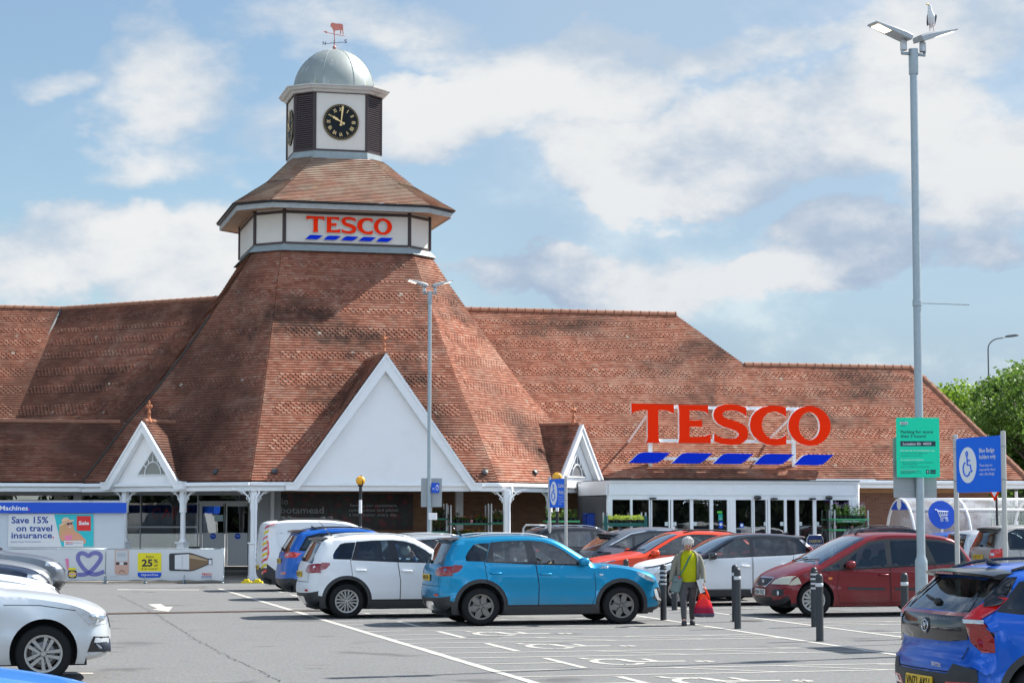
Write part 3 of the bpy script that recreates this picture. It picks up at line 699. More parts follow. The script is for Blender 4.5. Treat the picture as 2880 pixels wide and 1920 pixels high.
# small roof vents
for (px, py, fr, o_) in ((607, 1337, 7, 0), (768, 1335, 0, 0), (1360, 1337, 0, 0), (1500, 1336, 1, 0)):
    f_ = {7: FL, 0: FB, 1: FRt}[fr]; d_ = -(dA if fr in (1, 7) else AE) + .22; x, z = f_.px(px, py, d_)
    b = MB(); b.M = f_.L @ Matrix.Translation((x, d_, z - .02)) @ Matrix.Rotation(radians(48), 4, 'X')
    b.m = 0; b.box((-.17, -.12, 0), (.17, .10, .03)); b.m = 1; b.lathe([(.07, .03), (.09, .10), (.10, .17), (.0, .20)], 10, (0.03, .05, 0))
    b.build('roof_vent', [LGREY, mat('vent_dark', (.05, .05, .055), .5)], store)
# ================================================================== TOWER
def ring_wall(mb, A_, h, z0, z1, sides=range(8), A1=None, h1=None):
    a = octa(A_, h); b = octa(A1 or A_, h1 or h)
    for i in sides: j = (i + 1) % 8; mb.add([(*a[i], z0), (*a[j], z0), (*b[j], z1), (*b[i], z1)], [(0, 1, 2, 3)])
def side_frame(i, A_, h):
    a = octa(A_, h); p, q = Vector((*a[i], 0)), Vector((*a[(i + 1) % 8], 0)); d = q - p
    return Matrix.Translation(p) @ Matrix.Rotation(atan2(d.y, d.x), 4, 'Z'), d.length
A2, h2 = 3.0 * KS, 2.13 * KS; zb0, zb1 = zat(702, yw(A2)), zat(601, yw(A2)) + .12
b = MB(); ring_wall(b, A2, h2, zb0, zb1); b.build('tower_band', CREAM, store)
b = MB(); ring_wall(b, A2 + .22, h2 + .10, zb0 - .10, zb0 + .12, A1=A2 + .02, h1=h2 + .01); b.build('flashing', LEAD, store)
b = MB(); zp = zat(689, yw(A2))
for i in range(8):
    M, ln = side_frame(i, A2, h2); b.M = M
    b.box((-.045, -.04, zp), (.045, .05, zb1)); b.box((ln - .045, -.042, zp), (ln + .045, .05, zb1)); b.box((.046, -.03, zp - .02), (ln - .046, .02, zp + .05)); b.box((.046, -.03, zb1 - .17), (ln - .046, .02, zb1 - .08))
b.M = Matrix(); b.build('timber_trim', BROWN, store)
# eaves of the tower roof
A3, h3 = 3.68 * KS, 2.62 * KS; zc0, zc1 = zat(590, yw(A3)), zat(576, yw(A3))
b = MB(); ring_wall(b, A3, h3, zc0, zc1); ring_wall(b, A3 - .05, h3 - .02, zc0, zc0 + .001, A1=A3, h1=h3)
for z in (zc0 + .05, zc0 + .10): ring_wall(b, A3 + .004, h3 + .002, z, z + .008)
b.build('eaves_board', mat('weathered_board', (.42, .44, .44), .7, var=.35, scale=5, dirt=.6), store)
b = MB(); ring_wall(b, A3 - .04, h3 - .02, zc0 + .02, zc0 + .06, A1=A2, h1=h2); b.build('soffit', mat('soffit_timber', (.40, .26, .16), .7, var=.4, scale=4), store)
b = MB(); ring_wall(b, A3 + .09, h3 + .04, zc1 + .02, zc1 + .06); ring_wall(b, A3 - .1, h3 - .04, zc1 + .0, zc1 + .02, A1=A3 + .09, h1=h3 + .04); b.build('drip_edge', BLACK, store)
A4, h4 = 1.62 * KS, 1.0 * KS; zd = zat(446, yw(A4))
a, c = octa(A4, h4), octa(A3 + .12, h3 + .06); b = MB(); amid = octa((A4 + A3) / 2 - .10, (h4 + h3) / 2 - .04); zmid = (zd + zc1 + .05) / 2 - .02
for (t_, u_, z0, z1) in ((a, amid, zd, zmid), (amid, c, zmid, zc1 + .05)):
    for i in range(8):
        j = (i + 1) % 8; tile_face(b, [(*t_[i], z0), (*u_[i], z1), (*u_[j], z1), (*t_[j], z0)], ztop=zd, fancy=False, shift=i * 31, C=.1)
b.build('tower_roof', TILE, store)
A5, h5 = 1.50 * KS, .91 * KS; ze0, ze1 = zat(424, yw(A5)), zat(262, yw(A5))
b = MB(); ring_wall(b, A5 + .06, h5 + .03, zd - .08, ze0 - .0, A1=A5 + .02, h1=h5 + .01); b.build('flashing', LEAD, store)
b = MB(); ring_wall(b, A5, h5, zd, ze1 + .2, sides=(0, 2, 4, 6)); b.build('lantern_wall', CREAM, store)
b = MB(); LVR = mat('louvre_brown', (.10, .075, .078), .5, var=.2)
for i in range(8):
    bt = MB(); M, ln = side_frame(i, A5, h5); b.M = bt.M = M
    for x in (0, ln): b.box((x - .045, -.035 - (.002 if x else 0), ze0 - .02), (x + .045, .04, ze1 + .05))
    b.box((.046, -.03, ze0 - .03), (ln - .046, .02, ze0 + .035)); b.box((.046, -.03, ze1 - .02), (ln - .046, .02, ze1 + .05))
    if i % 2:
        n = 26
        for k in range(n):
            z = ze0 + .06 + (ze1 - ze0 - .1) * k / n; bt.add([(.05, -.015, z), (ln - .05, -.015, z), (ln - .05, .06, z + .085), (.05, .06, z + .085)], [(0, 1, 2, 3)]); bt.box((.05, -.025, z - .006), (ln - .05, -.012, z + .012))
        bt.box((.03, .08, ze0), (ln - .03, .10, ze1)); bt.build('louvre', LVR, store)
b.build('timber_trim', BROWN, store)
A6, h6 = 1.56 * KS, .95 * KS
b = MB()
for (r0, z0, r1_, z1) in ((0, 0, .05, .04), (.05, .04, .07, .12), (.07, .12, .16, .16), (.16, .16, .20, .26), (.20, .26, .24, .30), (.24, .30, .24, .36), (.24, .36, -.25, .44)):
    ring_wall(b, A6 + r0, h6 + r0 * .5, ze1 + z0 * .66, ze1 + z1 * .66, A1=A6 + r1_, h1=h6 + r1_ * .5)
b.build('cornice', mat('cornice_white', (.52, .52, .50), .6, var=.2, scale=3, dirt=.7), store)
zdm = ze1 + .25; R = 1.45 * KS; zt_ = zat(141, 72.2)
b = MB(); hd = zt_ - zdm; b.lathe([(R * cos(t), zdm + hd * sin(t)) for t in [i * pi / 2 / 14 for i in range(14)]] + [(.001, zt_)], 40)
def dome_mat():
    m = bpy.data.materials.new('lead_dome'); m.use_nodes = True; n = NT(m.node_tree); p = n.n['Principled BSDF']; o = n.new('ShaderNodeTexCoord').outputs['Object']
    c = n.mix(n.noise(o, 1.6, 6, .65), (.20, .235, .235), (.32, .345, .325)); c = n.mix(n.m('MULTIPLY', n.sstep(n.noise(o, 3.3, 7, .7), .60, .70), .55), c, (.30, .27, .10))
    mp = n.new('ShaderNodeMapping'); mp.inputs['Scale'].default_value = (5, 5, .6); n.l.new(o, mp.inputs[0])
    c = n.mix(n.m('MULTIPLY', n.sstep(n.noise(mp.outputs[0], 1, 4, .6), .55, .7), .4), c, (.55, .60, .60))
    n.l.new(c, p.inputs['Base Color']); p.inputs['Roughness'].default_value = .55; p.inputs['Metallic'].default_value = .15; return m
dome = b.build('dome', dome_mat(), store, smooth=True)
b = MB()
for k in range(8):
    an = k * pi / 4 + .35; b.tube([((R + .004) * cos(t) * cos(an), (R + .004) * cos(t) * sin(an), zdm + (hd + .004) * sin(t)) for t in [i * pi / 2 / 10 for i in range(11)]], .009, 5)
b.build('seam', LEAD, dome)
# weather vane
cop = mat('vane_copper', (.62, .20, .15), .5, metal=.2, var=.2); k0 = Matrix.Translation((0, 0, zt_)) @ Matrix.Rotation(-AZ, 4, 'Z')
S = 1 / 83.1
b = MB(); b.M = k0; b.lathe([(.0, -.03), (.055, .02), (.07, .07), (.05, .12), (.022, .15), (.012, .25)], 12); b.tube([(0, 0, .1), (0, 0, .66)], .016, 8)
vane = b.build('weather_vane', mat('vane_rose', (.42, .17, .15), .5, var=.2), store, smooth=True)
b = MB(); b.M = k0; b.tube([(-.31, 0, .22), (.33, 0, .27)], .010, 6); b.tube([(.0, -.26, .25), (0, .26, .25)], .010, 6); b.tube([(-.10, -.16, .22), (.10, .16, .20)], .007, 6); b.build('direction_arm', mat('vane_dark', (.05, .06, .11), .5), vane)
for s_, x, z in (('N', -.41, .17), ('S', .33, .235)): text(s_, width=.105, height=.125, M=k0 @ place(x, -.01, z), m=MATS['vane_dark'], parent=vane, bold=.02)
b = MB(); b.M = k0; b.tube([(-.32, 0, .62), (.35, 0, .48)], .012, 6); b.prism([(-.39, .655), (-.27, .575), (-.25, .645)][::-1], -.012, .012)
b.prism([(-.13, .80), (-.145, .85), (-.13, .90), (-.10, .945), (-.06, .95), (.02, .925), (.10, .915), (.20, .915), (.27, .895), (.295, .85), (.30, .70), (.312, .54), (.285, .54), (.265, .68), (.24, .71), (.22, .55), (.19, .55), (.19, .70), (.10, .68), (.02, .68), (.0, .60), (.01, .56), (-.03, .56), (-.035, .66), (-.07, .72), (-.09, .79), (-.11, .785)][::-1], -.015, .015)
b.build('bull_figure', cop, vane)
# clocks
GOLD = mat('gilt', (.86, .62, .28), .38, metal=.15, var=.08); CKB = mat('clock_black', (.008, .012, .015), .6, spec=.2)
def clock(i, hour=10, minute=1):
    M, ln = side_frame(i, A5, h5); r = .625 * KS * 1.0; M = M @ Matrix.Translation((ln / 2 + (.0), -.03, zat(344, yw(A5)) if True else 0))
    b = MB(); b.M = M; b.lathe([(0, -.02), (r - .012, -.02), (r, -.01), (r, .03)], 48, ax='y'); ck = b.build('clock', CKB, store, smooth=True, angle=30)
    b = MB(); b.M = M; b.tube([(.985 * r * cos(t), -.022, .985 * r * sin(t)) for t in [k * 2 * pi / 48 for k in range(48)]], .004, 4, closed=True)
    for k in range(60):
        t = k * pi / 30; b.box(((r * .915) * cos(t) - .007, -.027, (r * .915) * sin(t) - .007), ((r * .915) * cos(t) + .007, -.021, (r * .915) * sin(t) + .007))
    b.build('minute_track', GOLD, ck)
    for k, s_ in enumerate(['XII', 'I', 'II', 'III', 'IIII', 'V', 'VI', 'VII', 'VIII', 'IX', 'X', 'XI']):
        t = k * pi / 6; wd = {1: .022, 2: .055, 3: .09, 4: .12, 5: .07}.get(len(s_) if s_ in ('I', 'II', 'III', 'IIII') else 5, .07)
        if s_ in ('VIII', 'XII', 'VII'): wd = .125
        if s_ in ('VI', 'IX', 'XI'): wd = .10
        text(s_, width=wd, height=.125, M=M @ Matrix.Translation((r * .70 * sin(t), -.024, r * .70 * cos(t))) @ Matrix.Rotation(t, 4, 'Y') @ Matrix.Translation((-wd / 2, 0, -.062)), name='numeral', m=GOLD, parent=ck, bold=.012)
    for nm, ang, L_, wd in (('minute_hand', minute * pi / 30, .56, .03), ('hour_hand', (hour + minute / 60) * pi / 6, .36, .04)):
        b = MB(); b.M = M @ Matrix.Rotation(ang, 4, 'Y'); y = -.045 if nm[0] == 'h' else -.06
        if nm[0] == 'm': b.prism([(-.02, -.08), (.02, -.08), (.014, .02), (.034, L_ - .06), (0, L_), (-.034, L_ - .06), (-.014, .02)], y, y + .012)
        else: b.prism([(-.022, -.08), (.022, -.08), (.018, .10), (.05, .20), (.022, .22), (.045, .28), (.0, L_), (-.045, .28), (-.022, .22), (-.05, .20), (-.018, .10)], y, y + .012)
        b.lathe([(.0, y), (.042, y), (.042, y + .012)], 12, (0, 0, -.10), 'y'); b.lathe([(.0, y - .004), (.035, y - .004), (.035, y + .01)], 12, ax='y')
        b.build(nm, GOLD, ck)
for i in (0, 6, 2): clock(i)
# ---- lettering shapes traced once, used for every slab-serif sign
def ell(cx, cy, rx, ry, n=40): return [(cx + rx * cos(2 * pi * i / n), cy + ry * sin(2 * pi * i / n)) for i in range(n)]
LT = {'T': [(64, 84), (525, 90), (525, 185), (470, 160), (415, 150), (355, 150), (355, 430), (362, 465), (372, 487), (220, 487), (232, 465), (240, 430), (240, 150), (180, 152), (120, 162), (66, 185)],
 'E': [(570, 90), (900, 92), (900, 185), (860, 160), (800, 150), (695, 150), (695, 250), (760, 250), (832, 245), (832, 322), (760, 316), (695, 318), (695, 425), (780, 422), (860, 412), (925, 388), (925, 487), (570, 487), (580, 450), (582, 400), (582, 160), (578, 120)],
 'S': [(1320, 112), (1320, 205), (1280, 175), (1215, 150), (1145, 142), (1090, 150), (1060, 170), (1058, 195), (1080, 220), (1140, 238), (1220, 258), (1290, 290), (1330, 330), (1340, 385), (1325, 440), (1280, 480), (1210, 500), (1130, 503), (1040, 492), (962, 468), (962, 388), (1010, 415), (1070, 435), (1140, 440), (1200, 432), (1232, 405), (1232, 380), (1200, 355), (1150, 338), (1060, 312), (1000, 280), (965, 235), (955, 185), (970, 135), (1010, 100), (1080, 80), (1150, 76), (1230, 86)],
 'C': [(1762, 105), (1762, 205), (1720, 175), (1660, 152), (1610, 150), (1550, 170), (1505, 220), (1490, 285), (1500, 345), (1535, 400), (1590, 432), (1650, 438), (1710, 422), (1762, 390), (1762, 492), (1700, 503), (1620, 506), (1540, 495), (1460, 460), (1400, 410), (1365, 350), (1358, 280), (1375, 210), (1420, 150), (1490, 108), (1570, 88), (1640, 86), (1710, 92)],
 'O': [(2263, 295)] + ell(2025, 295, 238, 210)[1:] + [(2263, 294.9), (2140, 296.9)] + ell(2022, 297, 118, 147)[1:][::-1] + [(2140, 297.1)]}
SW = [(35, 695), (300, 697), (350, 690), (400, 660), (450, 615), (487, 588), (200, 584), (150, 595), (110, 625), (70, 665)]
def brand(M, parent, sc_, dep=.12, face=.004, body=None, swy=0):
    """letters + five slanted dashes; sc_ = metres per traced unit, origin = left bottom of the letters"""
    T = lambda p, dx=0, dy=0: ((p[0] + dx - 64) * sc_, (487 - p[1] - dy) * sc_)
    for ch, pl in LT.items():
        p2 = [T(p) for p in pl]; b = MB(); b.M = M; b.prism(p2[::-1], -dep, 0); o = b.build('sign_letter', body or WHITE, parent)
        b = MB(); b.M = M; b.prism(p2[::-1], -dep - face, -dep - .0005); b.build('letter_face', RED, o)
    for k in range(5):
        p2 = [T(p, (0, 462, 912, 1362, 1808)[k], k * 2.6 + swy) for p in SW]; b = MB(); b.M = M; b.prism(p2[::-1], -dep, 0); o = b.build('sign_dash', body or WHITE, parent)
        b = MB(); b.M = M; b.prism(p2[::-1], -dep - face, -dep - .0005); b.build('dash_face', BLUE, o)
ts = thing('tower_sign', 'small red serif sign with five blue dashes on the cream tower band under the clock', 'sign')
x0, z0 = FB.px(861, 652, -A2 - .04); x1, _ = FB.px(1102, 652, -A2 - .04)
brand(BW @ Matrix.Translation((x0, -A2 - .02, z0)), ts, (x1 - x0) / 2199, .07, swy=-20)
rs = thing('rooftop_sign', 'giant red serif sign with five blue dashes standing on white posts over the entrance roof', 'sign')
ys = WE + .35; x0, z0 = FB.px(1776, 1244, ys - .15); x1, _ = FB.px(2337, 1244, ys - .15); k = (x1 - x0) / 2199
brand(BW @ Matrix.Translation((x0, ys, z0)), rs, k, .15)
b = MB(); b.M = BW @ Matrix.Translation((x0, ys, z0))
U = lambda x, y: ((x - 64) * k, (487 - y) * k)
for (xa, ya, xb, yb_) in ((300, 100, 2000, 132), (300, 445, 1850, 478), (250, 632, 1850, 660)):
    p, q = U(xa, yb_), U(xb, ya); b.box((p[0], .005, p[1]), (q[0], .06, q[1]))
for xa in (268, 1852):
    p, q = U(xa, 790), U(xa + 42, 100); b.box((p[0], .065, p[1]), (q[0], .16, q[1])); b.add([(p[0] - .05, .0, p[1] - .12), (q[0] + .05, .0, p[1] - .12), (q[0], .06, p[1]), (p[0], .06, p[1])], [(0, 1, 2, 3)]); b.box((p[0] - .06, .02, p[1] - .16), (q[0] + .06, .2, p[1] - .02))
for xa, ya, xb, yb_ in ((235, 190, 130, 480), (1780, 260, 1700, 430)):
    p, q = U(xa + 40, ya - 60), U(xb, yb_); b.tube([(p[0] + .1, .1, p[1]), (q[0], 1.0, q[1] - .0)], .045, 4)
b.build('sign_frame', WHITE, rs)
# ================================================================== VEHICLES
def paintm(name, col, metal=.0, rough=.32):
    if name in MATS: return MATS[name]
    m = bpy.data.materials.new(name); m.use_nodes = True; n = NT(m.node_tree); p = n.n['Principled BSDF']; o = n.new('ShaderNodeTexCoord').outputs['Object']
    fl = n.noise(o, 900, 1); du = n.noise(o, 1.3, 5, .6); sz = n.new('ShaderNodeSeparateXYZ'); n.l.new(o, sz.inputs[0])
    c = n.mix(n.m('MULTIPLY', fl, .25 if metal else .04), col, tuple(min(1, c * 1.5 + .02) for c in col))
    dirt = n.m('MULTIPLY', n.sstep(sz.outputs[2], .75, .2), n.m('MULTIPLY', n.sstep(du, .3, .75), .30))
    c = n.mix(dirt, c, (.22, .20, .17)); g = n.new('ShaderNodeNewGeometry'); c = n.mix(g.outputs['Backfacing'], c, (.02, .02, .022))
    n.l.new(c, p.inputs['Base Color']); p.inputs['Metallic'].default_value = metal
    n.l.new(n.m('ADD', rough, n.m('MULTIPLY', dirt, .8)), p.inputs['Roughness'])
    p.inputs['Coat Weight'].default_value = .4; p.inputs['Specular IOR Level'].default_value = .35; p.inputs['Coat Roughness'].default_value = .02
    MATS[name] = m; return m
CLAD = mat('car_cladding', (.030, .032, .035), .55, var=.3, scale=12, dirt=.15)
TRIM = mat('car_gloss_black', (.010, .010, .012), .12, coat=.6, var=.1)
SEAM = mat('panel_seam', (.012, .012, .013), .9)
CHR = mat('chrome', (.62, .64, .66), .12, metal=1, var=.05)
ALLOY = mat('alloy_silver', (.42, .41, .39), .35, metal=.6, var=.12); ALLOYG = mat('alloy_dark', (.20, .185, .17), .38, metal=.6, var=.15)
TAILR = mat('tail_lamp_red', (.30, .006, .008), .10, coat=1, var=.45, scale=22); TAILB = mat('tail_lamp_bright', (.65, .012, .010), .12, coat=1, var=.25, scale=30)
HEADL = mat('headlamp', (.62, .67, .72), .10, metal=.25, coat=1, var=.6, scale=18)
HEADO = mat('headlamp_aged', (.55, .53, .42), .3, coat=.5, var=.2)
AMB = mat('indicator_amber', (.75, .22, .02), .2, coat=.6)
GL = glass('car_glass', (.55, .64, .64), .80); GLD = glass('car_glass_dark', (.22, .26, .27), .60); GLW = glass('windscreen_glass', (.46, .56, .60), .60, 1.15)
PLY = mat('plate_yellow', (.80, .50, .02), .4, var=.06); PLW = mat('plate_white', (.74, .74, .70), .4, var=.06)
SEAT = mat('seat_fabric', (.045, .047, .05), .9, var=.3, scale=30)
def inside(p, poly):
    x, y = p; r = False; j = len(poly) - 1
    for i in range(len(poly)):
        xi, yi = poly[i]; xj, yj = poly[j]
        if (yi > y) != (yj > y) and x < (xj - xi) * (y - yi) / (yj - yi) + xi: r = not r
        j = i
    return r
def chaikin(p, it=2):
    for _ in range(it):
        q = [p[0]]
        for a, b in zip(p, p[1:]): q += [(a[0] * .75 + b[0] * .25, a[1] * .75 + b[1] * .25), (a[0] * .25 + b[0] * .75, a[1] * .25 + b[1] * .75)]
        p = q + [p[-1]]
    return p
def rs(poly, st=.07, closed=True):
    out = []; n = len(poly)
    for i in range(n if closed else n - 1):
        a, b = poly[i], poly[(i + 1) % n]; k = max(1, int(math.dist(a, b) / st)); out += [(a[0] + (b[0] - a[0]) * j / k, a[1] + (b[1] - a[1]) * j / k) for j in range(k)]
    if not closed: out.append(poly[-1])
    return out
def rnd(poly, r=.25):                 # round the corners of a closed polygon
    out = []; n = len(poly)
    for i in range(n):
        a, b, c = poly[i - 1], poly[i], poly[(i + 1) % n]
        for t in (r, r * .45): out.append((b[0] + (a[0] - b[0]) * t, b[1] + (a[1] - b[1]) * t)) if t == r else out.append((b[0] + (a[0] - b[0]) * t * .35 + (c[0] - b[0]) * t * .15, b[1] + (a[1] - b[1]) * t * .35 + (c[1] - b[1]) * t * .15))
        out.append((b[0] + (c[0] - b[0]) * r, b[1] + (c[1] - b[1]) * r))
    return out
def lut(tab, x):
    if x <= tab[0][0]: return tab[0][1]
    for (a, u), (b, v) in zip(tab, tab[1:]):
        if x <= b: t = (x - a) / (b - a); t = t * t * (3 - 2 * t) * .5 + t * .5; return u + (v - u) * t
    return tab[-1][1]
WHEELS = {}
def wheel_mesh(r, style, wd=.21):
    key = (round(r, 3), style)
    if key in WHEELS: return WHEELS[key]
    rr = r * .655; h = wd / 2; t = MB()      # outer face at y=-h
    t.lathe([(rr - .01, -h + .03), (rr, -h + .012), (rr + .012, -h + .004), (r * .82, -h - .006), (r * .93, -h + .004), (r - .012, -h + .025), (r, -h + .05), (r, h - .05), (r - .012, h - .02), (r * .9, h), (rr, h)], 40, ax='y')
    to = t.build('wheel', RUBBER, smooth=True, angle=50); tm = to.data; bpy.data.objects.remove(to)
    b = MB(); y0 = -h + .01
    b.m = 1; b.lathe([(rr - .012, y0), (rr - .018, y0 + .05), (rr - .03, h - .03)], 32, ax='y'); b.lathe([(0, y0 + .085), (rr * .80, y0 + .095), (rr - .02, y0 + .12)], 24, ax='y')
    b.m = 2; b.lathe([(.0, y0 + .06), (rr * .62, y0 + .06), (rr * .66, y0 + .08)], 24, ax='y')
    b.m = 0; b.lathe([(rr - .030, y0 + .018), (rr - .018, y0 - .002), (rr + .004, y0 - .004), (rr + .006, y0 + .01)], 40, ax='y')
    n, kind = style
    for k in range(n):
        b.M = Matrix.Rotation(2 * pi * k / n + .3, 4, 'Y'); R = rr - .016; ya, yb = y0 + .006, y0 + .04
        if kind == 'petal': b.prism([(-.018, .04), (-.050, R * .62), (-.042, R), (0, R + .004), (.042, R), (.050, R * .62), (.018, .04)][::-1], ya, yb)
        elif kind == 'split':
            for s in (-1, 1): b.prism([(s * .004, .03), (s * .018, .03), (s * .052, R), (s * .026, R)][::s], ya, yb)
            b.m = 1; b.prism([(-.005, .05), (-.030, R), (.030, R), (.005, .05)][::-1], ya + .012, yb); b.m = 0
        elif kind == 'twin':
            for s in (-1, 1): b.prism([(s * .008, .04), (s * .035, .04), (s * .065, R), (s * .020, R)][::s], ya, yb)
        else: b.prism([(-.020, .03), (-.030, R), (.034, R), (.020, .03)][::-1], ya, yb)
    b.M = Matrix(); b.lathe([(0, y0 - .002), (.028, y0 - .002), (.034, y0 + .01), (.055, y0 + .012), (.06, y0 + .04)], 20, ax='y')
    b.m = 1
    for k in range(5): a = 2 * pi * k / 5; b.lathe([(0, y0 + .003), (.011, y0 + .003), (.012, y0 + .03)], 8, (.047 * cos(a), 0, .047 * sin(a)), 'y')
    return WHEELS.setdefault(key, (tm, b))
def blobm(b, c, r, n=10):              # rounded lump for mirrors etc.
    vs = []; fs = []
    for i in range(n + 1):
        th = pi * i / n
        for j in range(n * 2):
            ph = pi * j / n; e = .72
            f = lambda v: (abs(v) ** e) * (1 if v >= 0 else -1)
            vs.append((c[0] + r[0] * f(sin(th)) * f(cos(ph)), c[1] + r[1] * f(sin(th)) * f(sin(ph)), c[2] + r[2] * f(cos(th))))
    m = n * 2
    for i in range(n):
        for j in range(m): fs.append((i * m + j, i * m + (j + 1) % m, (i + 1) * m + (j + 1) % m, (i + 1) * m + j))
    return b.add(vs, [f[::-1] for f in fs])
class Car:
    def __init__(s, name, label, cat, S, s_, t_, back=False, paint=None, roofm=None, scale=1.0, group=None, rot=0, wheel=None, full=True, zs=1.0):
        """s_,t_ = grid position of the rear axle centre (front axle centre when the car faces the other way is still derived from the rear)"""
        s.S = S; s.roofm = roofm; p = st2w(s_, t_); s.root = thing(name, label, cat, p, AZ + (pi if back else 0) + rot, group); s.root.scale = (scale, scale, scale * zs)
        s.paint = paint; s.WB = S['wb']; o = chaikin(S['top'], 2); s.o = o; n = len(o)
        s.xr = min(x for x, z in o); s.xf = max(x for x, z in o); s.Wm = S['w'] / 2
        s.nr = []
        for i in range(n):
            a, b = o[max(i - 1, 0)], o[min(i + 1, n - 1)]; dx, dz = b[0] - a[0], b[1] - a[1]; l = sqrt(dx * dx + dz * dz) or 1; s.nr.append((-dz / l, dx / l))
        s.d = [S.get('edge', .055) + (S.get('pr', .20) if nx < 0 else S.get('pf', .27)) * abs(nx) ** 1.5 * (1 if z < S['belt'][0][1] + .05 else .55) for (nx, nz), (x, z) in zip(s.nr, o)]
        s.rim = [(x - nx * d, z - nz * d) for (x, z), (nx, nz), d in zip(o, s.nr, s.d)]
        # keep the rim monotone at the bumper bottoms
        s.Wr = [s.W(x, z) for x, z in s.rim]
        s.build(roofm, wheel, full)
    def W(s, x, z):
        S = s.S; b = S['belt']; zb = b[0][1] + (b[1][1] - b[0][1]) * (x - b[0][0]) / (b[1][0] - b[0][0])
        f = lut([(.15, -.07), (.32, -.022), (.48, -.004), (.60, -.012), (.74, -.002), (.86, 0), (.94, -.012), (1.1, -.03)], min(z, zb + .02) * 1.0)
        w_ = s.Wm + f
        if z > zb: w_ -= (z - zb) * S.get('th', .36)
        q = max(0, (x - (s.WB - .25)) / (s.xf - s.WB + .25)); w_ *= 1 - .075 * q * q
        q = max(0, (.2 - x) / (.2 - s.xr)); w_ *= 1 - .055 * q * q
        for ax in (0, s.WB):
            r = sqrt((x - ax) ** 2 + (z - s.S['r']) ** 2); ar = s.S['ar']; w_ += .016 * math.exp(-((r - ar - .03) / .07) ** 2)
        return w_
    def rimx(s, z):
        xs = [a[0] + (b[0] - a[0]) * (z - a[1]) / (b[1] - a[1]) for a, b in zip(s.rim, s.rim[1:]) if (a[1] - z) * (b[1] - z) <= 0 and abs(a[1] - b[1]) > 1e-6]
        return (min(xs), max(xs)) if len(xs) > 1 else None
    def g(s, t): t = min(1, abs(t)); return .40 * t * t + .60 * t ** 12
    def P(s, i, t): gg = s.g(t) * s.d[i]; return (s.o[i][0] - s.nr[i][0] * gg, t * s.Wr[i], s.o[i][1] - s.nr[i][1] * gg)
    def cross(s, y): return [s.P(i, min(1, abs(y) / s.Wr[i])) for i in range(len(s.o))]
    def at(s, mode, u, v, off=0.0):
        if mode in ('L', 'R'):
            sg = 1 if mode == 'L' else -1; w_ = s.W(u, v) + off
            if off > 0:
                e = s.rimx(v)
                if e and (u > e[1] or u < e[0]):
                    md = 'front' if u > e[1] else 'rear'; a, b_ = 0.0, s.W(e[1] if u > e[1] else e[0], v)
                    for _ in range(9):
                        m_ = (a + b_) / 2; x_ = s.at(md, m_, v)[0]
                        if (x_ > u) == (md == 'front'): a = m_
                        else: b_ = m_
                    p = s.at(md, (a + b_) / 2, v, off); return (p[0], sg * (p[1] + off), v)
            return (u, sg * w_, v)
        c = s.cross(u if mode != 'top' else v)
        if mode == 'rear' or mode == 'front':
            y, z = u, v; R = range(len(c) - 1) if mode == 'rear' else range(len(c) - 2, -1, -1)
            for i in R:
                a, b = c[i], c[i + 1]
                if (a[2] - z) * (b[2] - z) <= 0 and abs(a[2] - b[2]) > 1e-6:
                    t = (z - a[2]) / (b[2] - a[2]); x = a[0] + (b[0] - a[0]) * t; return (x + (-off if mode == 'rear' else off), y, z)
            return ((s.xr - off) if mode == 'rear' else s.xf + off, y, z)
        x, y = u, v; best = None
        for i in range(len(c) - 1):
            a, b = c[i], c[i + 1]
            if (a[0] - x) * (b[0] - x) <= 0 and abs(a[0] - b[0]) > 1e-6:
                z = a[2] + (b[2] - a[2]) * (x - a[0]) / (b[0] - a[0]); best = z if best is None else max(best, z)
        return (x, y, (best or 1) + off)
    def over(s, name, poly, mode, m, off=.004, st=.06, parent=None, thick=False):
        """a panel laid on the body surface, outlined in side / rear / front / top view"""
        pts = rs(poly, st); n = len(pts); xs = [p[0] for p in pts]; ys = [p[1] for p in pts]; g = []
        x = min(xs) + st / 2
        while x < max(xs):
            y = min(ys) + st / 2
            while y < max(ys):
                if inside((x, y), pts): g.append((x, y))
                y += st
            x += st
        V, E_, Fc = delaunay_2d_cdt([Vector(p) for p in pts + g], [(i, (i + 1) % n) for i in range(n)], [], 0, 1e-5)[:3]
        b = MB(); fs = []
        for f in Fc:
            c = sum((V[i] for i in f), Vector((0, 0))) / len(f)
            if inside(c, pts): fs.append(tuple(f))
        vs = [s.at(mode, v.x, v.y, off) for v in V]
        if mode in ('L', 'rear'): fs = [f[::-1] for f in fs]
        b.add(vs, fs); return b.build(name, m, parent or s.root, smooth=True)
    def both(s, name, poly, m, off=.004, **k):
        return [s.over(name, poly, sd, m, off, **k) for sd in ('L', 'R')]
    def ribbon(s, pl, mode, w_=.008, m=None, off=.003, name='seam', parent=None, closed=False):
        p = rs(pl, .08, closed); b = MB(); vs = []; n = len(p)
        for i, (x, z) in enumerate(p):
            a, c = p[max(i - 1, 0)], p[min(i + 1, n - 1)]; dx, dz = c[0] - a[0], c[1] - a[1]; l = sqrt(dx * dx + dz * dz) or 1; nx, nz = -dz / l * w_ / 2, dx / l * w_ / 2
            vs += [s.at(mode, x + nx, z + nz, off), s.at(mode, x - nx, z - nz, off)]
        fs = [(2 * i, 2 * i + 1, 2 * i + 3, 2 * i + 2) for i in range(n - 1)]
        return b.add(vs, fs).build(name, m or SEAM, parent or s.root)
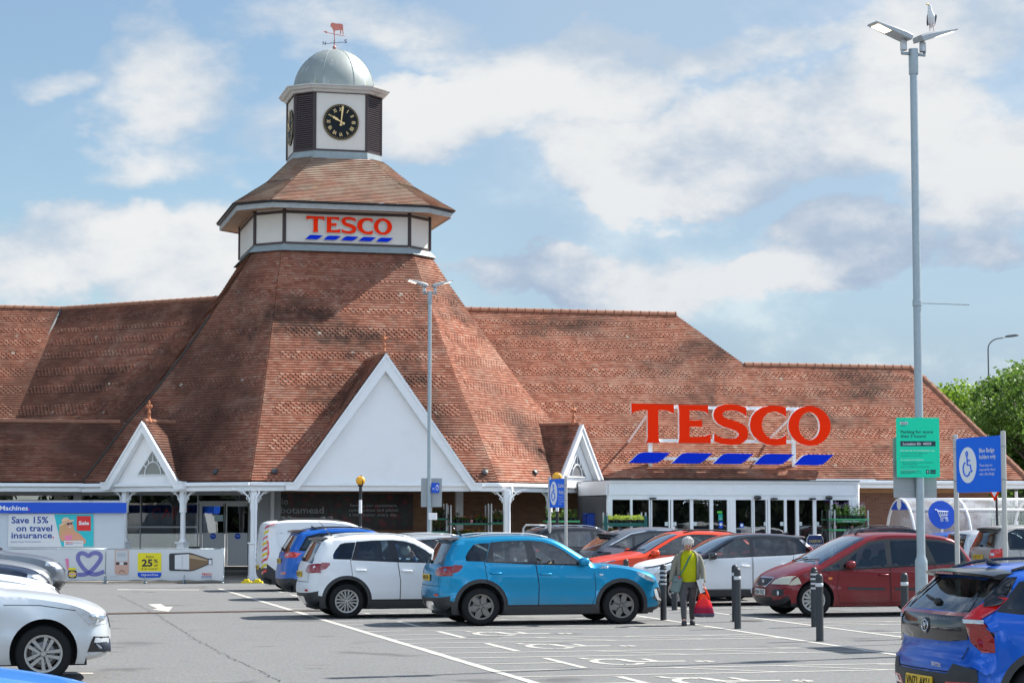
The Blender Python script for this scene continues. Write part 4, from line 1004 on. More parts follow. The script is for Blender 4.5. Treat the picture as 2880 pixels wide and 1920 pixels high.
    def build(s, roofm, wheel, full):
        S = s.S; R = s.root; o = s.o; n = len(o); zg = S.get('rg', None); ws = S['ws']; NTt = 12
        ts = [-1, -.97, -.9, -.82, -.7, -.45, -.15, .15, .45, .7, .82, .9, .97, 1]
        body = MB(); gf = MB(); gr = MB(); rf_ = MB(); lo_ = MB(); grid = [[s.P(i, t) for t in ts] for i in range(n)]
        lowz = S.get('low', .40)
        for i in range(n - 1):
            cx, cz = (o[i][0] + o[i + 1][0]) / 2, (o[i][1] + o[i + 1][1]) / 2; nx, nz = s.nr[i]
            for k in range(len(ts) - 1):
                tc_ = abs(ts[k] + ts[k + 1]) / 2; q = [grid[i][k], grid[i + 1][k], grid[i + 1][k + 1], grid[i][k + 1]]
                d = body
                if nx > 0 and ws[0][0] < cx < ws[1][0] and cz > ws[1][1] - .02 and tc_ < .90: d = gf
                elif zg and nx < 0 and zg[0] < cz < zg[1] and cx < .5 and tc_ < .86: d = gr
                elif cz < lowz and (nx < -.3 or nx > .3): d = lo_
                elif roofm and ((cz > S['belt'][0][1] + .30 and cx > S.get('roofx', -.6)) or (ws[0][0] < cx < ws[1][0] and cz > ws[1][1] - .02)): d = rf_
                d.add(q, [(0, 1, 2, 3)])
        # side skins by constrained triangulation
        ar = S['ar']; zc = S['r']; zs = S.get('sill', .20)
        arcs = []
        for ax in (0, s.WB): arcs.append([(ax + ar * cos(a), zc + .015 + ar * sin(a)) for a in [2 * pi * k / 36 for k in range(36)]])
        rim = [p for p in s.rim]
        # drop rim points below the sill line and close along it
        bnd = rim + [(rim[-1][0] - .02, zs), (rim[0][0] + .02, zs)]
        regs = [(nm, rs(pl, .09), m_, nm2) for nm, pl, m_, nm2 in [(a, b_, c, a) for a, b_, c in s.regions()]]
        V2 = []; E2 = []
        def addp(pl, st=.09):
            p = rs(pl, st); k = len(V2); V2.extend(p); E2.extend((k + i, k + (i + 1) % len(p)) for i in range(len(p)))
        addp(bnd, .12)
        for a in arcs: addp(a)
        for nm, pl, m_, _ in regs: addp(pl)
        x = s.xr
        while x < s.xf:
            z = zs
            while z < 1.9:
                V2.append((x + .013, z + .007)); z += .085
            x += .11
        V, _, Fc = delaunay_2d_cdt([Vector(p) for p in V2], E2, [], 0, 1e-4)[:3]
        groups = {}
        for f in Fc:
            c = sum((V[i] for i in f), Vector((0, 0))) / len(f); c = (c.x, c.y)
            if not inside(c, bnd): continue
            if any((c[0] - ax) ** 2 + (c[1] - zc - .015) ** 2 < (ar - .002) ** 2 for ax in (0, s.WB)): continue
            key = 'body'
            for k, (nm, pl, m_, _) in enumerate(regs):
                if inside(c, pl): key = k; break
            groups.setdefault(key, []).append(tuple(f))
        s.parts = {}
        for key, fs in groups.items():
            for sd in ('L', 'R'):
                vs = [s.at(sd, v.x, v.y, 0) for v in V]; used = sorted({i for f in fs for i in f}); mp_ = {i: k for k, i in enumerate(used)}
                # orient outward
                ff = []
                for f in fs:
                    a, b_, c = [V[i] for i in f[:3]]; ccw = (b_.x - a.x) * (c.y - a.y) - (b_.y - a.y) * (c.x - a.x) > 0
                    t = [mp_[i] for i in f]; ff.append(tuple(t if ccw == (sd == 'R') else t[::-1]))
                if key == 'body': body.add([vs[i] for i in used], ff); continue
                nm, pl, m_, _ = regs[key]
                if nm == 'cladding': lo_.add([vs[i] for i in used], ff); continue
                b = MB(); b.add([vs[i] for i in used], ff); ob = b.build(nm, m_, R, smooth=True); s.parts.setdefault(nm, []).append(ob)
                if nm == 'door':
                    mode = sd; s.ribbon(pl + [pl[0]], mode, .009, off=.002, parent=ob)
        bo = body.build('body', s.paint, R, smooth=True, angle=42, weld=True); s.body = bo
        lo_.build('bumper_cladding', S.get('lowm', CLAD), R, smooth=True, angle=42, weld=True)
        if rf_.v: rf_.build('roof_panel', roofm, R, smooth=True, angle=42, weld=True)
        gf.build('windscreen', GLW, R, smooth=True, weld=True); 
        if gr.v: gr.build('rear_window', GLD, R, smooth=True, weld=True)
        # underside, arch liners
        u = MB(); u.box((s.xr + .25, -.60, .17), (s.xf - .3, .60, .50)); u.box((ar + .06, -s.Wm + .07, .19), (s.WB - ar - .06, s.Wm - .07, .46))
        u.box((s.xr + .15, -.70, .30), (-ar - .05, .70, .50)); u.box((s.WB + ar + .03, -.68, .26), (s.xf - .22, .68, .50))
        for ax in (0, s.WB):
            for sg in (-1, 1):
                w_ = s.Wm - .012; N_ = 18; vs = []
                for k in range(N_ + 1): a = pi * (-.12 + 1.24 * k / N_); vs += [(ax + ar * cos(a), sg * .58, zc + .015 + ar * sin(a)), (ax + ar * cos(a), sg * w_, zc + .015 + ar * sin(a))]
                u.add(vs, [(2 * k, 2 * k + 1, 2 * k + 3, 2 * k + 2) for k in range(N_)])
                u.add([(ax, sg * .585, zc)] + [(ax + ar * cos(pi * (-.12 + 1.24 * k / N_)), sg * .585, zc + .015 + ar * sin(pi * (-.12 + 1.24 * k / N_))) for k in range(N_ + 1)], [(0, k + 1, k + 2) for k in range(N_)])
        u.build('underbody', DARK, R)
        # wheels
        tm, rb = wheel_mesh(S['r'], S.get('spokes', (5, 'twin'))); al = wheel or ALLOY
        key = ('rimmesh', round(S['r'], 3), S.get('spokes', (5, 'twin')), al.name)
        for ax in (0, s.WB):
            for sg in (-1, 1):
                wo = bpy.data.objects.new('wheel', tm); COL.objects.link(wo); wo.parent = R; wo.location = (ax, sg * (s.Wm - .115), S['r']); wo.rotation_euler = (0, random.uniform(0, 1.2), 0)
                if sg > 0: wo.rotation_euler = (0, 0, pi)
                if ax and S.get('steer'): wo.rotation_euler.z += S['steer']
                if key not in WHEELS: ro = rb.build('rim', [al, TRIM, GREYM], wo, smooth=True, angle=30); WHEELS[key] = ro.data
                else: ro = bpy.data.objects.new('rim', WHEELS[key]); COL.objects.link(ro); ro.parent = wo
        # seats, dashboard, steering wheel
        if full:
            zb = S['belt'][0][1]; fx = S.get('seatx', s.WB * .47)
            for x_, ys_ in ((fx, (-.36, .36)), (fx - .85, (-.38, .0, .38))):
                for y_ in ys_:
                    b = MB(); M = Matrix.Translation((x_, y_, .52)) @ Matrix.Rotation(-.25, 4, 'Y'); b.M = M
                    b.bbox((-.08, -.23, 0), (.05, .23, .56), .05); b.bbox((-.055, -.13, .58), (.035, .13, .76), .04); b.box((-.02, -.05, .54), (0, .05, .6)); b.M = Matrix(); b.bbox((x_ - .05, y_ - .23, .38), (x_ + .48, y_ + .23, .52), .05)
                    b.build('seat', SEAT, R, smooth=True, angle=40)
            b = MB(); wx = ws[1][0]; b.bbox((wx - .62, -.66, .55), (wx - .10, .66, ws[1][1] - .10), .06); b.box((s.xr + .35, -.62, .45), (wx - .1, .62, .50))
            b.build('dashboard', DARK, R)
            b = MB(); b.M = Matrix.Translation((wx - .68, -.36, ws[1][1] - .12)) @ Matrix.Rotation(1.15, 4, 'Y'); b.tube([(.18 * cos(a), .18 * sin(a), 0) for a in [k * pi / 8 for k in range(16)]], .016, 6, closed=True); b.box((-.17, -.02, -.01), (.17, .02, .01))
            b.build('steering_wheel', DARK, R)
    def regions(s):
        S = s.S; out = []
        for pl in S['win']: out.append(('window', rnd(pl, .10), GL))
        for pl in S.get('wind', []): out.append(('window', rnd(pl, .10), GLD))
        if 'frame' in S: out.append(('window_trim', S['frame'], S.get('framem', TRIM)))
        if s.roofm and 'pillars' in S: out.append(('window_trim', S['pillars'], TRIM))
        if 'tail' in S: out.append(('tail_light', S['tail'], S.get('tailm', TAILR)))
        if 'head' in S: out.append(('headlight', S['head'], S.get('headm', HEADL)))
        c = S.get('clad', .06)
        if c:
            for ax in (0, s.WB): out.append(('cladding', [(ax + (S['ar'] + c) * cos(a), S['r'] + .015 + (S['ar'] + c) * sin(a)) for a in [2 * pi * k / 40 for k in range(40)]], CLAD))
        for pl in S.get('lowpoly', []): out.append(('cladding', pl, CLAD))
        for pl in S['doors']: out.append(('door', pl, s.paint))
        return out
    def mirror(s, x, z, m=None, rx=.09):
        for sg in (-1, 1):
            w_ = s.W(x, z); b = MB(); blobm(b, (x, sg * (w_ + .13), z + .03), (rx, .10, .075)); b.tube([(x + .02, sg * (w_ - .05), z - .05), (x + .01, sg * (w_ + .08), z - .01)], .03, 6)
            b.build('door_mirror', m or s.paint, s.root, smooth=True)
    def handle(s, x, z, m=None):
        for sg in (-1, 1):
            w_ = s.W(x, z); b = MB(); b.tube([(x - .10, sg * (w_ + .005), z), (x - .08, sg * (w_ + .032), z), (x + .08, sg * (w_ + .032), z + .004), (x + .10, sg * (w_ + .005), z + .004)], .015, 6)
            b.build('door_handle', m or s.paint, s.root, smooth=True)
    def rails(s, x0, x1, m=None, h=.035, y=None):
        for sg in (-1, 1):
            pts = []; 
            for k in range(11):
                x = x0 + (x1 - x0) * k / 10; yy = y or (s.Wm * .66); p = s.at('top', x, yy); pts.append((x, sg * yy, p[2] + h * min(1, 4 * min(k, 10 - k) / 10) + .005))
            b = MB(); b.tube(pts, .016, 6); b.build('roof_rail', m or LGREY, s.root, smooth=True)
    def plate(s, end, z, txt, tilt=0, y=0):
        p = s.at(end, y, z); f = end == 'front'; M = Matrix.Translation(p) @ Matrix.Rotation((pi / 2 if f else -pi / 2), 4, 'Z') @ Matrix.Rotation(tilt, 4, 'X')
        b = MB(); b.M = M; b.bbox((-.26, -.022, -.056), (.26, .0, .056), .006); pl = b.build('number_plate', PLW if f else PLY, s.root)
        if txt: text(txt, width=.47, height=.079, M=M @ place(-.235, -.023, -.0395), m=SEAM, parent=pl, bold=.012)
        return M
    def spoiler(s, x0, x1, z, m=None, th=.035):
        b = MB(); w_ = s.W(x1, z - .05) * .90; N_ = 12; vs = []; fs = []
        for k in range(N_ + 1):
            y = -w_ + 2 * w_ * k / N_; q = abs(y / w_); zt = s.at('top', x1, y)[2] + .004; xe = x0 + (x1 - x0) * .45 * q ** 4
            vs += [(x1 + .05, y, zt + .004), (x1 - (x1 - xe) * .6, y, zt - .004), (xe, y, zt - .022), (xe + .015, y, zt - th - .012), (x1, y, zt - th - .03)]
        for k in range(N_):
            for i in range(4): fs.append((k * 5 + i, k * 5 + i + 1, k * 5 + 6 + i, k * 5 + 5 + i))
        fs += [(4, 3, 2, 1, 0), tuple(N_ * 5 + i for i in range(5))]
        b.add(vs, fs); b.build('spoiler', m or s.paint, s.root, smooth=True, angle=40)
    def antenna(s, x, kind='rod', y=0):
        p = s.at('top', x, y); b = MB()
        if kind == 'rod': b.tube([(p[0], y, p[2]), (p[0] - .10, y, p[2] + .10), (p[0] - .26, y, p[2] + .30)], [.022, .009, .003], 6)
        else: b.prism([(x + .11, p[2] - .01), (x - .06, p[2] - .0), (x - .09, p[2] + .065), (x - .06, p[2] + .06)], -.018, .018)
        b.build('antenna', TRIM, s.root, smooth=True)
    def wiper(s, z, x=None):
        p = s.at('rear', 0, z); q = s.at('rear', .33, z + .04); b = MB(); b.tube([(p[0] - .02, 0, z), (q[0] - .02, .33, z + .04)], .012, 6); blobm(b, (p[0] - .015, 0, z), (.03, .05, .03), 6); b.build('rear_wiper', BLACK, s.root, smooth=True)
    def front_wipers(s):
        (xa, za), (xb, zb) = s.S['ws']
        for y0 in (-.55, .05):
            a = s.at('top', xb - .02, y0, .02); c = s.at('top', xb - .14, y0 + .5, .02); b = MB(); b.tube([a, c], .010, 5); b.build('wiper', BLACK, s.root)
def Q(fx, fz): return lambda *pts: [(fx(p[0]), fz(p[0], p[1])) for p in pts]
# ---- compact SUV traced from the turquoise one (pixel trace -> metres)
tv = Q(lambda X: (X - 388) / 416, lambda X, Z: (1195 - .0077 * (X - 388) - Z) / 417)
SUV = dict(wb=2.5, w=1.775, r=.334, ar=.405, clad=.07, low=.47, pr=.22, pf=.26, belt=((-.7, 1.10), (2.1, 1.04)), spokes=(6, 'petal'), th=.36,
  top=[(-.62, .22), (-.72, .30), (-.795, .46), (-.80, .62), (-.77, .72), (-.755, .98), (-.70, 1.08), (-.51, 1.44), (-.45, 1.515), (-.28, 1.562), (.1, 1.59), (.6, 1.605), (1.1, 1.59), (1.42, 1.53), (1.75, 1.33), (2.08, 1.105), (2.2, 1.085), (2.6, 1.06), (2.95, .99), (3.20, .90), (3.30, .78), (3.355, .60), (3.37, .42), (3.30, .26), (3.15, .20)],
  ws=((1.40, 1.53), (2.08, 1.10)), rg=(1.09, 1.45),
  win=[tv((775, 580), (850, 585), (925, 608), (1000, 651), (1060, 697), (1110, 740), (808, 736))],
  wind=[tv((280, 692), (300, 655), (342, 603), (380, 592), (466, 587), (424, 726), (283, 722)), tv((490, 590), (718, 577), (738, 728), (480, 726))],
  frame=tv((424, 729), (470, 583), (600, 572), (760, 568), (850, 576), (930, 598), (1010, 642), (1080, 695), (1135, 732), (1215, 750), (1130, 754), (780, 744)),
  tail=tv((150, 745), (255, 752), (258, 765), (225, 800), (120, 830), (60, 828), (60, 752)),
  head=tv((1540, 798), (1600, 798), (1650, 818), (1720, 870), (1720, 885), (1620, 858), (1560, 822)),
  lowpoly=[[(-1, 0), (-1, .50), (-.62, .46), (-.30, .40), (0, .3), (2.5, .3), (3.0, .30), (3.5, .33), (3.5, 0)], [(.3, 0), (.3, .365), (2.2, .365), (2.2, 0)]],
  doors=[tv((415, 728), (425, 800), (432, 872), (500, 895), (560, 960), (575, 1048), (808, 1050), (812, 900), (790, 744)), tv((793, 744), (814, 900), (811, 1050), (1205, 1050), (1232, 980), (1232, 860), (1215, 752))])
def suv_extras(c, plate, lampm=TAILR):
    for sg in (-1, 1):
        c.over('tail_light', [(sg * .50, .90), (sg * .54, 1.03), (sg * .90, 1.06), (sg * .90, .88), (sg * .66, .87)][::1], 'rear', lampm, .006)
        c.over('fog_lamp', [(sg * .58, .52), (sg * .70, .52), (sg * .70, .56), (sg * .58, .56)], 'rear', TAILB, .006)
        c.over('fog_lamp_surround', rnd([(sg * .52, .40), (sg * .55, .62), (sg * .80, .66), (sg * .84, .44)], .2), 'front', TRIM, .006)
    c.over('rear_skid_plate', [(-.5, .26), (-.45, .42), (.45, .42), (.5, .26)], 'rear', CHR, .008)
    c.both('fog_trim', [(3.10, .62), (3.16, .62), (3.20, .47), (3.28, .43), (3.28, .40), (3.17, .42), (3.12, .50)], LGREY, .006)
    c.both('side_vent', tv((1240, 752), (1330, 757), (1330, 772), (1260, 770)), CHR, .006)
    c.both('side_repeater', rnd(tv((1262, 812), (1290, 812), (1290, 826), (1262, 826)), .3), AMB if False else CHR, .006)
    c.over('grille', rnd([(-.52, .70), (-.52, .84), (.52, .84), (.52, .70)], .15), 'front', TRIM, .006)
    c.plate('rear', .84, plate); c.plate('front', .52, plate); c.mirror(1.80, 1.09); c.handle(.26, .92); c.handle(1.14, .90)
    c.spoiler(-.56, -.34, 1.565); c.antenna(-.15); c.wiper(1.12); c.front_wipers(); c.rails(-.2, 1.25, LGREY)
    c.ribbon([(-.70, .70), (.70, .70)], 'rear', .010); c.ribbon([(-.66, .72), (-.66, 1.08)], 'rear', .008); c.ribbon([(.66, .72), (.66, 1.08)], 'rear', .008)
TURQ = paintm('paint_turquoise', (.0, .225, .42), .5)
c = Car('parked_car', 'turquoise compact SUV with dark wheel arches, nearest car in the middle bays', 'car', SUV, 37.42, 8.55, paint=TURQ, scale=1.025, zs=.965, wheel=ALLOYG, group='cars parked in the middle bays')
suv_extras(c, 'HN70')
WHP = paintm('paint_white', (.74, .76, .78), 0, .4)
SUV2 = dict(SUV); SUV2['spokes'] = (8, 'split')
c = Car('parked_car', 'white compact SUV with a driver inside, between the blue SUV and the turquoise one', 'car', SUV2, 40.60, 6.72, paint=WHP, zs=.975, wheel=ALLOY, group='cars parked in the middle bays')
suv_extras(c, 'LR19')
# ---- larger blue SUV
BSUV = dict(SUV); BSUV.update(wb=2.64, w=1.84, top=[(-.70, .24), (-.84, .34), (-.88, .50), (-.86, .66), (-.80, .95), (-.76, 1.10), (-.54, 1.47), (-.48, 1.56), (-.25, 1.61), (.4, 1.645), (1.0, 1.64), (1.35, 1.59), (1.7, 1.40), (2.1, 1.13), (2.6, 1.08), (3.1, 1.0), (3.38, .85), (3.5, .66), (3.5, .42), (3.35, .24)],
  ws=((1.33, 1.59), (2.1, 1.12)), rg=(1.12, 1.48), win=[[(1.02, 1.12), (1.02, 1.50), (1.30, 1.48), (1.62, 1.28), (1.80, 1.13)]], wind=[[(-.42, 1.16), (-.28, 1.42), (.02, 1.48), (.10, 1.15)], [(.18, 1.15), (.10, 1.49), (.92, 1.52), (.94, 1.13)]],
  frame=[(-.50, 1.12), (-.30, 1.45), (0, 1.52), (1.0, 1.555), (1.34, 1.52), (1.7, 1.27), (1.92, 1.10)], tail=[(-.95, .97), (-.95, 1.10), (-.62, 1.09), (-.42, 1.07), (-.55, .97), (-.7, .95)], tailm=TAILB, head=[(3.0, .82), (3.02, .93), (3.6, .85), (3.6, .74)], lowpoly=[[(-1.2, 0), (-1.2, .52), (-.5, .48), (0, .3), (2.6, .33), (3.7, .3), (3.7, 0)], [(.3, 0), (.3, .37), (2.3, .37), (2.3, 0)]],
  doors=[[(.02, 1.14), (.10, .72), (.40, .55), (.48, .38), (.96, .38), (.98, 1.12)], [(1.0, 1.12), (.98, .38), (2.05, .38), (2.1, .8), (1.95, 1.1)]], spokes=(5, 'twin'), belt=((-.7, 1.10), (2.1, 1.07)))
BLP = paintm('paint_blue', (.0, .095, .42), .2)
c = Car('parked_car', 'blue SUV with slim red rear lamps beside the white van', 'car', BSUV, 49.5, 7.6, paint=BLP, group='cars parked in the middle bays')
for sg in (-1, 1):
    c.over('tail_light', [(sg * .42, 1.00), (sg * .46, 1.08), (sg * .92, 1.10), (sg * .92, .97), (sg * .60, .96)], 'rear', TAILB, .006); c.over('reflector', [(sg * .45, .58), (sg * .75, .59), (sg * .75, .64), (sg * .45, .63)], 'rear', TAILB, .006)
c.over('lamp_lens', [(.5, 1.02), (.53, 1.05), (.7, 1.05), (.7, 1.02)], 'rear', HEADL, .009); c.over('lamp_lens', [(-.5, 1.02), (-.53, 1.05), (-.7, 1.05), (-.7, 1.02)], 'rear', HEADL, .009)
c.plate('rear', .88, 'FD21'); c.mirror(1.72, 1.12); c.handle(.35, .97); c.handle(1.25, .95); c.spoiler(-.60, -.32, 1.60); c.antenna(.0, 'fin'); c.wiper(1.15); c.rails(-.2, 1.25, BLACK)
# ---- silver estate between them, mostly hidden
SED = dict(SUV); SED.update(wb=2.62, w=1.80, r=.32, ar=.37, clad=0, low=.22, top=[(-.78, .24), (-.92, .40), (-.93, .70), (-.88, .98), (-.62, 1.30), (-.50, 1.38), (0, 1.44), (.6, 1.475), (1.1, 1.46), (1.4, 1.39), (2.1, 1.00), (2.6, .95), (3.1, .86), (3.38, .74), (3.48, .55), (3.46, .36), (3.3, .20)],
  ws=((1.34, 1.42), (2.08, 1.01)), rg=(1.0, 1.33), belt=((-.8, .98), (2.1, .93)), win=[[(.94, .96), (.94, 1.34), (1.25, 1.32), (1.62, 1.14), (1.85, .97)]], wind=[[(-.55, 1.03), (-.35, 1.24), (-.05, 1.30), (.0, 1.0)], [(.06, 1.0), (.0, 1.31), (.86, 1.35), (.88, .97)]],
  frame=[(-.66, 1.0), (-.40, 1.27), (-.05, 1.34), (.9, 1.39), (1.28, 1.37), (1.68, 1.16), (1.98, .95)], tail=[(-1.1, .74), (-1.1, .92), (-.62, .93), (-.62, .80)], head=[(2.92, .62), (2.95, .76), (3.25, .79), (3.6, .72), (3.6, .60)], lowpoly=[], doors=[[(.0, 1.0), (.05, .62), (.38, .50), (.42, .27), (.90, .27), (.91, .97)], [(.93, .97), (.92, .27), (2.06, .27), (2.12, .7), (2.0, .95)]], spokes=(5, 'twin'))
SIL = paintm('paint_silver', (.50, .53, .55), .55)
def generic(c, plate=None, pz=.78, back=True, mir=(1.72, .97), hand=((.22, .84), (1.12, .82)), mirm=None):
    S = c.S
    for sg in (-1, 1):
        tz = [z for x, z in S['tail']] if 'tail' in S else [.8, .95]; a, b_ = min(tz), max(tz)
        c.over('tail_light', [(sg * .58, a), (sg * .60, b_), (sg * .92, b_), (sg * .92, a)], 'rear', S.get('tailm', TAILR), .006)
        hz2 = [z for x, z in S['head']]; a, b_ = min(hz2), max(hz2) - .03
        c.over('headlight', [(sg * .50, a + .02), (sg * .56, b_), (sg * .86, b_), (sg * .86, a)], 'front', S.get('headm', HEADL), .006)
        c.over('fog_lamp_surround', rnd([(sg * .52, .30), (sg * .55, .42), (sg * .78, .44), (sg * .80, .32)], .2), 'front', TRIM, .006)
    hz2 = [z for x, z in S['head']]; a, b_ = min(hz2), max(hz2)
    c.over('grille', rnd([(-.44, a - .06), (-.48, b_ - .05), (.48, b_ - .05), (.44, a - .06)], .15), 'front', TRIM, .006)
    c.over('lower_grille', [(-.5, .26), (-.55, .38), (.55, .38), (.5, .26)], 'front', TRIM, .006)
    if plate: c.plate('rear', pz, plate); c.plate('front', .47, plate)
    c.mirror(*mir, mirm); [c.handle(*h) for h in hand]; c.front_wipers()
c = Car('parked_car', 'silver estate car mostly hidden behind the white and turquoise SUVs', 'car', SED, 46.4, 9.05, paint=SIL, group='cars parked in the middle bays', scale=1.03); generic(c); c.rails(-.2, 1.1)
# ---- white van
VAN = dict(SUV); VAN.update(wb=2.75, w=1.83, r=.325, ar=.39, clad=0, low=.62, pr=.07, pf=.25, edge=.06, th=.12, belt=((-.7, 1.12), (2.3, 1.10)), lowm=CLAD,
  top=[(-.62, .25), (-.80, .32), (-.84, .50), (-.84, .80), (-.82, 1.2), (-.76, 1.70), (-.66, 1.82), (-.4, 1.86), (.4, 1.88), (1.2, 1.86), (1.7, 1.78), (2.2, 1.46), (2.5, 1.20), (2.7, 1.10), (3.2, .98), (3.5, .80), (3.56, .55), (3.5, .30)],
  ws=((1.72, 1.76), (2.5, 1.2)), rg=None, win=[[(1.42, 1.10), (1.42, 1.58), (1.80, 1.56), (2.15, 1.32), (2.34, 1.12)]], wind=[], frame=[(1.38, 1.06), (1.38, 1.62), (1.82, 1.60), (2.2, 1.36), (2.45, 1.08)],
  tail=[(-.9, .80), (-.9, 1.38), (-.72, 1.42), (-.66, 1.30), (-.64, 1.0), (-.70, .82)], tailm=TAILB, head=[(3.0, .80), (3.1, 1.0), (3.6, .9), (3.6, .75)],
  lowpoly=[[(-1, 0), (-1, .72), (-.70, .72), (-.45, .52), (-.39, .34), (-.3, .28), (2.6, .28), (3.0, .4), (3.7, .5), (3.7, 0)]], doors=[[(1.36, 1.66), (1.36, .30), (2.20, .30), (2.32, .60), (2.5, .75), (2.5, 1.08), (2.2, 1.40), (1.84, 1.66)]], spokes=(9, 'bar'))
c = Car('parked_van', 'white panel van with yellow and red chevrons on its rear corner', 'van', VAN, 55.4, 7.85, paint=WHP, group='cars parked in the middle bays', wheel=ALLOY, scale=.97)
c.both('side_panel_crease', rnd([(-.42, 1.52), (-.42, 1.56), (1.2, 1.58), (1.2, 1.54)], .1), WHP, .012); 
for sd in 'LR': c.ribbon([(-.44, 1.55), (-.36, 1.05), (-.1, .82), (.5, .78), (1.25, .78)], sd, .03, WHP, .012, 'swage'); c.ribbon([(.45, .3), (.45, 1.62), (1.3, 1.62)], sd, .008)
for k in range(9):
    z = .42 + k * .15
    for sg in (-1, 1): c.over('chevron', [(sg * .60, z), (sg * .88, z + .10), (sg * .88, z + .17), (sg * .60, z + .07)], 'rear', YEL if k % 2 else TAILB, .008, parent=c.body)
c.plate('rear', .62, 'WX19'); c.mirror(2.25, 1.12, BLACK); c.handle(1.55, .95, BLACK); c.rails(-.4, 1.3, BLACK, .05)
b = MB()
for x in (-.1, 1.0):
    for sg in (-1, 1): blobm(b, (x, sg * .62, 1.93), (.07, .03, .03), 6)
b.build('roof_rack_foot', BLACK, c.root)
# ---- grey coupe SUV facing right
GRY = paintm('paint_grey', (.16, .18, .205), .5)
CSU = dict(SUV); CSU.update(wb=2.77, w=1.85, r=.36, ar=.41, clad=.05, top=[(-.70, .26), (-.86, .36), (-.90, .56), (-.86, .78), (-.84, 1.02), (-.78, 1.12), (-.36, 1.42), (-.26, 1.50), (.1, 1.60), (.7, 1.655), (1.2, 1.65), (1.6, 1.55), (2.4, 1.13), (2.9, 1.06), (3.4, .94), (3.65, .75), (3.7, .5), (3.55, .26)],
  ws=((1.58, 1.55), (2.38, 1.14)), rg=(1.13, 1.41), belt=((-.8, 1.08), (2.4, 1.05)), win=[[(1.12, 1.12), (1.12, 1.50), (1.5, 1.46), (1.9, 1.26), (2.15, 1.10)]], wind=[[(-.32, 1.25), (.12, 1.42), (.10, 1.16)], [(.16, 1.16), (.20, 1.46), (.6, 1.52), (1.04, 1.53), (1.06, 1.12)]],
  frame=[(-.5, 1.20), (.1, 1.48), (.6, 1.565), (1.2, 1.56), (1.6, 1.47), (2.0, 1.26), (2.3, 1.08), (.1, 1.12)], tail=[(-1, 1.02), (-1, 1.10), (-.45, 1.08), (-.4, 1.05), (-.62, .93), (-.95, .93)], tailm=TRIM, head=[(3.1, .8), (3.2, .9), (3.8, .85), (3.8, .75)],
  doors=[[(.0, 1.14), (.08, .78), (.42, .6), (.50, .38), (1.08, .38), (1.10, 1.12)], [(1.12, 1.12), (1.10, .38), (2.2, .38), (2.3, .8), (2.15, 1.1)]], lowpoly=[[(-1.2, 0), (-1.2, .50), (-.5, .45), (0, .3), (2.6, .33), (3.9, .3), (3.9, 0)]])
c = Car('parked_car', 'grey coupe-style SUV facing right behind the orange-red car', 'car', CSU, 48.8, 14.75, paint=GRY, group='cars parked by the entrance')
c.mirror(1.95, 1.12); c.handle(.32, .98); c.handle(1.35, .96); c.spoiler(-.42, -.16, 1.50, GRY); c.antenna(.1, 'fin'); generic(c, None, mir=(1.95, 1.12), hand=())
for sd in 'LR': c.ribbon([(-.5, 1.20), (.1, 1.50), (.6, 1.585), (1.2, 1.58), (1.6, 1.49), (2.3, 1.10)], sd, .022, CHR, .006, 'chrome_strip')
c = Car('parked_car', 'black estate car facing right beyond the grey SUV, only its roof showing', 'car', BSUV, 53.5, 14.3, paint=paintm('paint_black', (.012, .014, .02), .2), group='cars parked by the entrance'); c.rails(-.3, 1.25, CHR, .05)
# ---- orange-red small SUV facing left, white one with black roof facing left
ORR = paintm('paint_orange_red', (.74, .055, .012), .15)
BAY = dict(SUV); BAY.update(wb=2.58, w=1.775, r=.33, ar=.385, clad=.065, low=.40, top=[(-.58, .26), (-.72, .36), (-.76, .52), (-.74, .68), (-.66, .76), (-.69, 1.00), (-.62, 1.10), (-.36, 1.33), (-.28, 1.42), (-.1, 1.465), (.4, 1.50), (.9, 1.50), (1.3, 1.45), (1.7, 1.26), (2.12, 1.02), (2.6, .97), (3.0, .89), (3.25, .76), (3.34, .58), (3.34, .40), (3.2, .22)],
  ws=((1.26, 1.46), (2.10, 1.02)), rg=(1.10, 1.36), belt=((-.65, 1.03), (2.1, .95)), win=[[(.98, 1.01), (.98, 1.38), (1.28, 1.36), (1.62, 1.18), (1.84, .99)]], wind=[[(-.32, 1.13), (-.12, 1.31), (.12, 1.34), (.10, 1.08)], [(.20, 1.07), (.18, 1.35), (.90, 1.39), (.90, 1.02)]],
  frame=[(-.42, 1.10), (-.16, 1.35), (.5, 1.42), (.95, 1.43), (1.3, 1.405), (1.68, 1.21), (1.98, .97), (.10, 1.04)], tail=[(-.80, .80), (-.80, 1.12), (-.52, 1.22), (-.46, 1.20), (-.60, 1.0), (-.52, .80)], tailm=TAILB,
  head=[(2.85, .55), (2.88, .70), (3.45, .68), (3.45, .50)], lowpoly=[[(-1.2, 0), (-1.2, .42), (-.4, .40), (0, .3), (2.6, .3), (3.0, .34), (3.5, .34), (3.5, 0)], [(.3, 0), (.3, .34), (2.3, .34), (2.3, 0)]],
  pillars=[(-.22, 1.36), (-.1, 1.6), (1.3, 1.6), (1.8, 1.3), (2.4, .96), (1.98, .96), (1.66, 1.21), (1.3, 1.40), (.5, 1.42), (-.12, 1.35)], doors=[[(.02, 1.06), (.10, .70), (.38, .55), (.45, .35), (.93, .35), (.94, 1.02)], [(.96, 1.02), (.95, .35), (2.02, .35), (2.08, .75), (1.95, .98)]], spokes=(5, 'twin'))
BAYR = dict(BAY); BAYR['roofx'] = -.75
c = Car('parked_car', 'orange-red small SUV facing left behind the white car with a black roof', 'car', BAY, 46.9, 16.7, back=True, paint=ORR, group='cars parked by the entrance', scale=1.05); generic(c, None, mir=(1.86, 1.0)); c.rails(-.1, 1.1, BLACK)
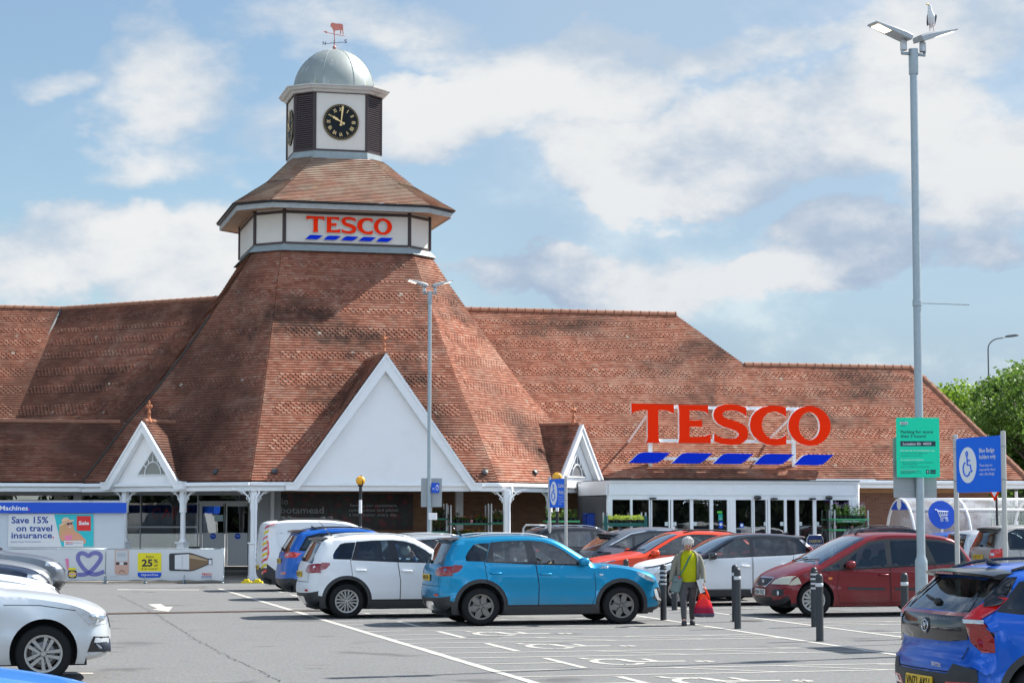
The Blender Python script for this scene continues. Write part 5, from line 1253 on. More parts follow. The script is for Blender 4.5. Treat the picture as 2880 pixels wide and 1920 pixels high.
for sd in 'LR': c.ribbon([(2.7, .885), (3.15, .80)], sd, .02, CHR, .008, 'running_light')
c = Car('parked_car', 'white small SUV with black roof and mirrors facing left behind the pedestrian', 'car', BAY, 44.25, 17.1, back=True, paint=WHP, roofm=TRIM, group='cars parked by the entrance', scale=1.03); generic(c, None, mir=(1.86, 1.0), mirm=TRIM); c.spoiler(-.42, -.16, 1.44, TRIM)
for sd in 'LR': c.ribbon([(2.62, .93), (3.15, .79)], sd, .02, TRIM, .008, 'running_light')
c.antenna(-.1, 'fin')
# ---- maroon people carrier facing left
MAR = paintm('paint_maroon', (.165, .006, .011), .25)
cm = Q(lambda X: (3000 - X) / 1, lambda X, Z: Z)
f_ = Q(lambda X: (1995 - X) / 398., lambda X, Z: (932 + .010 * (X - 900) * 0 - Z) / 398.)   # zoomed trace, rear axle at 1995
CMX = dict(SUV); CMX.update(wb=2.70, w=1.82, r=.325, ar=.375, clad=0, low=.30, pf=.24, th=.30, belt=((-.7, 1.04), (2.3, .90)), steer=-.35,
  top=[(-.72, .26), (-.83, .38), (-.86, .60), (-.80, .88), (-.62, 1.15), (-.42, 1.42), (-.20, 1.52), (.2, 1.575), (.8, 1.60), (1.3, 1.59), (1.62, 1.52), (2.2, 1.24), (2.62, 1.02), (2.95, .93), (3.25, .80), (3.42, .66), (3.47, .50), (3.47, .34), (3.35, .20)],
  ws=((1.58, 1.54), (2.62, 1.03)), rg=(1.05, 1.42), win=[[(1.22, .95), (1.22, 1.42), (1.50, 1.38), (1.80, 1.23), (2.12, .99), (2.10, .91)], [(.42, .98), (.46, 1.44), (1.10, 1.44), (1.12, .955)], [(2.20, .92), (2.19, 1.02), (2.52, .88)]], wind=[[(-.40, 1.04), (-.38, 1.18), (-.24, 1.36), (.10, 1.42), (.36, 1.43), (.20, .99)]],
  frame=[(-.46, 1.00), (-.44, 1.2), (-.26, 1.40), (.10, 1.46), (.46, 1.48), (1.2, 1.475), (1.54, 1.42), (1.86, 1.25), (2.24, 1.05), (2.62, .86), (2.1, .88), (1.2, .92), (.2, .965)], framem=mat('matt_black', (.02, .022, .024), .5),
  tail=[(-.95, 1.02), (-.75, 1.30), (-.50, 1.44), (-.46, 1.38), (-.62, 1.15), (-.72, .92), (-.85, .86)], tailm=TAILB, head=[(2.98, .63), (3.02, .72), (3.08, .79), (3.30, .75), (3.5, .66), (3.5, .60), (3.1, .61)], headm=HEADO,
  lowpoly=[[(2.95, 0), (3.02, .26), (3.6, .28), (3.6, 0)]], doors=[[(.22, .98), (.24, .70), (.40, .45), (.46, .26), (1.14, .26), (1.16, .93)], [(1.18, .93), (1.16, .26), (2.20, .26), (2.26, .5), (2.22, .88)]], spokes=(7, 'twin'))
c = Car('parked_car', 'maroon people carrier facing left behind the ridged bollard', 'car', CMX, 39.05, 18.15, back=True, paint=MAR, group='cars parked by the entrance')
for sg in (-1, 1):
    c.over('headlight', [(sg * .42, .62), (sg * .46, .70), (sg * .62, .76), (sg * .86, .78), (sg * .86, .62)], 'front', HEADO, .006)
    c.over('fog_lamp_surround', rnd([(sg * .50, .40), (sg * .52, .52), (sg * .80, .53), (sg * .80, .40)], .15), 'front', MATS['matt_black'], .006)
    b = MB(); p = c.at('front', sg * .70, .45); b.lathe([(0, .02), (.045, .015), (.05, 0)], 14, p, 'x'); b.build('fog_lamp', HEADL, c.root, smooth=True)
    c.ribbon([(1.28, .52), (2.05, .54)], 'LR'[sg > 0], .045, MATS['matt_black'], .012, 'rubbing_strip'); c.ribbon([(.50, .51), (1.08, .52)], 'LR'[sg > 0], .045, MATS['matt_black'], .012, 'rubbing_strip')
    c.over('side_repeater', rnd([(2.36, .71), (2.36, .75), (2.44, .75), (2.44, .71)], .3), 'LR'[sg > 0], AMB, .01)
c.over('grille', rnd([(-.24, .58), (-.36, .68), (-.34, .72), (.34, .72), (.36, .68), (.24, .58)], .12), 'front', MATS['matt_black'], .008); c.ribbon([(-.24, .57), (-.38, .68), (-.34, .735), (.34, .735), (.38, .68), (.24, .57), (-.24, .57)], 'front', .02, CHR, .012, 'grille_surround')
b = MB(); p = c.at('front', 0, .66, .015); b.M = Matrix.Translation(p) @ Matrix.Scale(1.9, 4, (0, 1, 0)); b.lathe([(0, .01), (.036, .008), (.04, 0)], 20, ax='x'); b.build('emblem', CHR, c.root, smooth=True)
c.over('lower_grille', [(-.42, .27), (-.48, .37), (.48, .37), (.42, .27)], 'front', MATS['matt_black'], .008)
c.plate('front', .46, 'HS04 TNZ'); c.plate('rear', .7, 'HS04 TNZ'); c.mirror(2.02, .96); c.handle(.44, .83); c.handle(1.30, .79); c.front_wipers(); c.antenna(1.5)
# ---- blue small SUV in the right foreground, seen from behind
c = Car('parked_car', 'bright blue small SUV with V-shaped red rear lamps in the right foreground', 'car', BAY, 17.4, 8.76, paint=paintm('paint_royal_blue', (.0, .085, .46), .45), group='cars parked in the middle bays', wheel=ALLOYG)
c.over('rear_panel', [(-.66, .86), (-.66, 1.055), (.66, 1.055), (.66, .86), (.4, .835), (-.4, .835)], 'rear', TRIM, .006)
c.over('light_bar', [(-.64, 1.055), (-.64, 1.085), (.64, 1.085), (.64, 1.055)], 'rear', TAILR, .010)
for sg in (-1, 1):
    c.over('tail_light', [(sg * .60, 1.035), (sg * .66, 1.12), (sg * .73, 1.22), (sg * .84, 1.22), (sg * .84, 1.12), (sg * .80, 1.035)], 'rear', TAILB, .011)
    c.over('tail_light', [(sg * .64, 1.0), (sg * .70, .84), (sg * .79, .76), (sg * .85, .76), (sg * .84, 1.0)], 'rear', TAILR, .011)
    c.over('lamp_lens', [(sg * .62, 1.0), (sg * .60, 1.033), (sg * .82, 1.033), (sg * .83, 1.0)], 'rear', HEADL, .013)
    c.over('fog_lamp', [(sg * .42, .42), (sg * .46, .50), (sg * .78, .51), (sg * .84, .43)], 'rear', TAILB, .008); c.over('lamp_lens', rnd([(sg * .52, .435), (sg * .53, .485), (sg * .66, .485), (sg * .70, .44)], .2), 'rear', HEADL, .012)
c.over('bumper_panel', [(-.80, .24), (-.80, .62), (-.55, .66), (-.48, .57), (.48, .57), (.55, .66), (.80, .62), (.80, .24)], 'rear', CLAD, .005)
b = MB(); p = c.at('rear', 0, .955, .016); b.M = Matrix.Translation(p) @ Matrix.Rotation(-pi / 2, 4, 'Z')
b.tube([(.062 * cos(t), 0, .048 * sin(t)) for t in [k * pi / 12 for k in range(24)]], .007, 6, closed=True)
for x0, z0, x1, z1 in ((-.022, -.028, -.012, .034), (.012, -.034, .022, .028), (-.016, -.006, .016, .006)): b.tube([(x0, -.003, z0), (x1, -.003, z1)], .008, 5)
b.build('emblem', CHR, c.root, smooth=True)
b = MB(); b.M = Matrix.Translation(p) @ Matrix.Rotation(-pi / 2, 4, 'Z'); b.lathe([(0, .006), (.07, .006), (.072, .02)], 20, ax='y'); b.build('emblem_backing', TRIM, c.root, smooth=True)
p = c.at('rear', -.34, .625, .035); text('BAYON', width=.27, height=.036, M=Matrix.Translation(p) @ Matrix.Rotation(-pi / 2 - .16, 4, 'Z') @ place(-.10, 0, 0), m=CHR, parent=c.root, bold=.02)
c.plate('rear', .47, 'VN71 AKU', -.05)
for k, mm in ((1, None),): c.ribbon([(-.66, .80), (-.60, .62), (-.48, .585), (.48, .585), (.60, .62), (.66, .80)], 'rear', .010)
for sg in (-1, 1): c.over('side_wing', [(sg * .50, 1.37), (sg * .74, 1.14), (sg * .84, 1.16), (sg * .72, 1.39)], 'rear', TRIM, .02)
c.spoiler(-.50, -.18, 1.45); c.over('window_band', [(-.62, 1.10), (-.50, 1.36), (-.44, 1.36), (-.54, 1.10)], 'rear', TRIM, .006); c.over('window_band', [(.62, 1.10), (.50, 1.36), (.44, 1.36), (.54, 1.10)], 'rear', TRIM, .006)
b = MB(); b.box((-.502, -.17, 1.398), (-.495, .17, 1.418)); b.build('brake_light', TAILR, c.root)
c.wiper(1.16); c.antenna(-.02, 'fin'); c.rails(-.15, 1.1, TRIM); c.mirror(1.86, 1.0); c.handle(.3, .92); c.handle(1.2, .9)
c.ribbon([(-.10, .62), (-.10, -.62)], 'top', .010, SEAM, .003) if False else None
# ---- cars along the left edge, all facing right
SCA = dict(SED); SCA.update(wb=2.65, r=.325, ar=.385, top=[(-.70, .24), (-.82, .40), (-.84, .70), (-.80, .98), (-.50, 1.34), (-.40, 1.42), (0, 1.46), (.6, 1.48), (1.1, 1.45), (1.45, 1.37), (2.12, 1.05), (2.45, 1.03), (2.9, .97), (3.15, .91), (3.32, .84), (3.41, .76), (3.45, .62), (3.46, .44), (3.44, .32), (3.36, .25), (3.15, .21)], ws=((1.40, 1.38), (2.10, 1.06)), belt=((-.8, 1.0), (2.1, .97)),
  head=[(3.01, .808), (3.45, .765), (3.45, .70), (3.16, .645), (3.09, .727)], spokes=(5, 'twin'), pf=.20)
def nose(c, fog=True):
    generic(c)
    if fog:
        for sd in 'LR':
            c.over('air_intake', [(3.15, .336), (3.21, .515), (3.40, .503), (3.43, .44), (3.42, .336)], sd, TRIM, .006); c.over('fog_lamp', rnd([(3.215, .44), (3.225, .50), (3.38, .49), (3.40, .445)], .15), sd, HEADL, .01)
            c.ribbon([(2.19, .886), (2.6, .88), (3.01, .815)], sd, .008); c.over('headlight', [(3.01, .808), (3.38, .767), (3.40, .71), (3.16, .647), (3.094, .727)], sd, HEADL, .007); c.over('lamp_lens', rnd([(3.16, .76), (3.36, .745), (3.35, .72), (3.18, .69)], .2), sd, CHR, .010)
SILW = paintm('paint_silver_white', (.60, .63, .65), .45)
c = Car('parked_car', 'silver hatchback with ten-spoke alloy wheels in the left foreground', 'car', SCA, 26.28, .76 - 2.65, paint=SILW, group='cars parked along the left edge', wheel=ALLOY); nose(c)
c = Car('parked_car', 'white hatchback directly behind the silver one at the left edge', 'car', SCA, 29.6, .82 - 2.65 - .35, paint=WHP, group='cars parked along the left edge'); generic(c)
SE2 = dict(SED); 
c = Car('parked_car', 'white saloon with an amber corner lamp, third from the front at the left edge', 'car', SE2, 36.1, -2.10, paint=WHP, group='cars parked along the left edge'); generic(c); c.both('indicator', [(2.94, .66), (2.96, .75), (3.12, .76), (3.14, .67)], AMB, .006)
c = Car('parked_car', 'navy car with large clear headlamps between white and grey cars at the left edge', 'car', BSUV, 40.6, -1.98, paint=paintm('paint_navy', (.012, .022, .05), .3), group='cars parked along the left edge', scale=.95); generic(c, None, mir=(1.72, 1.12), hand=())
c = Car('parked_car', 'light grey car with a rounded bonnet, second from the banners at the left edge', 'car', SED, 46.2, -2.1, paint=paintm('paint_mid_grey', (.27, .29, .30), .5), group='cars parked along the left edge', scale=1.05); generic(c)
c = Car('parked_car', 'dark grey SUV nearest the banners at the left edge', 'car', BSUV, 49.3, -1.55, paint=GRY, group='cars parked along the left edge'); generic(c, None, mir=(1.72, 1.12), hand=())
c = Car('parked_car', 'bright blue car whose bonnet edge cuts the bottom left corner', 'car', SED, 13.6, -2.4, paint=paintm('paint_sky_blue', (.0, .20, .66), .3), group='cars parked along the left edge'); generic(c)
# ---- cars seen beyond the maroon one
AYG = dict(SED); AYG.update(wb=2.34, w=1.62, r=.29, ar=.33, top=[(-.42, .26), (-.52, .40), (-.55, .70), (-.52, .95), (-.40, 1.25), (-.30, 1.40), (0, 1.45), (.5, 1.48), (.9, 1.46), (1.2, 1.38), (1.75, 1.0), (2.2, .92), (2.6, .8), (2.85, .6), (2.85, .35), (2.7, .22)], ws=((1.15, 1.39), (1.74, 1.01)), rg=(.98, 1.36), belt=((-.5, .98), (1.8, .94)),
  win=[[(.78, .98), (.78, 1.34), (1.05, 1.32), (1.45, .98)]], wind=[[(-.10, 1.02), (.0, 1.25), (.35, 1.33), (.70, 1.34), (.70, .98)]], frame=[(-.16, .98), (-.05, 1.28), (.35, 1.37), (.8, 1.39), (1.1, 1.35), (1.55, .96)], tail=[(-.7, .85), (-.7, 1.15), (-.42, 1.15), (-.38, .9)], head=[(2.3, .6), (2.35, .76), (3, .7), (3, .55)], doors=[[(.72, .97), (.68, .28), (1.7, .28), (1.75, .6), (1.6, .95)]])
dk = paintm('paint_dark_cherry', (.05, .012, .014), .3)
c = Car('parked_car', 'dark cherry estate car with black roof showing above the maroon people carrier', 'car', BSUV, 60.65, 26.25, paint=dk, roofm=TRIM, group='cars beyond the maroon people carrier', scale=.98); generic(c, None, mir=(1.72, 1.12), hand=()); c.rails(-.2, 1.2, BLACK)
c = Car('parked_car', 'blue hatchback behind the lamp post, between dark cherry and silver cars', 'car', SED, 57.3, 27.5, paint=BLP, group='cars beyond the maroon people carrier', scale=1.02); generic(c)
c = Car('parked_car', 'small silver city car with an oval side window near the blue badge sign', 'car', AYG, 54.2, 26.45, paint=SIL, group='cars beyond the maroon people carrier', scale=1.05); c.plate('rear', .7, 'RE08'); c.mirror(1.5, .96); c.wiper(1.0)
ROO = dict(SED); ROO.update(wb=2.5, w=1.68, r=.31, ar=.35, top=[(-.58, .26), (-.72, .38), (-.74, .60), (-.70, .70), (-.70, .98), (-.62, 1.08), (-.45, 1.47), (-.38, 1.56), (0, 1.62), (.6, 1.63), (1.2, 1.55), (1.55, 1.42), (2.1, 1.02), (2.5, .95), (2.9, .82), (3.1, .62), (3.1, .36), (3.0, .22)], ws=((1.5, 1.45), (2.1, 1.03)), rg=(1.08, 1.46), belt=((-.6, 1.02), (2.1, .95)),
  win=[[(.95, 1.0), (.95, 1.44), (1.35, 1.40), (1.85, 1.0)]], wind=[[(-.22, 1.06), (-.22, 1.40), (0, 1.48), (.85, 1.48), (.88, 1.02)]], frame=[(-.26, 1.02), (-.26, 1.42), (0, 1.52), (.9, 1.53), (1.4, 1.45), (1.95, .98)], tail=[(-.85, .78), (-.85, 1.02), (-.42, 1.04), (-.46, .84), (-.6, .76)], tailm=TAILB, head=[(2.6, .6), (2.7, .8), (3.2, .75), (3.2, .55)], doors=[[(.0, 1.0), (.1, .6), (.38, .5), (.42, .28), (.88, .28), (.9, 1.0)], [(.92, 1.0), (.9, .28), (2.0, .28), (2.05, .7), (1.95, .97)]])
c = Car('parked_car', 'silver-brown small people carrier with red rear lamp and yellow plate by the far right post', 'car', ROO, 50.5, 25.65, paint=paintm('paint_warm_silver', (.34, .33, .31), .5), group='cars beyond the maroon people carrier', scale=1.04)
for sg in (-1, 1): c.over('tail_light', [(sg * .50, .80), (sg * .54, 1.02), (sg * .86, 1.06), (sg * .86, .78)], 'rear', TAILB, .006); c.over('lamp_lens', [(sg * .56, .88), (sg * .56, .94), (sg * .68, .94), (sg * .68, .88)], 'rear', HEADL, .01)
c.plate('rear', .84, 'VX57 DTY'); c.wiper(1.12); c.spoiler(-.56, -.32, 1.59, BLACK); c.mirror(1.7, 1.02); c.handle(.25, .9)
HON = dict(SED); c = Car('parked_car', 'dark blue car facing left, its badge and grille showing at the right edge', 'car', BSUV, 52.5, 30.6, back=True, paint=paintm('paint_navy', (.012, .022, .05), .3), group='cars beyond the maroon people carrier', scale=.95); generic(c, None, mir=(1.72, 1.12), hand=())
b = MB(); p = c.at('front', 0, .80, .02); b.M = Matrix.Translation(p)
for y0, z0, y1, z1 in ((-.05, -.05, -.04, .05), (.05, -.05, .04, .05), (-.04, 0, .04, 0)): b.tube([(0, y0, z0), (0, y1, z1)], .009, 5)
b.build('emblem', CHR, c.root)
# ================================================================== STORE FRONT
def brickm(name='brick', c1=(.36, .19, .10), c2=(.26, .12, .065), mor=(.30, .26, .21)):
    m = bpy.data.materials.new(name); m.use_nodes = True; n = NT(m.node_tree); p = n.n['Principled BSDF']; o = n.new('ShaderNodeTexCoord').outputs['Object']
    s = n.new('ShaderNodeSeparateXYZ'); n.l.new(o, s.inputs[0]); cb = n.new('ShaderNodeCombineXYZ'); n.l.new(n.m('ADD', s.outputs[0], s.outputs[1]), cb.inputs[0]); n.l.new(s.outputs[2], cb.inputs[1])
    b = n.new('ShaderNodeTexBrick'); n.l.new(cb.outputs[0], b.inputs['Vector']); b.inputs['Scale'].default_value = 1; b.inputs['Brick Width'].default_value = .225; b.inputs['Row Height'].default_value = .075; b.inputs['Mortar Size'].default_value = .006
    b.inputs['Color1'].default_value = (*c1, 1); b.inputs['Color2'].default_value = (*c2, 1); b.inputs['Mortar'].default_value = (*mor, 1)
    c = n.mix(n.m('MULTIPLY', n.noise(o, 2, 5), .4), b.outputs['Color'], (.20, .10, .06)); n.l.new(c, p.inputs['Base Color']); p.inputs['Roughness'].default_value = .9; return m
BRICK = brickm(); BRICK_SHADED = brickm('brick_red_shaded', (.20, .085, .05), (.14, .055, .035), (.20, .15, .12))  # second brick is darkened in its colour for the shade under the eaves
GLS = glass('shop_glass', (.50, .56, .56), .60, 2.6); FRM = mat('frame_grey_white', (.52, .53, .53), .4, var=.06)
ROOM = mat('shop_interior', (.035, .035, .038), .9, var=.5, scale=1.5)
def quad(fr, x0, y0, x1, y1, d=0, dep=0, b=None):
    """box on plane y=d of frame fr given by a pixel rectangle"""
    a = fr.px(x0, y1, d); c = fr.px(x1, y0, d); b = b or MB(); b.M = fr.L
    if dep: b.box((a[0], d - dep, a[1]), (c[0], d, c[1]))
    else: b.add([(a[0], d, a[1]), (c[0], d, a[1]), (c[0], d, c[1]), (a[0], d, c[1])], [(0, 1, 2, 3)])
    return b
fc = FR(at(600, 1500, 68.5), radians(-6)); cx = lambda X: 240 + X * .2636; cy = lambda Yv: 1360 + Yv * .2636
wall = quad(fc, -120, 1372, 770, 1393, 0, .06); quad(fc, -120, 1405, 340, 1593, .0, .03, wall); quad(fc, 701, 1372, 790, 1640, .05, .0, wall)
wall.build('shop_wall', mat('wall_panel_grey', (.46, .48, .49), .5, var=.06), store)
g_ = quad(fc, 343, 1393, 557, 1592, .02); quad(fc, 557, 1393, 701, 1409, .02, 0, g_); quad(fc, -120, 1393, 340, 1405, .02, 0, g_); g_.build('shop_window', GLS, store)
fm = MB()
for x0, y0, x1, y1 in ((340, 1389, 346, 1593), (393, 1393, 398, 1592), (343, 1479, 557, 1483.5), (554, 1389, 560, 1593), (208, 1393, 232, 1406), (557, 1408, 701, 1415), (699, 1389, 704, 1593), (343, 1588, 557, 1594)): quad(fc, x0, y0, x1, y1, .0, .07 if y1 - y0 > x1 - x0 else .065, fm)
fm.build('window_frame', FRM, store)
for k, (xa, xb) in enumerate(((560, 632), (634, 699))):
    b = MB(); x0, x1 = (569.5, 629) if k == 0 else (640, 697)
    for r in ((xa, 1415, x0, 1590), (x1, 1415, xb, 1590), (x0, 1415, x1, 1423), (x0, 1497.6, x1, 1590)): quad(fc, *r, -.01, .045, b)
    quad(fc, x0, 1517, x1, 1518.2, -.055, .004, b); quad(fc, x0, 1580, x1, 1581, -.055, .004, b)
    d_ = b.build('entrance_door', FRM, store); quad(fc, x0, 1423, x1, 1497.6, -.02).build('pane', GLS, d_)
    p = fc.px((x0 + x1) / 2, 1507, -.056); b = MB(); b.M = fc.L; b.lathe([(0, -.062), (.095, -.062), (.097, -.055)], 24, (p[0], 0, p[1]), 'y'); dd = b.build('door_notice', SBLUE, d_)
    text('Push', width=.10, height=.03, M=fc.L @ place(p[0] - .05, -.064, p[1] - .0), m=WHITE, parent=d_, bold=.01)
    if k == 0: quad(fc, cx(1375), cy(330), cx(1470), cy(398), -.03).build('paper_notice', mat('notice_pale', (.45, .62, .62), .6), d_)
# plinth + dark interior
quad(fc, -120, 1592, 770, 1600, .0, .02).build('plinth', mat('plinth_dark', (.06, .055, .05), .8), store)
b = MB(); b.M = fc.L; zf_ = fc.px(0, 1600)[1]
a = fc.px(-120, 1600); c_ = fc.px(770, 1372)
b.add([(a[0], .1, 0), (c_[0], .1, 0), (c_[0], 4, 0), (a[0], 4, 0), (a[0], 4, 3), (c_[0], 4, 3), (a[0], .1, 3), (c_[0], .1, 3)], [(0, 1, 2, 3), (3, 2, 5, 4), (0, 3, 4, 6), (2, 1, 7, 5), (6, 4, 5, 7)])
b.build('interior', ROOM, store)
b = MB(); b.M = fc.L
for i in range(7): x = fc.px(350 + i * 33, 1500)[0]; b.bbox((x - .03, 1.0 + (i % 3) * .4, .3), (x + .28, 1.5 + (i % 3) * .4, .95), .03)
b.build('cafe_seating', mat('cafe_seat', (.12, .14, .17), .6, var=.4, scale=3), store)
# CAFE picked out in lamp dots
dots = MB(); dots.M = fc.L
def dotline(pts, st=.055):
    for (xa, ya), (xb, yb_) in zip(pts, pts[1:]):
        a = fc.px(cx(xa), cy(ya), -.03); c = fc.px(cx(xb), cy(yb_), -.03); n = max(1, int(math.dist(a, c) / st))
        for i in range(n): x = a[0] + (c[0] - a[0]) * i / n; z = a[1] + (c[1] - a[1]) * i / n; dots.lathe([(0, -.045), (.016, -.04), (.02, -.03)], 6, (x, 0, z), 'y')
dotline([(795, 275), (765, 265), (735, 275), (718, 300), (718, 330), (738, 355), (765, 362), (795, 352)]); dotline([(822, 362), (865, 270), (908, 362)]); dotline([(840, 332), (892, 332)])
dotline([(938, 362), (938, 265), (1000, 265)]); dotline([(938, 312), (990, 312)]); dotline([(1092, 268), (1035, 268), (1035, 362), (1092, 362)]); dotline([(1035, 315), (1085, 315)]); dotline([(450, 318), (470, 318)]); dotline([(450, 362), (470, 362)])
dots.build('cafe_lettering', mat('dot_red', (.75, .05, .04), .4), store)
# centre recess: brick wall, poster, columns
dR = -AE + 5.6; wq = MB(); wq.M = FB.L; xa = FB.px(700, 1500, dR)[0]; wq.box((xa, dR, 0), (13.5, dR + .2, 2.9)); wq.build('brick_wall', BRICK, store)
wl = MB(); wl.M = FB.L; xs = FB.px(2412, 1400, -AE)[0]
wl.box((xs - 1, WE + .75, 0), (FB.px(2783, 1400, WE + .7)[0], WE + .95, zw - .2)); wl.build('brick_wall', BRICK_SHADED, store)
sc_b = MB(); sc_b.M = FB.L; k = 0; x = xs
while x < FB.px(2783, 1400, WE + .7)[0]: sc_b.box((x, WE + .73 - .004 * (k % 2), zw - .44), (x + .066, WE + .749, zw - .22)); x += .075; k += 1
sc_b.build('soldier_course', mat('brick_soldier', (.46, .25, .12), .85, var=.35, scale=9), store)
for x0, x1, d in ((761, 771, dR - .9), (1283, 1303, dR - 1.0)):
    b = MB(); a = FB.px(x0, 1500, d)[0]; c = FB.px(x1, 1500, d)[0]; b.M = FB.L; b.bbox((a, d, 0), (c, d + .2, zs), .012); b.build('column', WHITE, store)
def posterm():
    m = bpy.data.materials.new('tomato_print'); m.use_nodes = True; n = NT(m.node_tree); p = n.n['Principled BSDF']; o = n.new('ShaderNodeTexCoord').outputs['Object']
    v = n.new('ShaderNodeTexVoronoi'); v.inputs['Scale'].default_value = 3.2; n.l.new(o, v.inputs['Vector']); s = n.new('ShaderNodeSeparateXYZ'); n.l.new(o, s.inputs[0])
    c = n.mix(n.sstep(v.outputs['Distance'], .05, .55), (.16, .012, .010), (.02, .004, .004)); gr = n.sstep(n.noise(o, 5, 4), .52, .62)
    c = n.mix(gr, c, (.012, .028, .012)); left = n.sstep(s.outputs[0], -1.6, -2.3); c = n.mix(left, c, n.mix(n.sstep(n.noise(o, 9, 3), .4, .7), (.005, .012, .008), (.02, .05, .02)))
    n.l.new(c, p.inputs['Base Color']); p.inputs['Roughness'].default_value = .35; return m
q_ = quad(FB, 770, 1388, 1161, 1490, dR - .02, .03); pst = q_.build('wall_poster', posterm(), store)
GTX = mat('print_grey', (.42, .44, .45), .5)
def ptext(fr, s_, x0, yb_, x1, capy, d, m, parent, bold=.0, align='LEFT'):
    a = fr.px(x0, yb_, d); c = fr.px(x1, capy, d); return text(s_, width=c[0] - a[0], height=c[1] - a[1], M=fr.L @ place(a[0], d, a[1]), m=m, parent=parent, bold=bold)
zx = lambda X: 700 + X * .3827; zy = lambda Yv: 1250 + Yv * .3827
for s_, x0, x1, yb_, yc in (('Hello', 136, 285, 438, 392), ('Abbotsmead', 135, 553, 503, 455), ('Road', 120, 290, 566, 524)): ptext(FB, s_, zx(x0), zy(yb_), zx(x1), zy(yc), dR - .055, GTX, pst, .015)
for s_, x0, x1, yb_, yc in (('Serving our customers,', 740, 1090, 455, 434), ('communities and planet', 732, 1097, 489, 468), ('a little better every day.', 735, 1093, 524, 502)): ptext(FB, s_, zx(x0), zy(yb_), zx(x1), zy(yc), dR - .055, GTX, pst, .01)
quad(FB, 734, 1440, 754, 1465, dR - .01, .10).build('soap_dispenser', WHITE2, store)
# ---- glazed entrance porch, aligned with the front
px7 = lambda X: 1400 + X * .4677; py7 = lambda Yv: 1000 + Yv * .4677; dp = -AE - .05
porch = thing('entrance_porch', 'long white glazed porch with automatic sliding doors under the rooftop sign', 'porch')
PO = lambda b, n_, m_, par=None, **k: b.build(n_, m_, par or porch, **k)
class FW(FR):
    def __init__(s, p0, az): FR.__init__(s, p0, az); s.L = s.W
FP = FW(BC, AZ)
def X7(v, d=dp): return FP.px(px7(v), 1450, d)[0]
zT = FP.px(px7(690), 1354.5, dp)[1]; zH = FP.px(px7(1400), py7(862), dp)[1]; zG = FP.px(px7(1400), py7(870), dp)[1]; zFm = FP.px(px7(1400), py7(838), dp)[1]
b = MB(); b.M = FP.L; b.box((X7(668), dp - .06, zFm), (X7(2162), dp + .1, zT - .02)); b.box((X7(660), dp - .03, zH - .02), (X7(2160), dp + .1, zFm - .0)); b.box((X7(670), dp - .12, zT - .02), (X7(2168), WE + .3, zT + .045))
for v in (1412,): b.box((X7(v) - .008, dp - .064, zFm), (X7(v) + .008, dp - .059, zT - .03))
b.box((X7(655), dp + .11, zFm), (X7(668), dp + 3.2, zT - .02)); PO(b, 'fascia', WHITE); b = MB(); b.M = FP.L; b.box((X7(668), dp - .16, zT + .045), (X7(2170), WE + .3, zT + .07)); PO(b, 'roof_sheet', mat('porch_roof', (.17, .17, .17), .8, var=.5, scale=3, dirt=.6))
ML = [(655, 687), (795, 808), (908, 915), (920, 926), (1026, 1034), (1040, 1052), (1154, 1173), (1272, 1293), (1378, 1392), (1393, 1428), (1524, 1530), (1534, 1542), (1610, 1618), (1622, 1636), (1720, 1735), (1790, 1808), (1893, 1913), (2000, 2012), (2112, 2122), (2124, 2165)]
b = MB(); b.M = FP.L
for x0, x1 in ML: b.box((X7(x0), dp - .045 - .002 * (int(x0) % 3), .02), (X7(x1), dp + .05, zH))
b.box((X7(660), dp - .038, 0.02), (X7(1720), dp + .02, .10)); b.box((X7(1808), dp - .038, .02), (X7(2120), dp + .02, .10)); PO(b, 'mullions', WHITE); 
for (x0, x1), (x2, x3) in zip(ML, ML[1:]):
    if x2 - x1 > 40 and not (x1 > 1730 and x2 < 1800): b = MB(); b.M = FP.L; b.add([(X7(x1), dp, .1), (X7(x2), dp, .1), (X7(x2), dp, zH), (X7(x1), dp, zH)], [(0, 1, 2, 3)]); PO(b, 'glass_pane', GLS)
b = MB(); b.M = FP.L
for x, w_, h_ in ((927, .25, .06), (1657, .25, .06), (1887, .25, .06), (1557, .24, .13), (1986, .24, .13)): blobm(b, (X7(x), dp - .1, zH + .02 + (h_ > .1) * .03), (w_ / 2, .05, h_ / 2), 8)
PO(b, 'door_sensor', TRIM, smooth=True); b = MB(); b.M = FP.L; blobm(b, (X7(1164), dp - .1, zH + .02), (.16, .05, .025), 8); PO(b, 'door_sensor', WHITE2, smooth=True)
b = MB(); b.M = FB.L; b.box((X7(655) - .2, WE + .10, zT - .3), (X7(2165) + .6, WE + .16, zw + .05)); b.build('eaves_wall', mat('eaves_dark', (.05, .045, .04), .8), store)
NW = mat('notice_white', (.62, .68, .68), .6)
for x in (1014, 1063, 1185, 1609, 1707, 1818, 1921): b = MB(); b.M = FP.L; z = FP.px(px7(1014), py7(1010), dp)[1]; b.box((X7(x) - .055, dp - .012, z - .06), (X7(x) + .055, dp - .008, z + .06)); PO(b, 'window_notice', NW)
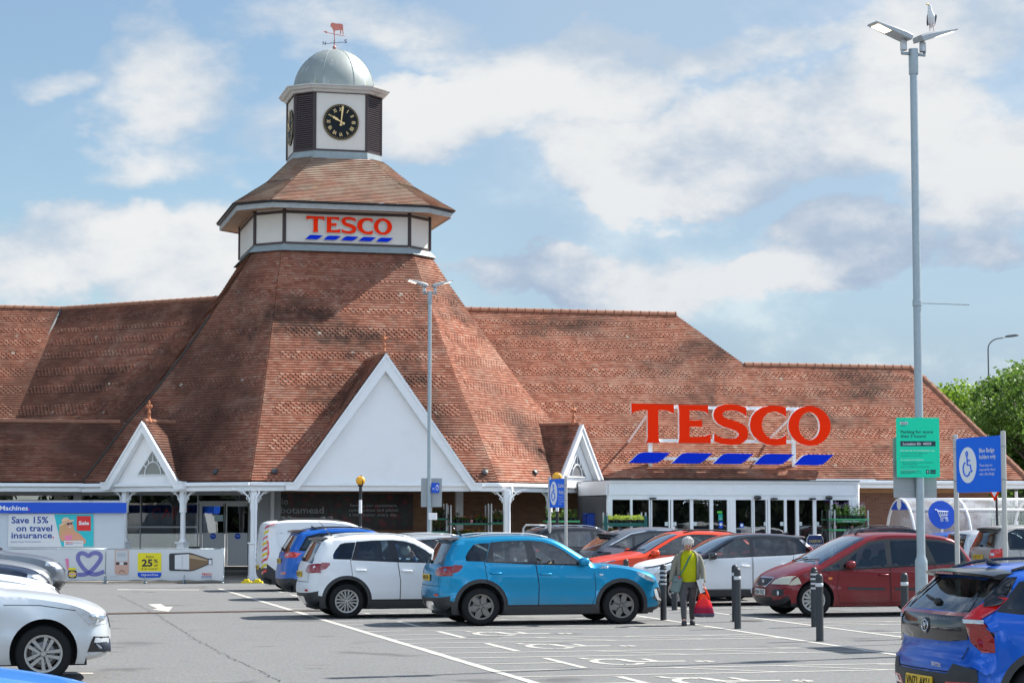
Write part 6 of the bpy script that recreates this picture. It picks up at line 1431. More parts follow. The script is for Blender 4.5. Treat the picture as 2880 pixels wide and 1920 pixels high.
for x, y, w_, h_, m_ in ((1338, 970, .14, .19, mat('notice_teal', (.0, .36, .27), .5)), (1334, 940, .16, .07, mat('notice_green', (.08, .50, .06), .5)), (1340, 1015, .12, .21, SBLUE), (1466, 1020, .12, .14, SBLUE), (1985, 868, .16, .03, SBLUE)):
    b = MB(); b.M = FP.L; z = FP.px(px7(x), py7(y), dp)[1]; b.box((X7(x) - w_ / 2, dp - .014, z - h_ / 2), (X7(x) + w_ / 2, dp - .008, z + h_ / 2)); o_ = PO(b, 'window_notice', m_)
    if m_ is SBLUE and h_ > .1: b = MB(); b.M = FP.L; b.lathe([(0, -.018), (.045, -.018), (.046, -.014)], 16, (X7(x), dp, z + .01), 'y'); PO(b, 'notice_mark', WHITE2, o_)
    if x == 1338: text('AED', width=.09, height=.035, M=FP.L @ place(X7(x) - .045, dp - .018, z - .06), m=WHITE, parent=o_)
b = MB(); b.M = FP.L; b.tube([(X7(2160), dp - .12, zT - .05), (X7(2160), dp - .12, .05)], .035, 8); PO(b, 'downpipe', WHITE, smooth=True)
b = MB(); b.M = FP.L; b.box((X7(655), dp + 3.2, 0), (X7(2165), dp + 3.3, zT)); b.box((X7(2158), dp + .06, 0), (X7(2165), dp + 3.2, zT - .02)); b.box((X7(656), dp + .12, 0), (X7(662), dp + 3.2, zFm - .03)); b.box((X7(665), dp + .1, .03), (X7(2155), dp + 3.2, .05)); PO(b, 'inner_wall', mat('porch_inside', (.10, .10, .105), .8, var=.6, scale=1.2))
b = MB(); b.M = FP.L
for i in range(14): x = X7(700 + i * 100); b.bbox((x, dp + 2.2 + (i % 3) * .2, .05), (x + .55, dp + 2.9, .6 + (i * 37 % 10) * .09), .02)
PO(b, 'display_stand', mat('display', (.09, .10, .16), .6, var=.9, scale=2.3))
# ================================================================== KIOSK, POSTER, BANNERS (flat prints built as flat prints)
k7x = lambda X: X * .2806; k7y = lambda Yv: 1380 + Yv * .2806
FK = FW((-13.5, 62.6, 0), radians(12))
def P7(fr, x, y, d): return fr.px(k7x(x), k7y(y), d)
def art(fr, pts, d, m, parent, name='print'):
    q = [P7(fr, x, y, d) for x, y in pts]; q2 = []
    for p in q: q2.append(p)
    b = MB(); b.M = fr.L; tr = tessellate_polygon([[Vector((p[0], p[1], 0)) for p in q2]]); fs = []
    for t in tr:
        a, c, e = t; ar = (q2[c][0] - q2[a][0]) * (q2[e][1] - q2[a][1]) - (q2[e][0] - q2[a][0]) * (q2[c][1] - q2[a][1]); fs.append((a, c, e) if ar > 0 else (a, e, c))
    b.add([(p[0], d, p[1]) for p in q2], fs); return b.build(name, m, parent)
def flatm(n_, c, r=.45): return mat('print_' + n_, c, r, var=.04)
def arttext(fr, s_, x0, yb_, x1, yc, d, m, parent, bold=.02):
    a = P7(fr, x0, yb_, d); c = P7(fr, x1, yc, d); return text(s_, width=c[0] - a[0], height=c[1] - a[1], M=fr.L @ place(a[0], d, a[1]), m=m, parent=parent, bold=bold)
kio = thing('machine_kiosk', 'flat-roofed pale kiosk with a blue fascia band and a travel insurance poster', 'kiosk')
def kbx(x0, y0, x1, y1, d, dep, m, n_, par=kio, back=1.4):
    a = P7(FK, x0, y1, d); c = P7(FK, x1, y0, d); b = MB(); b.M = FK.L; b.box((a[0], d - dep, max(.02, a[1])), (c[0], d + back, c[1])); return b.build(n_, m, par)
kbx(-900, 215, 1248, 1000, 0, 0, mat('kiosk_wall', (.56, .61, .65), .45, var=.04), 'wall'); kbx(-900, 117, 1268, 220, 0, .12, SBLUE, 'fascia', back=.25); kbx(-900, 96, 1225, 116, 0, .08, mat('kiosk_roof', (.60, .58, .52), .8, var=.2, scale=2, dirt=.9), 'roof', back=1.3)
kbx(1249, 222, 1254, 1000, -.0, .02, LGREY, 'corner_trim', back=.02)
fas = [o for o in kio.children if o.name.startswith('fascia')][0]
arttext(FK, 'Machines', -8, 192, 277, 147, -.123, WHITE, fas, .02); art(FK, [(285, 182), (297, 180), (299, 189), (287, 191)], -.123, RED, fas)
pb = MB(); a = P7(FK, 80, 560, -.04); c_ = P7(FK, 940, 230, -.04); pb.M = FK.L; pb.box((a[0], -.04, a[1]), (c_[0], -.002, c_[1])); pos = pb.build('poster', flatm('white', (.70, .71, .72)), kio)
PB = flatm('navy', (.008, .05, .30)); PR = flatm('red', (.72, .02, .02)); PT = flatm('turquoise', (.02, .50, .55)); PS = flatm('skin', (.70, .33, .20)); PW = flatm('white', (.7, .7, .7)); PH = flatm('hair', (.62, .36, .16)); PHt = flatm('straw', (.78, .56, .38)); PD = flatm('dark', (.03, .03, .035)); PP = flatm('pink', (.80, .22, .40)); PG = flatm('grey', (.35, .37, .40)); PO_ = flatm('orange', (.80, .30, .10)); PV = flatm('violet', (.12, .11, .48)); PY = flatm('yellow', (.86, .72, .01)); PBr = flatm('brown', (.20, .12, .06))
d = -.042
art(FK, [(542, 233), (938, 233), (938, 556), (618, 556), (600, 490)], d, PT, pos)
art(FK, [(590, 400), (600, 350), (640, 330), (690, 320), (735, 340), (750, 400), (790, 420), (840, 470), (860, 530), (820, 520), (760, 480), (720, 500), (700, 490), (600, 480), (595, 450)], d - .002, PH, pos); art(FK, [(600, 470), (640, 400), (680, 390), (720, 400), (760, 410), (800, 440), (860, 490), (855, 530), (800, 500), (700, 520), (615, 500)], d - .004, PS, pos)
art(FK, [(655, 345), (670, 310), (705, 300), (730, 320), (728, 360), (705, 385), (675, 380)], d - .006, PS, pos); art(FK, [(668, 322), (690, 316), (700, 322), (722, 314), (726, 328), (712, 336), (700, 330), (685, 342), (670, 338)], d - .008, PD, pos); art(FK, [(688, 358), (712, 356), (704, 368), (694, 368)], d - .008, PW, pos)
art(FK, [(586, 358), (600, 335), (625, 320), (616, 290), (640, 266), (680, 264), (700, 290), (745, 285), (740, 300), (690, 310), (640, 330), (610, 350)], d - .010, PHt, pos); art(FK, [(622, 312), (700, 284), (703, 293), (625, 322)], d - .012, PO_, pos)
art(FK, [(650, 450), (720, 440), (722, 480), (690, 495), (655, 488)], d - .008, PP, pos); art(FK, [(770, 250), (910, 250), (910, 398), (770, 398)], d - .004, PR, pos); arttext(FK, 'Sale', 788, 338, 893, 302, d - .008, WHITE, pos, .03)
art(FK, [(642, 497), (835, 497), (835, 556), (642, 556)], d - .012, PW, pos); arttext(FK, 'TESCO', 655, 524, 730, 510, d - .015, PR, pos, .03); arttext(FK, 'Insurance', 735, 524, 822, 510, d - .015, PG, pos); 
for k in range(5): art(FK, [(658 + k * 15, 532), (670 + k * 15, 532), (666 + k * 15, 537), (654 + k * 15, 537)], d - .015, PB, pos)
arttext(FK, 'Save 15%', 113, 322, 483, 257, d - .002, PB, pos, .02); arttext(FK, 'on travel', 160, 402, 523, 340, d - .002, PB, pos, .02); arttext(FK, 'insurance', 110, 472, 520, 412, d - .002, PB, pos, .02); art(FK, [(527, 457), (541, 457), (541, 471), (527, 471)], d - .002, PR, pos); arttext(FK, 'Search Tesco Travel Insurance', 108, 514, 410, 501, d - .002, PB, pos, .005)
# banners on a metal barrier
FBn = FW((0, 61.35, 0), 0)
CLOTH = mat('banner_vinyl', (.66, .67, .68), .38, var=.05, scale=3, bump=.25, bscale=3)
def banner(x0, x1, label):
    t = thing('banner_barrier', label, 'banner'); nx_, nz_ = 34, 6; b = MB(); b.M = FBn.L
    a = P7(FBn, x0, 893, 0); c = P7(FBn, x1, 586, 0)
    vs = []
    for j in range(nz_ + 1):
        for i in range(nx_ + 1):
            u, v = i / nx_, j / nz_; sag = .018 * sin(u * 9.4 * pi) * (1 - v) + .012 * sin(u * 31 + v * 4)
            vs.append((a[0] + (c[0] - a[0]) * u, -.01 + abs(sag) * .25, a[1] + (c[1] - a[1]) * v + (sag * .5 if j == 0 else 0)))
    fs = [(j * (nx_ + 1) + i, j * (nx_ + 1) + i + 1, (j + 1) * (nx_ + 1) + i + 1, (j + 1) * (nx_ + 1) + i) for j in range(nz_) for i in range(nx_)]
    b.add(vs, fs); o_ = b.build('banner', CLOTH, t, smooth=True)
    m_ = MB(); m_.M = FBn.L; n = max(2, int((c[0] - a[0]) / 1.1))
    for i in range(n + 1):
        x = a[0] + (c[0] - a[0]) * i / n; m_.tube([(x, .05, .0), (x, .05, c[1] + .03)], .02, 6); m_.tube([(x, -.18, .02), (x, .25, .02)], .022, 6); m_.tube([(x, -.15, .03), (x, .05, .3)], .012, 5)
    m_.tube([(a[0], .05, c[1] + .01), (c[0], .05, c[1] + .01)], .02, 6); m_.tube([(a[0], .05, .14), (c[0], .05, .14)], .016, 6); m_.build('barrier_frame', GALV, t, smooth=True); return o_
b1 = banner(100, 1054, 'white vinyl banner with a blue striped ribbon heart and a yellow-lidded jar'); b2 = banner(1062, 2243, 'white vinyl banner with a yellow price badge and two wine bottles'); d = -.02
# ribbon heart
for k in range(5):
    o_ = 0; hp = [(775, 836), (830, 838), (875, 828), (925, 790), (975, 735), (1010, 680 + o_ * .2), (1012 + o_ * .2, 645), (985, 622 + o_ * .2), (945, 618 + o_ * .3), (910, 632 + o_ * .3), (885, 655 + o_ * .2), (860, 632 + o_ * .3), (825, 618 + o_ * .3), (790, 630 + o_ * .3), (776 + o_ * .3, 665), (790 + o_ * .5, 710), (830 + o_ * .4, 770), (880, 815), (930, 836 + o_ * .2), (985, 830 + o_ * .2), (1045, 805 + o_ * .5)]
    hp = chaikin(hp, 2); q = [P7(FBn, x + o_ * .35, y + o_ * .15, d) for x, y in hp]; vs = []
    for i, (x, z) in enumerate(q):
        p0_, p1_ = q[max(i - 1, 0)], q[min(i + 1, len(q) - 1)]; dx, dz = p1_[0] - p0_[0], p1_[1] - p0_[1]; l = sqrt(dx * dx + dz * dz) or 1; w_ = .0075; x += -dz / l * (k - 2) * .024; z += dx / l * (k - 2) * .024; vs += [(x - dz / l * w_, d - .001 * k, z + dx / l * w_), (x + dz / l * w_, d - .001 * k, z - dx / l * w_)]
    b = MB(); b.M = FBn.L; b.add(vs, [(2 * i, 2 * i + 1, 2 * i + 3, 2 * i + 2) for i in range(len(q) - 1)]); b.build('print', PV, b1)
art(FBn, rnd([(683, 795), (765, 795), (772, 840), (760, 872), (690, 872), (678, 840)], .2), d, PD, b1); art(FBn, [(686, 768), (760, 768), (760, 792), (686, 792)], d - .002, PY, b1); art(FBn, [(p[0], p[1]) for p in ell(724, 835, 38, 30, 20)], d - .003, PY, b1); art(FBn, [(684, 822), (764, 816), (766, 834), (684, 840)], d - .005, PR, b1); arttext(FBn, 'MARMITE', 688, 837, 762, 823, d - .007, WHITE, b1, .03); art(FBn, ell(724, 852, 18, 10, 14), d - .005, flatm('cream', (.7, .5, .3)), b1)
art(FBn, [(652, 678), (684, 675), (690, 700), (688, 790), (672, 790)], d, PP, b1)
# bottles, badge
art(FBn, [(1150, 588), (1290, 588), (1290, 815), (1280, 838), (1165, 838), (1150, 815)], d, flatm('rose', (.62, .38, .30)), b2); art(FBn, [(1160, 596), (1280, 596), (1280, 705), (1160, 705)], d - .002, flatm('label', (.58, .60, .62)), b2); art(FBn, [(1162, 714), (1276, 714), (1276, 738), (1162, 738)], d - .002, PD, b2); art(FBn, [(1198, 712), (1238, 712), (1238, 740), (1198, 740)], d - .004, PW, b2)
arttext(FBn, 'PINOT', 1180, 638, 1260, 623, d - .004, PG, b2); arttext(FBn, 'GRIGIO', 1176, 655, 1264, 641, d - .004, PG, b2); art(FBn, [(1185, 830), (1195, 800), (1220, 788), (1245, 800), (1262, 830), (1240, 812), (1220, 802), (1200, 812)], d - .002, flatm('rose_dark', (.40, .18, .10)), b2)
art(FBn, rnd([(1380, 620), (1617, 620), (1617, 865), (1380, 865)], .06), d, PY, b2); art(FBn, [(1380, 815), (1617, 815), (1617, 850), (1600, 865), (1500, 868), (1397, 865), (1380, 850)], d - .002, SBLUE, b2); art(FBn, [(1380, 803), (1617, 803), (1617, 815), (1380, 815)], d - .002, PW, b2)
for s_, x0, yb_, x1, yc, bo in (('Extra', 1462, 668, 1540, 645, .005), ('25', 1420, 753, 1530, 685, .035), ('%', 1540, 718, 1582, 683, .02), ('off', 1540, 755, 1580, 732, .005), ('6 or more*', 1418, 787, 1580, 768, .005)): arttext(FBn, s_, x0, yb_, x1, yc, d - .004, PD, b2, bo)
arttext(FBn, 'Clubcard Price', 1413, 848, 1583, 828, d - .004, WHITE, b2, .015)
art(FBn, [(1695, 640), (1705, 625), (1900, 618), (1950, 630), (2085, 676), (2128, 674), (2128, 740), (2085, 738), (1950, 795), (1900, 803), (1705, 798), (1695, 785)], d, PD, b2); art(FBn, [(1897, 628), (1948, 640), (2085, 686), (2085, 728), (1948, 785), (1897, 793)], d - .002, PBr, b2); art(FBn, [(1897, 640), (1948, 645), (2082, 690), (2082, 700), (1948, 680), (1897, 672)], d - .003, flatm('tan', (.42, .30, .18)), b2); art(FBn, [(1752, 640), (1896, 632), (1896, 788), (1752, 782)], d - .004, PW, b2); art(FBn, [(2092, 688), (2122, 688), (2122, 735), (2092, 735)], d - .004, PW, b2)
a = P7(FBn, 1820, 650, d); text('PROSECCO', width=.42, height=.045, M=FBn.L @ place(a[0], d - .006, a[1]) @ Matrix.Rotation(pi / 2, 4, 'Y'), m=PG, parent=b2)
arttext(FBn, 'TESCO', 2022, 843, 2124, 823, d, PR, b2, .03); arttext(FBn, 'Every little helps', 2018, 872, 2122, 862, d, PB, b2)
for k in range(5): art(FBn, [(2024 + k * 21, 850), (2040 + k * 21, 850), (2036 + k * 21, 856), (2020 + k * 21, 856)], d, PB, b2)
arttext(FBn, 'drinkaware.co.uk', 1102, 860, 1180, 852, d, PG, b2)
# ================================================================== STREET FURNITURE
def bollard(x, y, kind, label, h=1.03):
    t = thing('bollard', label, 'bollard', (x, y, 0), group='black bollards along the walkway'); r = .058; b = MB()
    b.lathe([(r + .004, 0), (r, .02), (r, h - .06), (r * .93, h - .035), (r * .7, h - .012), (r * .3, h), (0, h + .001)], 24)
    b.build('post', mat('bollard_black', (.028, .030, .034), .45, var=.4, scale=9, dirt=.12), t, smooth=True, angle=50)
    R_ = mat('reflective_white', (.60, .62, .64), .4, var=.1, dirt=.2)
    if kind == 'ridge':
        for z in (h - .14, h - .22, h - .30, h - .38):
            b = MB(); b.lathe([(r + .001, z), (r + .003, z + .002), (r + .003, z + .03), (r + .001, z + .032)], 24); b.build('reflective_band', R_, t, smooth=True)
            b = MB(); b.lathe([(r, z + .034), (r + .010, z + .04), (r + .010, z + .065), (r, z + .072)], 24); b.build('ridge', MATS['bollard_black'], t, smooth=True)
    else:
        z = h - .20; b = MB(); b.lathe([(r + .0005, z), (r + .002, z + .001), (r + .002, z + .055), (r + .0005, z + .056)], 24); b.build('reflective_band', R_, t, smooth=True)
for px, py, kd, lb in ((2075, 1767, 's', 'smooth black bollard right of the pedestrian, in front of the white car'), (2291, 1762, 'ridge', 'ridged black bollard with four white rings in front of the maroon car'), (2306, 1802, 's', 'smooth black bollard standing nearest, in front of the ridged one'), (2546, 1797, 's', 'smooth black bollard beside the tall lamp post and blue foreground car'), (1866, 1743, 'ridge', 'ridged black bollard at the nose of the turquoise SUV'), (1897, 1715, 's', 'smooth black bollard just behind the pedestrian on the left')):
    p = gnd(px, py); bollard(p.x, p.y, kd, lb)
bollard(4.05, 39.0, 's', 'smooth black bollard peeping out behind another beside the pedestrian'); bollard(2.35, 44.2, 's', 'smooth black bollard with its head above the turquoise bonnet')
LAMP = mat('lamp_lens', (1.0, .86, .62), .3, emit=1.3, var=0)
def lamp_post(name, label, x, y, rz, h=8.3):
    t = thing(name, label, 'lamp post', (x, y, 0), rz, group='galvanised lamp posts in the car park'); b = MB()
    b.lathe([(.088, 0), (.086, 1.25), (.084, 1.30), (.060, 1.36), (.058, 1.4), (.052, h - .35)], 20); b.build('pole', GALV, t, smooth=True, angle=50)
    b = MB(); b.lathe([(.063, h - .36), (.066, h - .35), (.066, h), (0, h + .002)], 20); b.box((.03, -.068, h - .12), (.036, -.062, h - .114)); b.build('sleeve', GALV, t, smooth=True, angle=50)
    b = MB(); b.bbox((.055, -.02, .45), (.075, .10, 1.05), .008); b.build('service_door', GALV, t)
    for s in (-1, 1):
        b = MB(); b.tube([(s * .05, 0, h - .07), (s * .18, 0, h - .075), (s * .18, 0, h - .02)], .024, 8); ar = b.build('arm', GALV, t, smooth=True)
        b = MB(); b.lathe([(.045, h - .03), (.048, h - .02), (.046, h + .10), (.02, h + .13)], 12, (s * .155, 0, 0)); b.build('spigot', LGREY, ar, smooth=True)
        b = MB(); M = Matrix.Translation((s * .08, 0, h + .135)) @ (Matrix.Rotation(pi, 4, 'Z') if s < 0 else Matrix()) @ Matrix.Rotation(radians(-17), 4, 'Y'); b.M = M
        pr = [(0, -.03), (.0, .05), (.10, .065), (.28, .05), (.60, .012), (.60, -.008), (.12, -.03)]
        n = len(pr); vs = []
        for yy, sc_ in ((-.13, .55), (-.10, 1), (.10, 1), (.13, .55)): vs += [(px_, yy, pz * (sc_ if pz > 0 else 1)) for px_, pz in pr]
        fs = [tuple(range(n))[::-1]] + [(k * n + i, k * n + (i + 1) % n, (k + 1) * n + (i + 1) % n, (k + 1) * n + i) for k in range(3) for i in range(n)] + [tuple(3 * n + i for i in range(n))]
        b.add(vs, fs); hd = b.build('lamp_head', mat('lamp_grey', (.38, .40, .41), .4, metal=.2, var=.08), ar, smooth=True, angle=30)
        b = MB(); b.M = M; b.box((.27, -.095, -.0205), (.55, .095, -.0125)); b.build('lens', LAMP, ar)
    return t
LP = Vector((5.62, 29.45, 0))
lp1 = lamp_post('lamp_post', 'tall galvanised twin-head lamp post at right with a gull on its right head', LP.x, LP.y, AZ + .12, 8.42)
lp2 = lamp_post('lamp_post', 'thin galvanised twin-head lamp post in front of the big white gable', (1215 - 1440) / 6000 * 62.5, 60.5, AZ)
def plane_sign(fr, x0, y0, x1, y1, name, m, parent, d=0, th=.004, r=.02):
    a = fr.px(x0, y1, d); c = fr.px(x1, y0, d); b = MB(); b.M = fr.L
    w_, h_ = c[0] - a[0], c[1] - a[1]; cs = []
    for cx_, cz_, a0_ in ((a[0] + r, a[1] + r, pi), (c[0] - r, a[1] + r, 1.5 * pi), (c[0] - r, c[1] - r, 0), (a[0] + r, c[1] - r, .5 * pi)): cs += [(cx_ + r * cos(a0_ + k * pi / 8), cz_ + r * sin(a0_ + k * pi / 8)) for k in range(5)]
    b.prism(cs[::-1], d - th, d); return b.build(name, m, parent)
F1 = FW((LP.x, LP.y, 0), radians(2)); 
bk = thing('back_plate_sign', 'grey back of a square sign strapped behind the green parking sign', 'sign'); plane_sign(F1, 2513, 1230, 2632, 1399, 'panel', GREYM, bk, .075); 
b = MB(); b.M = F1.L
for y_ in (1376, 1255): a = F1.px(2525, y_, .06); c = F1.px(2622, y_, .06); b.box((a[0], .055, a[1] - .008), (c[0], .066, a[1] + .008))
b.build('strap', GALV, bk)
gs = thing('parking_sign', 'green parking location sign high on the tall lamp post', 'sign'); GRN = mat('sign_green', (.015, .72, .42), .5, var=.03, spec=.2)
gp = plane_sign(F1, 2522, 1174, 2641, 1342, 'panel', GRN, gs, -.075); NAV = mat('sign_ink', (.01, .03, .05), .5)
gx = lambda X: 2500 + X * .12755; gy = lambda Yv: 1160 + Yv * .12755; dG = -.081
def gt_(s_, x0, yb_, x1, yc, m=NAV, bo=.0, d=dG): a = F1.px(gx(x0), gy(yb_), d); c = F1.px(gx(x1), gy(yc), d); text(s_, width=c[0] - a[0], height=c[1] - a[1], M=F1.L @ place(a[0], d, a[1]), m=m, parent=gp, bold=bo)
def gr_(x0, y0, x1, y1, m, d=dG): a = F1.px(gx(x0), gy(y1), d); c = F1.px(gx(x1), gy(y0), d); b = MB(); b.M = F1.L; b.add([(a[0], d, a[1]), (c[0], d, a[1]), (c[0], d, c[1]), (a[0], d, c[1])], [(0, 1, 2, 3)]); b.build('print', m, gp)
gt_('Parking for more', 256, 450, 962, 388, bo=.01); gt_('than 3 hours?', 260, 545, 828, 484, bo=.01); gr_(254, 628, 1027, 738, NAV); gt_('Location ID:', 304, 710, 706, 658, WHITE, .02, dG - .003); gt_('44529', 750, 708, 935, 658, WHITE, .02, dG - .003)
gt_('YOUR', 262, 200, 350, 180, bo=.01); gr_(246, 205, 418, 262, PW); gt_('PARKING', 262, 252, 402, 224, NAV, .02, dG - .003); gt_('SPACE', 262, 298, 366, 276, bo=.01)
gt_('Pay with the YourParkingSpace app.', 256, 846, 1010, 818, WHITE2, .005); gt_('1 Download the YourParkingSpace app', 258, 900, 845, 880); gt_('2 Enter location ID shown above', 258, 956, 735, 934); gt_('Or, pre-book in advance.', 258, 1050, 775, 1022, WHITE2, .005)
gt_('1 Visit yourparkingspace.co.uk or download the', 258, 1108, 970, 1086); gt_('YourParkingSpace app', 298, 1146, 636, 1126); gt_('2 Search via destination and book parking', 258, 1200, 888, 1178)
gr_(258, 1266, 608, 1274, GTX); gr_(258, 1287, 710, 1292, NAV); gr_(258, 1306, 592, 1311, NAV); gr_(258, 1324, 722, 1329, NAV); gr_(258, 1341, 498, 1346, NAV); gr_(820, 1262, 892, 1344, NAV); gr_(914, 1258, 1034, 1298, NAV); gr_(914, 1308, 1034, 1344, NAV); gr_(840, 1284, 870, 1318, PW, dG - .003)
b = MB(); a = F1.px(2560, 852, 0); c = F1.px(2726, 857, 0); b.M = F1.L; b.tube([(0, 0, a[1]), (c[0], 0, c[1])], .008, 6); b.lathe([(.062, a[1] - .04), (.064, a[1] - .035), (.064, a[1] + .035), (.062, a[1] + .04)], 20); b.build('bracket_rod', GALV, lp1)
b = bpy.data.objects[[o.name for o in lp1.children if o.name.startswith('bracket_rod')][0]] if any(o.name.startswith('bracket_rod') for o in lp1.children) else None
if b: b.matrix_parent_inverse = (Matrix.Translation(lp1.location) @ Matrix.Rotation(lp1.rotation_euler.z, 4, 'Z')).inverted()
F2 = FW((lp2.location.x, lp2.location.y, 0), 0)
s2 = thing('back_plate_sign', 'grey back of a sign on the thin lamp post before the gable', 'sign'); plane_sign(F2, 1184, 1344, 1243, 1425, 'panel', GREYM, s2, .08)
s2 = thing('exit_sign', 'small blue exit sign on the thin lamp post', 'sign'); F3 = FW((lp2.location.x + .0, lp2.location.y - .10, 0), radians(25)); plane_sign(F3, 1213, 1357, 1235, 1385, 'panel', SBLUE, s2, .0, r=.01)
a = F3.px(1216, 1376, 0); text('Exit', width=.06, height=.05, M=F3.L @ place(a[0], -.008, a[1]), m=WHITE, parent=s2, bold=.02); b = MB(); b.M = F3.L; a = F3.px(1229, 1371, 0); b.tube([(a[0] + .035 * cos(k * pi / 8), -.008, a[1] + .07 * sin(k * pi / 8)) for k in range(16)], .006, 4, closed=True); b.build('emblem', WHITE, s2)
b = MB(); a = F2.px(1205, 1461, -.08); c = F2.px(1229, 1442, -.08); b.M = F2.L; b.bbox((a[0], -.12, a[1]), (c[0], -.055, c[1]), .01); tag(b.build('junction_box', WHITE2), 'small white box strapped to the thin lamp post below its signs', 'box')
# blue information signs on twin posts, turned along the parking rows
def twin_sign(name, label, ax, ay, zb, zt, wd, lines, circ):
    t = thing(name, label, 'sign', (ax, ay, 0), AZ - pi / 2 + .035); P_ = mat('sign_post', (.50, .49, .46), .5, metal=.1, var=.12)
    for x in (-.045, wd + .045):
        b = MB(); b.lathe([(.038, 0), (.038, zt + .06), (.0, zt + .065)], 14, (x, 0, 0)); b.build('post', P_, t, smooth=True, angle=50)
    for z in (zb + .18, zt - .16):
        b = MB()
        for x in (-.045, wd + .045): b.lathe([(.040, z - .012), (.042, z), (.040, z + .012)], 14, (x, 0, 0))
        b.box((-.04, .012, z - .015), (wd + .04, .03, z + .015)); b.build('clamp', GREYM, t)
    b = MB(); r = .06; cs = []
    for cx_, cz_, a0_ in ((r, zb + r, pi), (wd - r, zb + r, 1.5 * pi), (wd - r, zt - r, 0), (r, zt - r, .5 * pi)): cs += [(cx_ + r * cos(a0_ + k * pi / 8), cz_ + r * sin(a0_ + k * pi / 8)) for k in range(5)]
    b.prism(cs[::-1], -.012, .010); p_ = b.build('panel', mat('sign_bright_blue', (.0, .15, .82), .5, var=.04, spec=.2), t)
    cx_, cz_, cr = circ; b = MB(); b.lathe([(0, -.016), (cr, -.016), (cr + .001, -.0125)], 40, (cx_, 0, cz_), 'y'); b.build('roundel', WHITE2, p_)
    BB = MATS['sign_bright_blue']; b = MB(); s = cr / .26; y = -.022
    Lw = lambda pts: b.tube([(cx_ + x * s, y, cz_ + z * s) for x, z in pts], .010 * s, 5)
    b.tube([(cx_ - .01 * s + .028 * s * cos(k * pi / 6), y, cz_ + .165 * s + .032 * s * sin(k * pi / 6)) for k in range(12)], .008 * s, 5, closed=True)
    Lw([(-.01, .13), (.0, .03), (.0, .00), (.09, .0), (.12, -.10), (.15, -.09)]); Lw([(-.005, .07), (.08, .065)]); Lw([(-.02 + .105 * cos(t_), -.055 + .105 * sin(t_)) for t_ in [radians(115 + k * 14) for k in range(17)]]); b.build('wheelchair_mark', BB, p_)
    for s_, x, z, w_, h_, bo in lines: text(s_, width=w_, height=h_, M=place(x, -.014, z), m=WHITE, parent=p_, bold=bo)
    return t
lnA = [('Blue Badge', .72, 2.66 - 0, .46, .075, .01), ('holders only', .72, 2.55, .50, .075, .01), ('These bays are', .72, 2.42, .40, .045, 0), ('reserved for those', .72, 2.345, .48, .045, 0), ('with a Blue Badge.', .72, 2.27, .47, .045, 0)]
def zz(py, Y): return zat(py, Y)
Yf = 32.6; xf_ = at(2692, 1300, Yf).x
zb_a, zt_a = at(2692, 1385, Yf).z, at(2692, 1233, Yf).z; off = zb_a - 2.0; sc_l = (zt_a - zb_a) / .95
lnA = [(s_, x, zb_a + (z - 1.98) * sc_l, w_, h_ * sc_l, bo) for s_, x, z, w_, h_, bo in lnA]
twin_sign('information_sign', 'large blue sign for badge holders with a wheelchair symbol on two posts', xf_, Yf, zb_a, zt_a, 1.38, lnA, (.36, (zb_a + zt_a) / 2, .27))
Yf = 54.6; p = at(1547, 1380, Yf); zb_b, zt_b = at(1547, 1427, Yf).z, at(1547, 1347, Yf).z; h_ = zt_b - zb_b
twin_sign('information_sign', 'narrow-looking blue disabled parking sign turned almost edge-on near the orange beacon', p.x, Yf, zb_b, zt_b, 1.30, [('Disabled', .72, zt_b - .22, .50, .10, .01), ('Parking', .80, zt_b - .38, .40, .09, .01), ('These bays are', .76, zb_b + .26, .42, .035, 0), ('reserved for those', .76, zb_b + .20, .45, .035, 0), ('with a Blue Badge', .76, zb_b + .14, .45, .035, 0), ('on display.', .76, zb_b + .08, .28, .035, 0)], (.36, zb_b + h_ * .5, .30))
def beacon(label, px, py, Y):
    g0 = at(px, py, Y); t = thing('crossing_beacon', label, 'beacon', (g0.x, Y, 0), group='orange globe crossing beacons'); z = g0.z; r = .135; h = z - r - .03
    n = 7; st = (h - .1) / n
    b = MB(); W_ = MB()
    for k in range(n): (b if (n - 1 - k) % 2 == 0 else W_).lathe([(.045, .1 + k * st), (.045, .1 + (k + 1) * st)], 14)
    b.lathe([(.052, 0), (.05, .1)], 14); b.lathe([(.045, h), (.075, h + .01), (.08, h + .05), (.05, h + .06)], 14); b.build('black_band', BLACK, t, smooth=True); W_.build('white_band', WHITE2, t, smooth=True)
    b = MB(); b.lathe([(r * cos(a), z + r * sin(a)) for a in [-pi / 2 + pi * k / 14 for k in range(15)]], 24); b.build('globe', mat('beacon_orange', (.90, .42, .005), .35, var=.05, coat=.4, emit=.0), t, smooth=True)
    b = MB(); b.tube([((r + .02) * cos(a) * .5, (r + .02) * cos(a) * -.86, z + (r + .02) * sin(a)) for a in [-pi / 2 + pi * k / 12 for k in range(13)]], .008, 5); b.build('guard_hoop', BLACK, t)
beacon('orange globe beacon on a striped pole before the tomato poster', 1014, 1351, 60.9); beacon('orange globe beacon half hidden behind the disabled parking sign', 1567, 1341, 59.2)
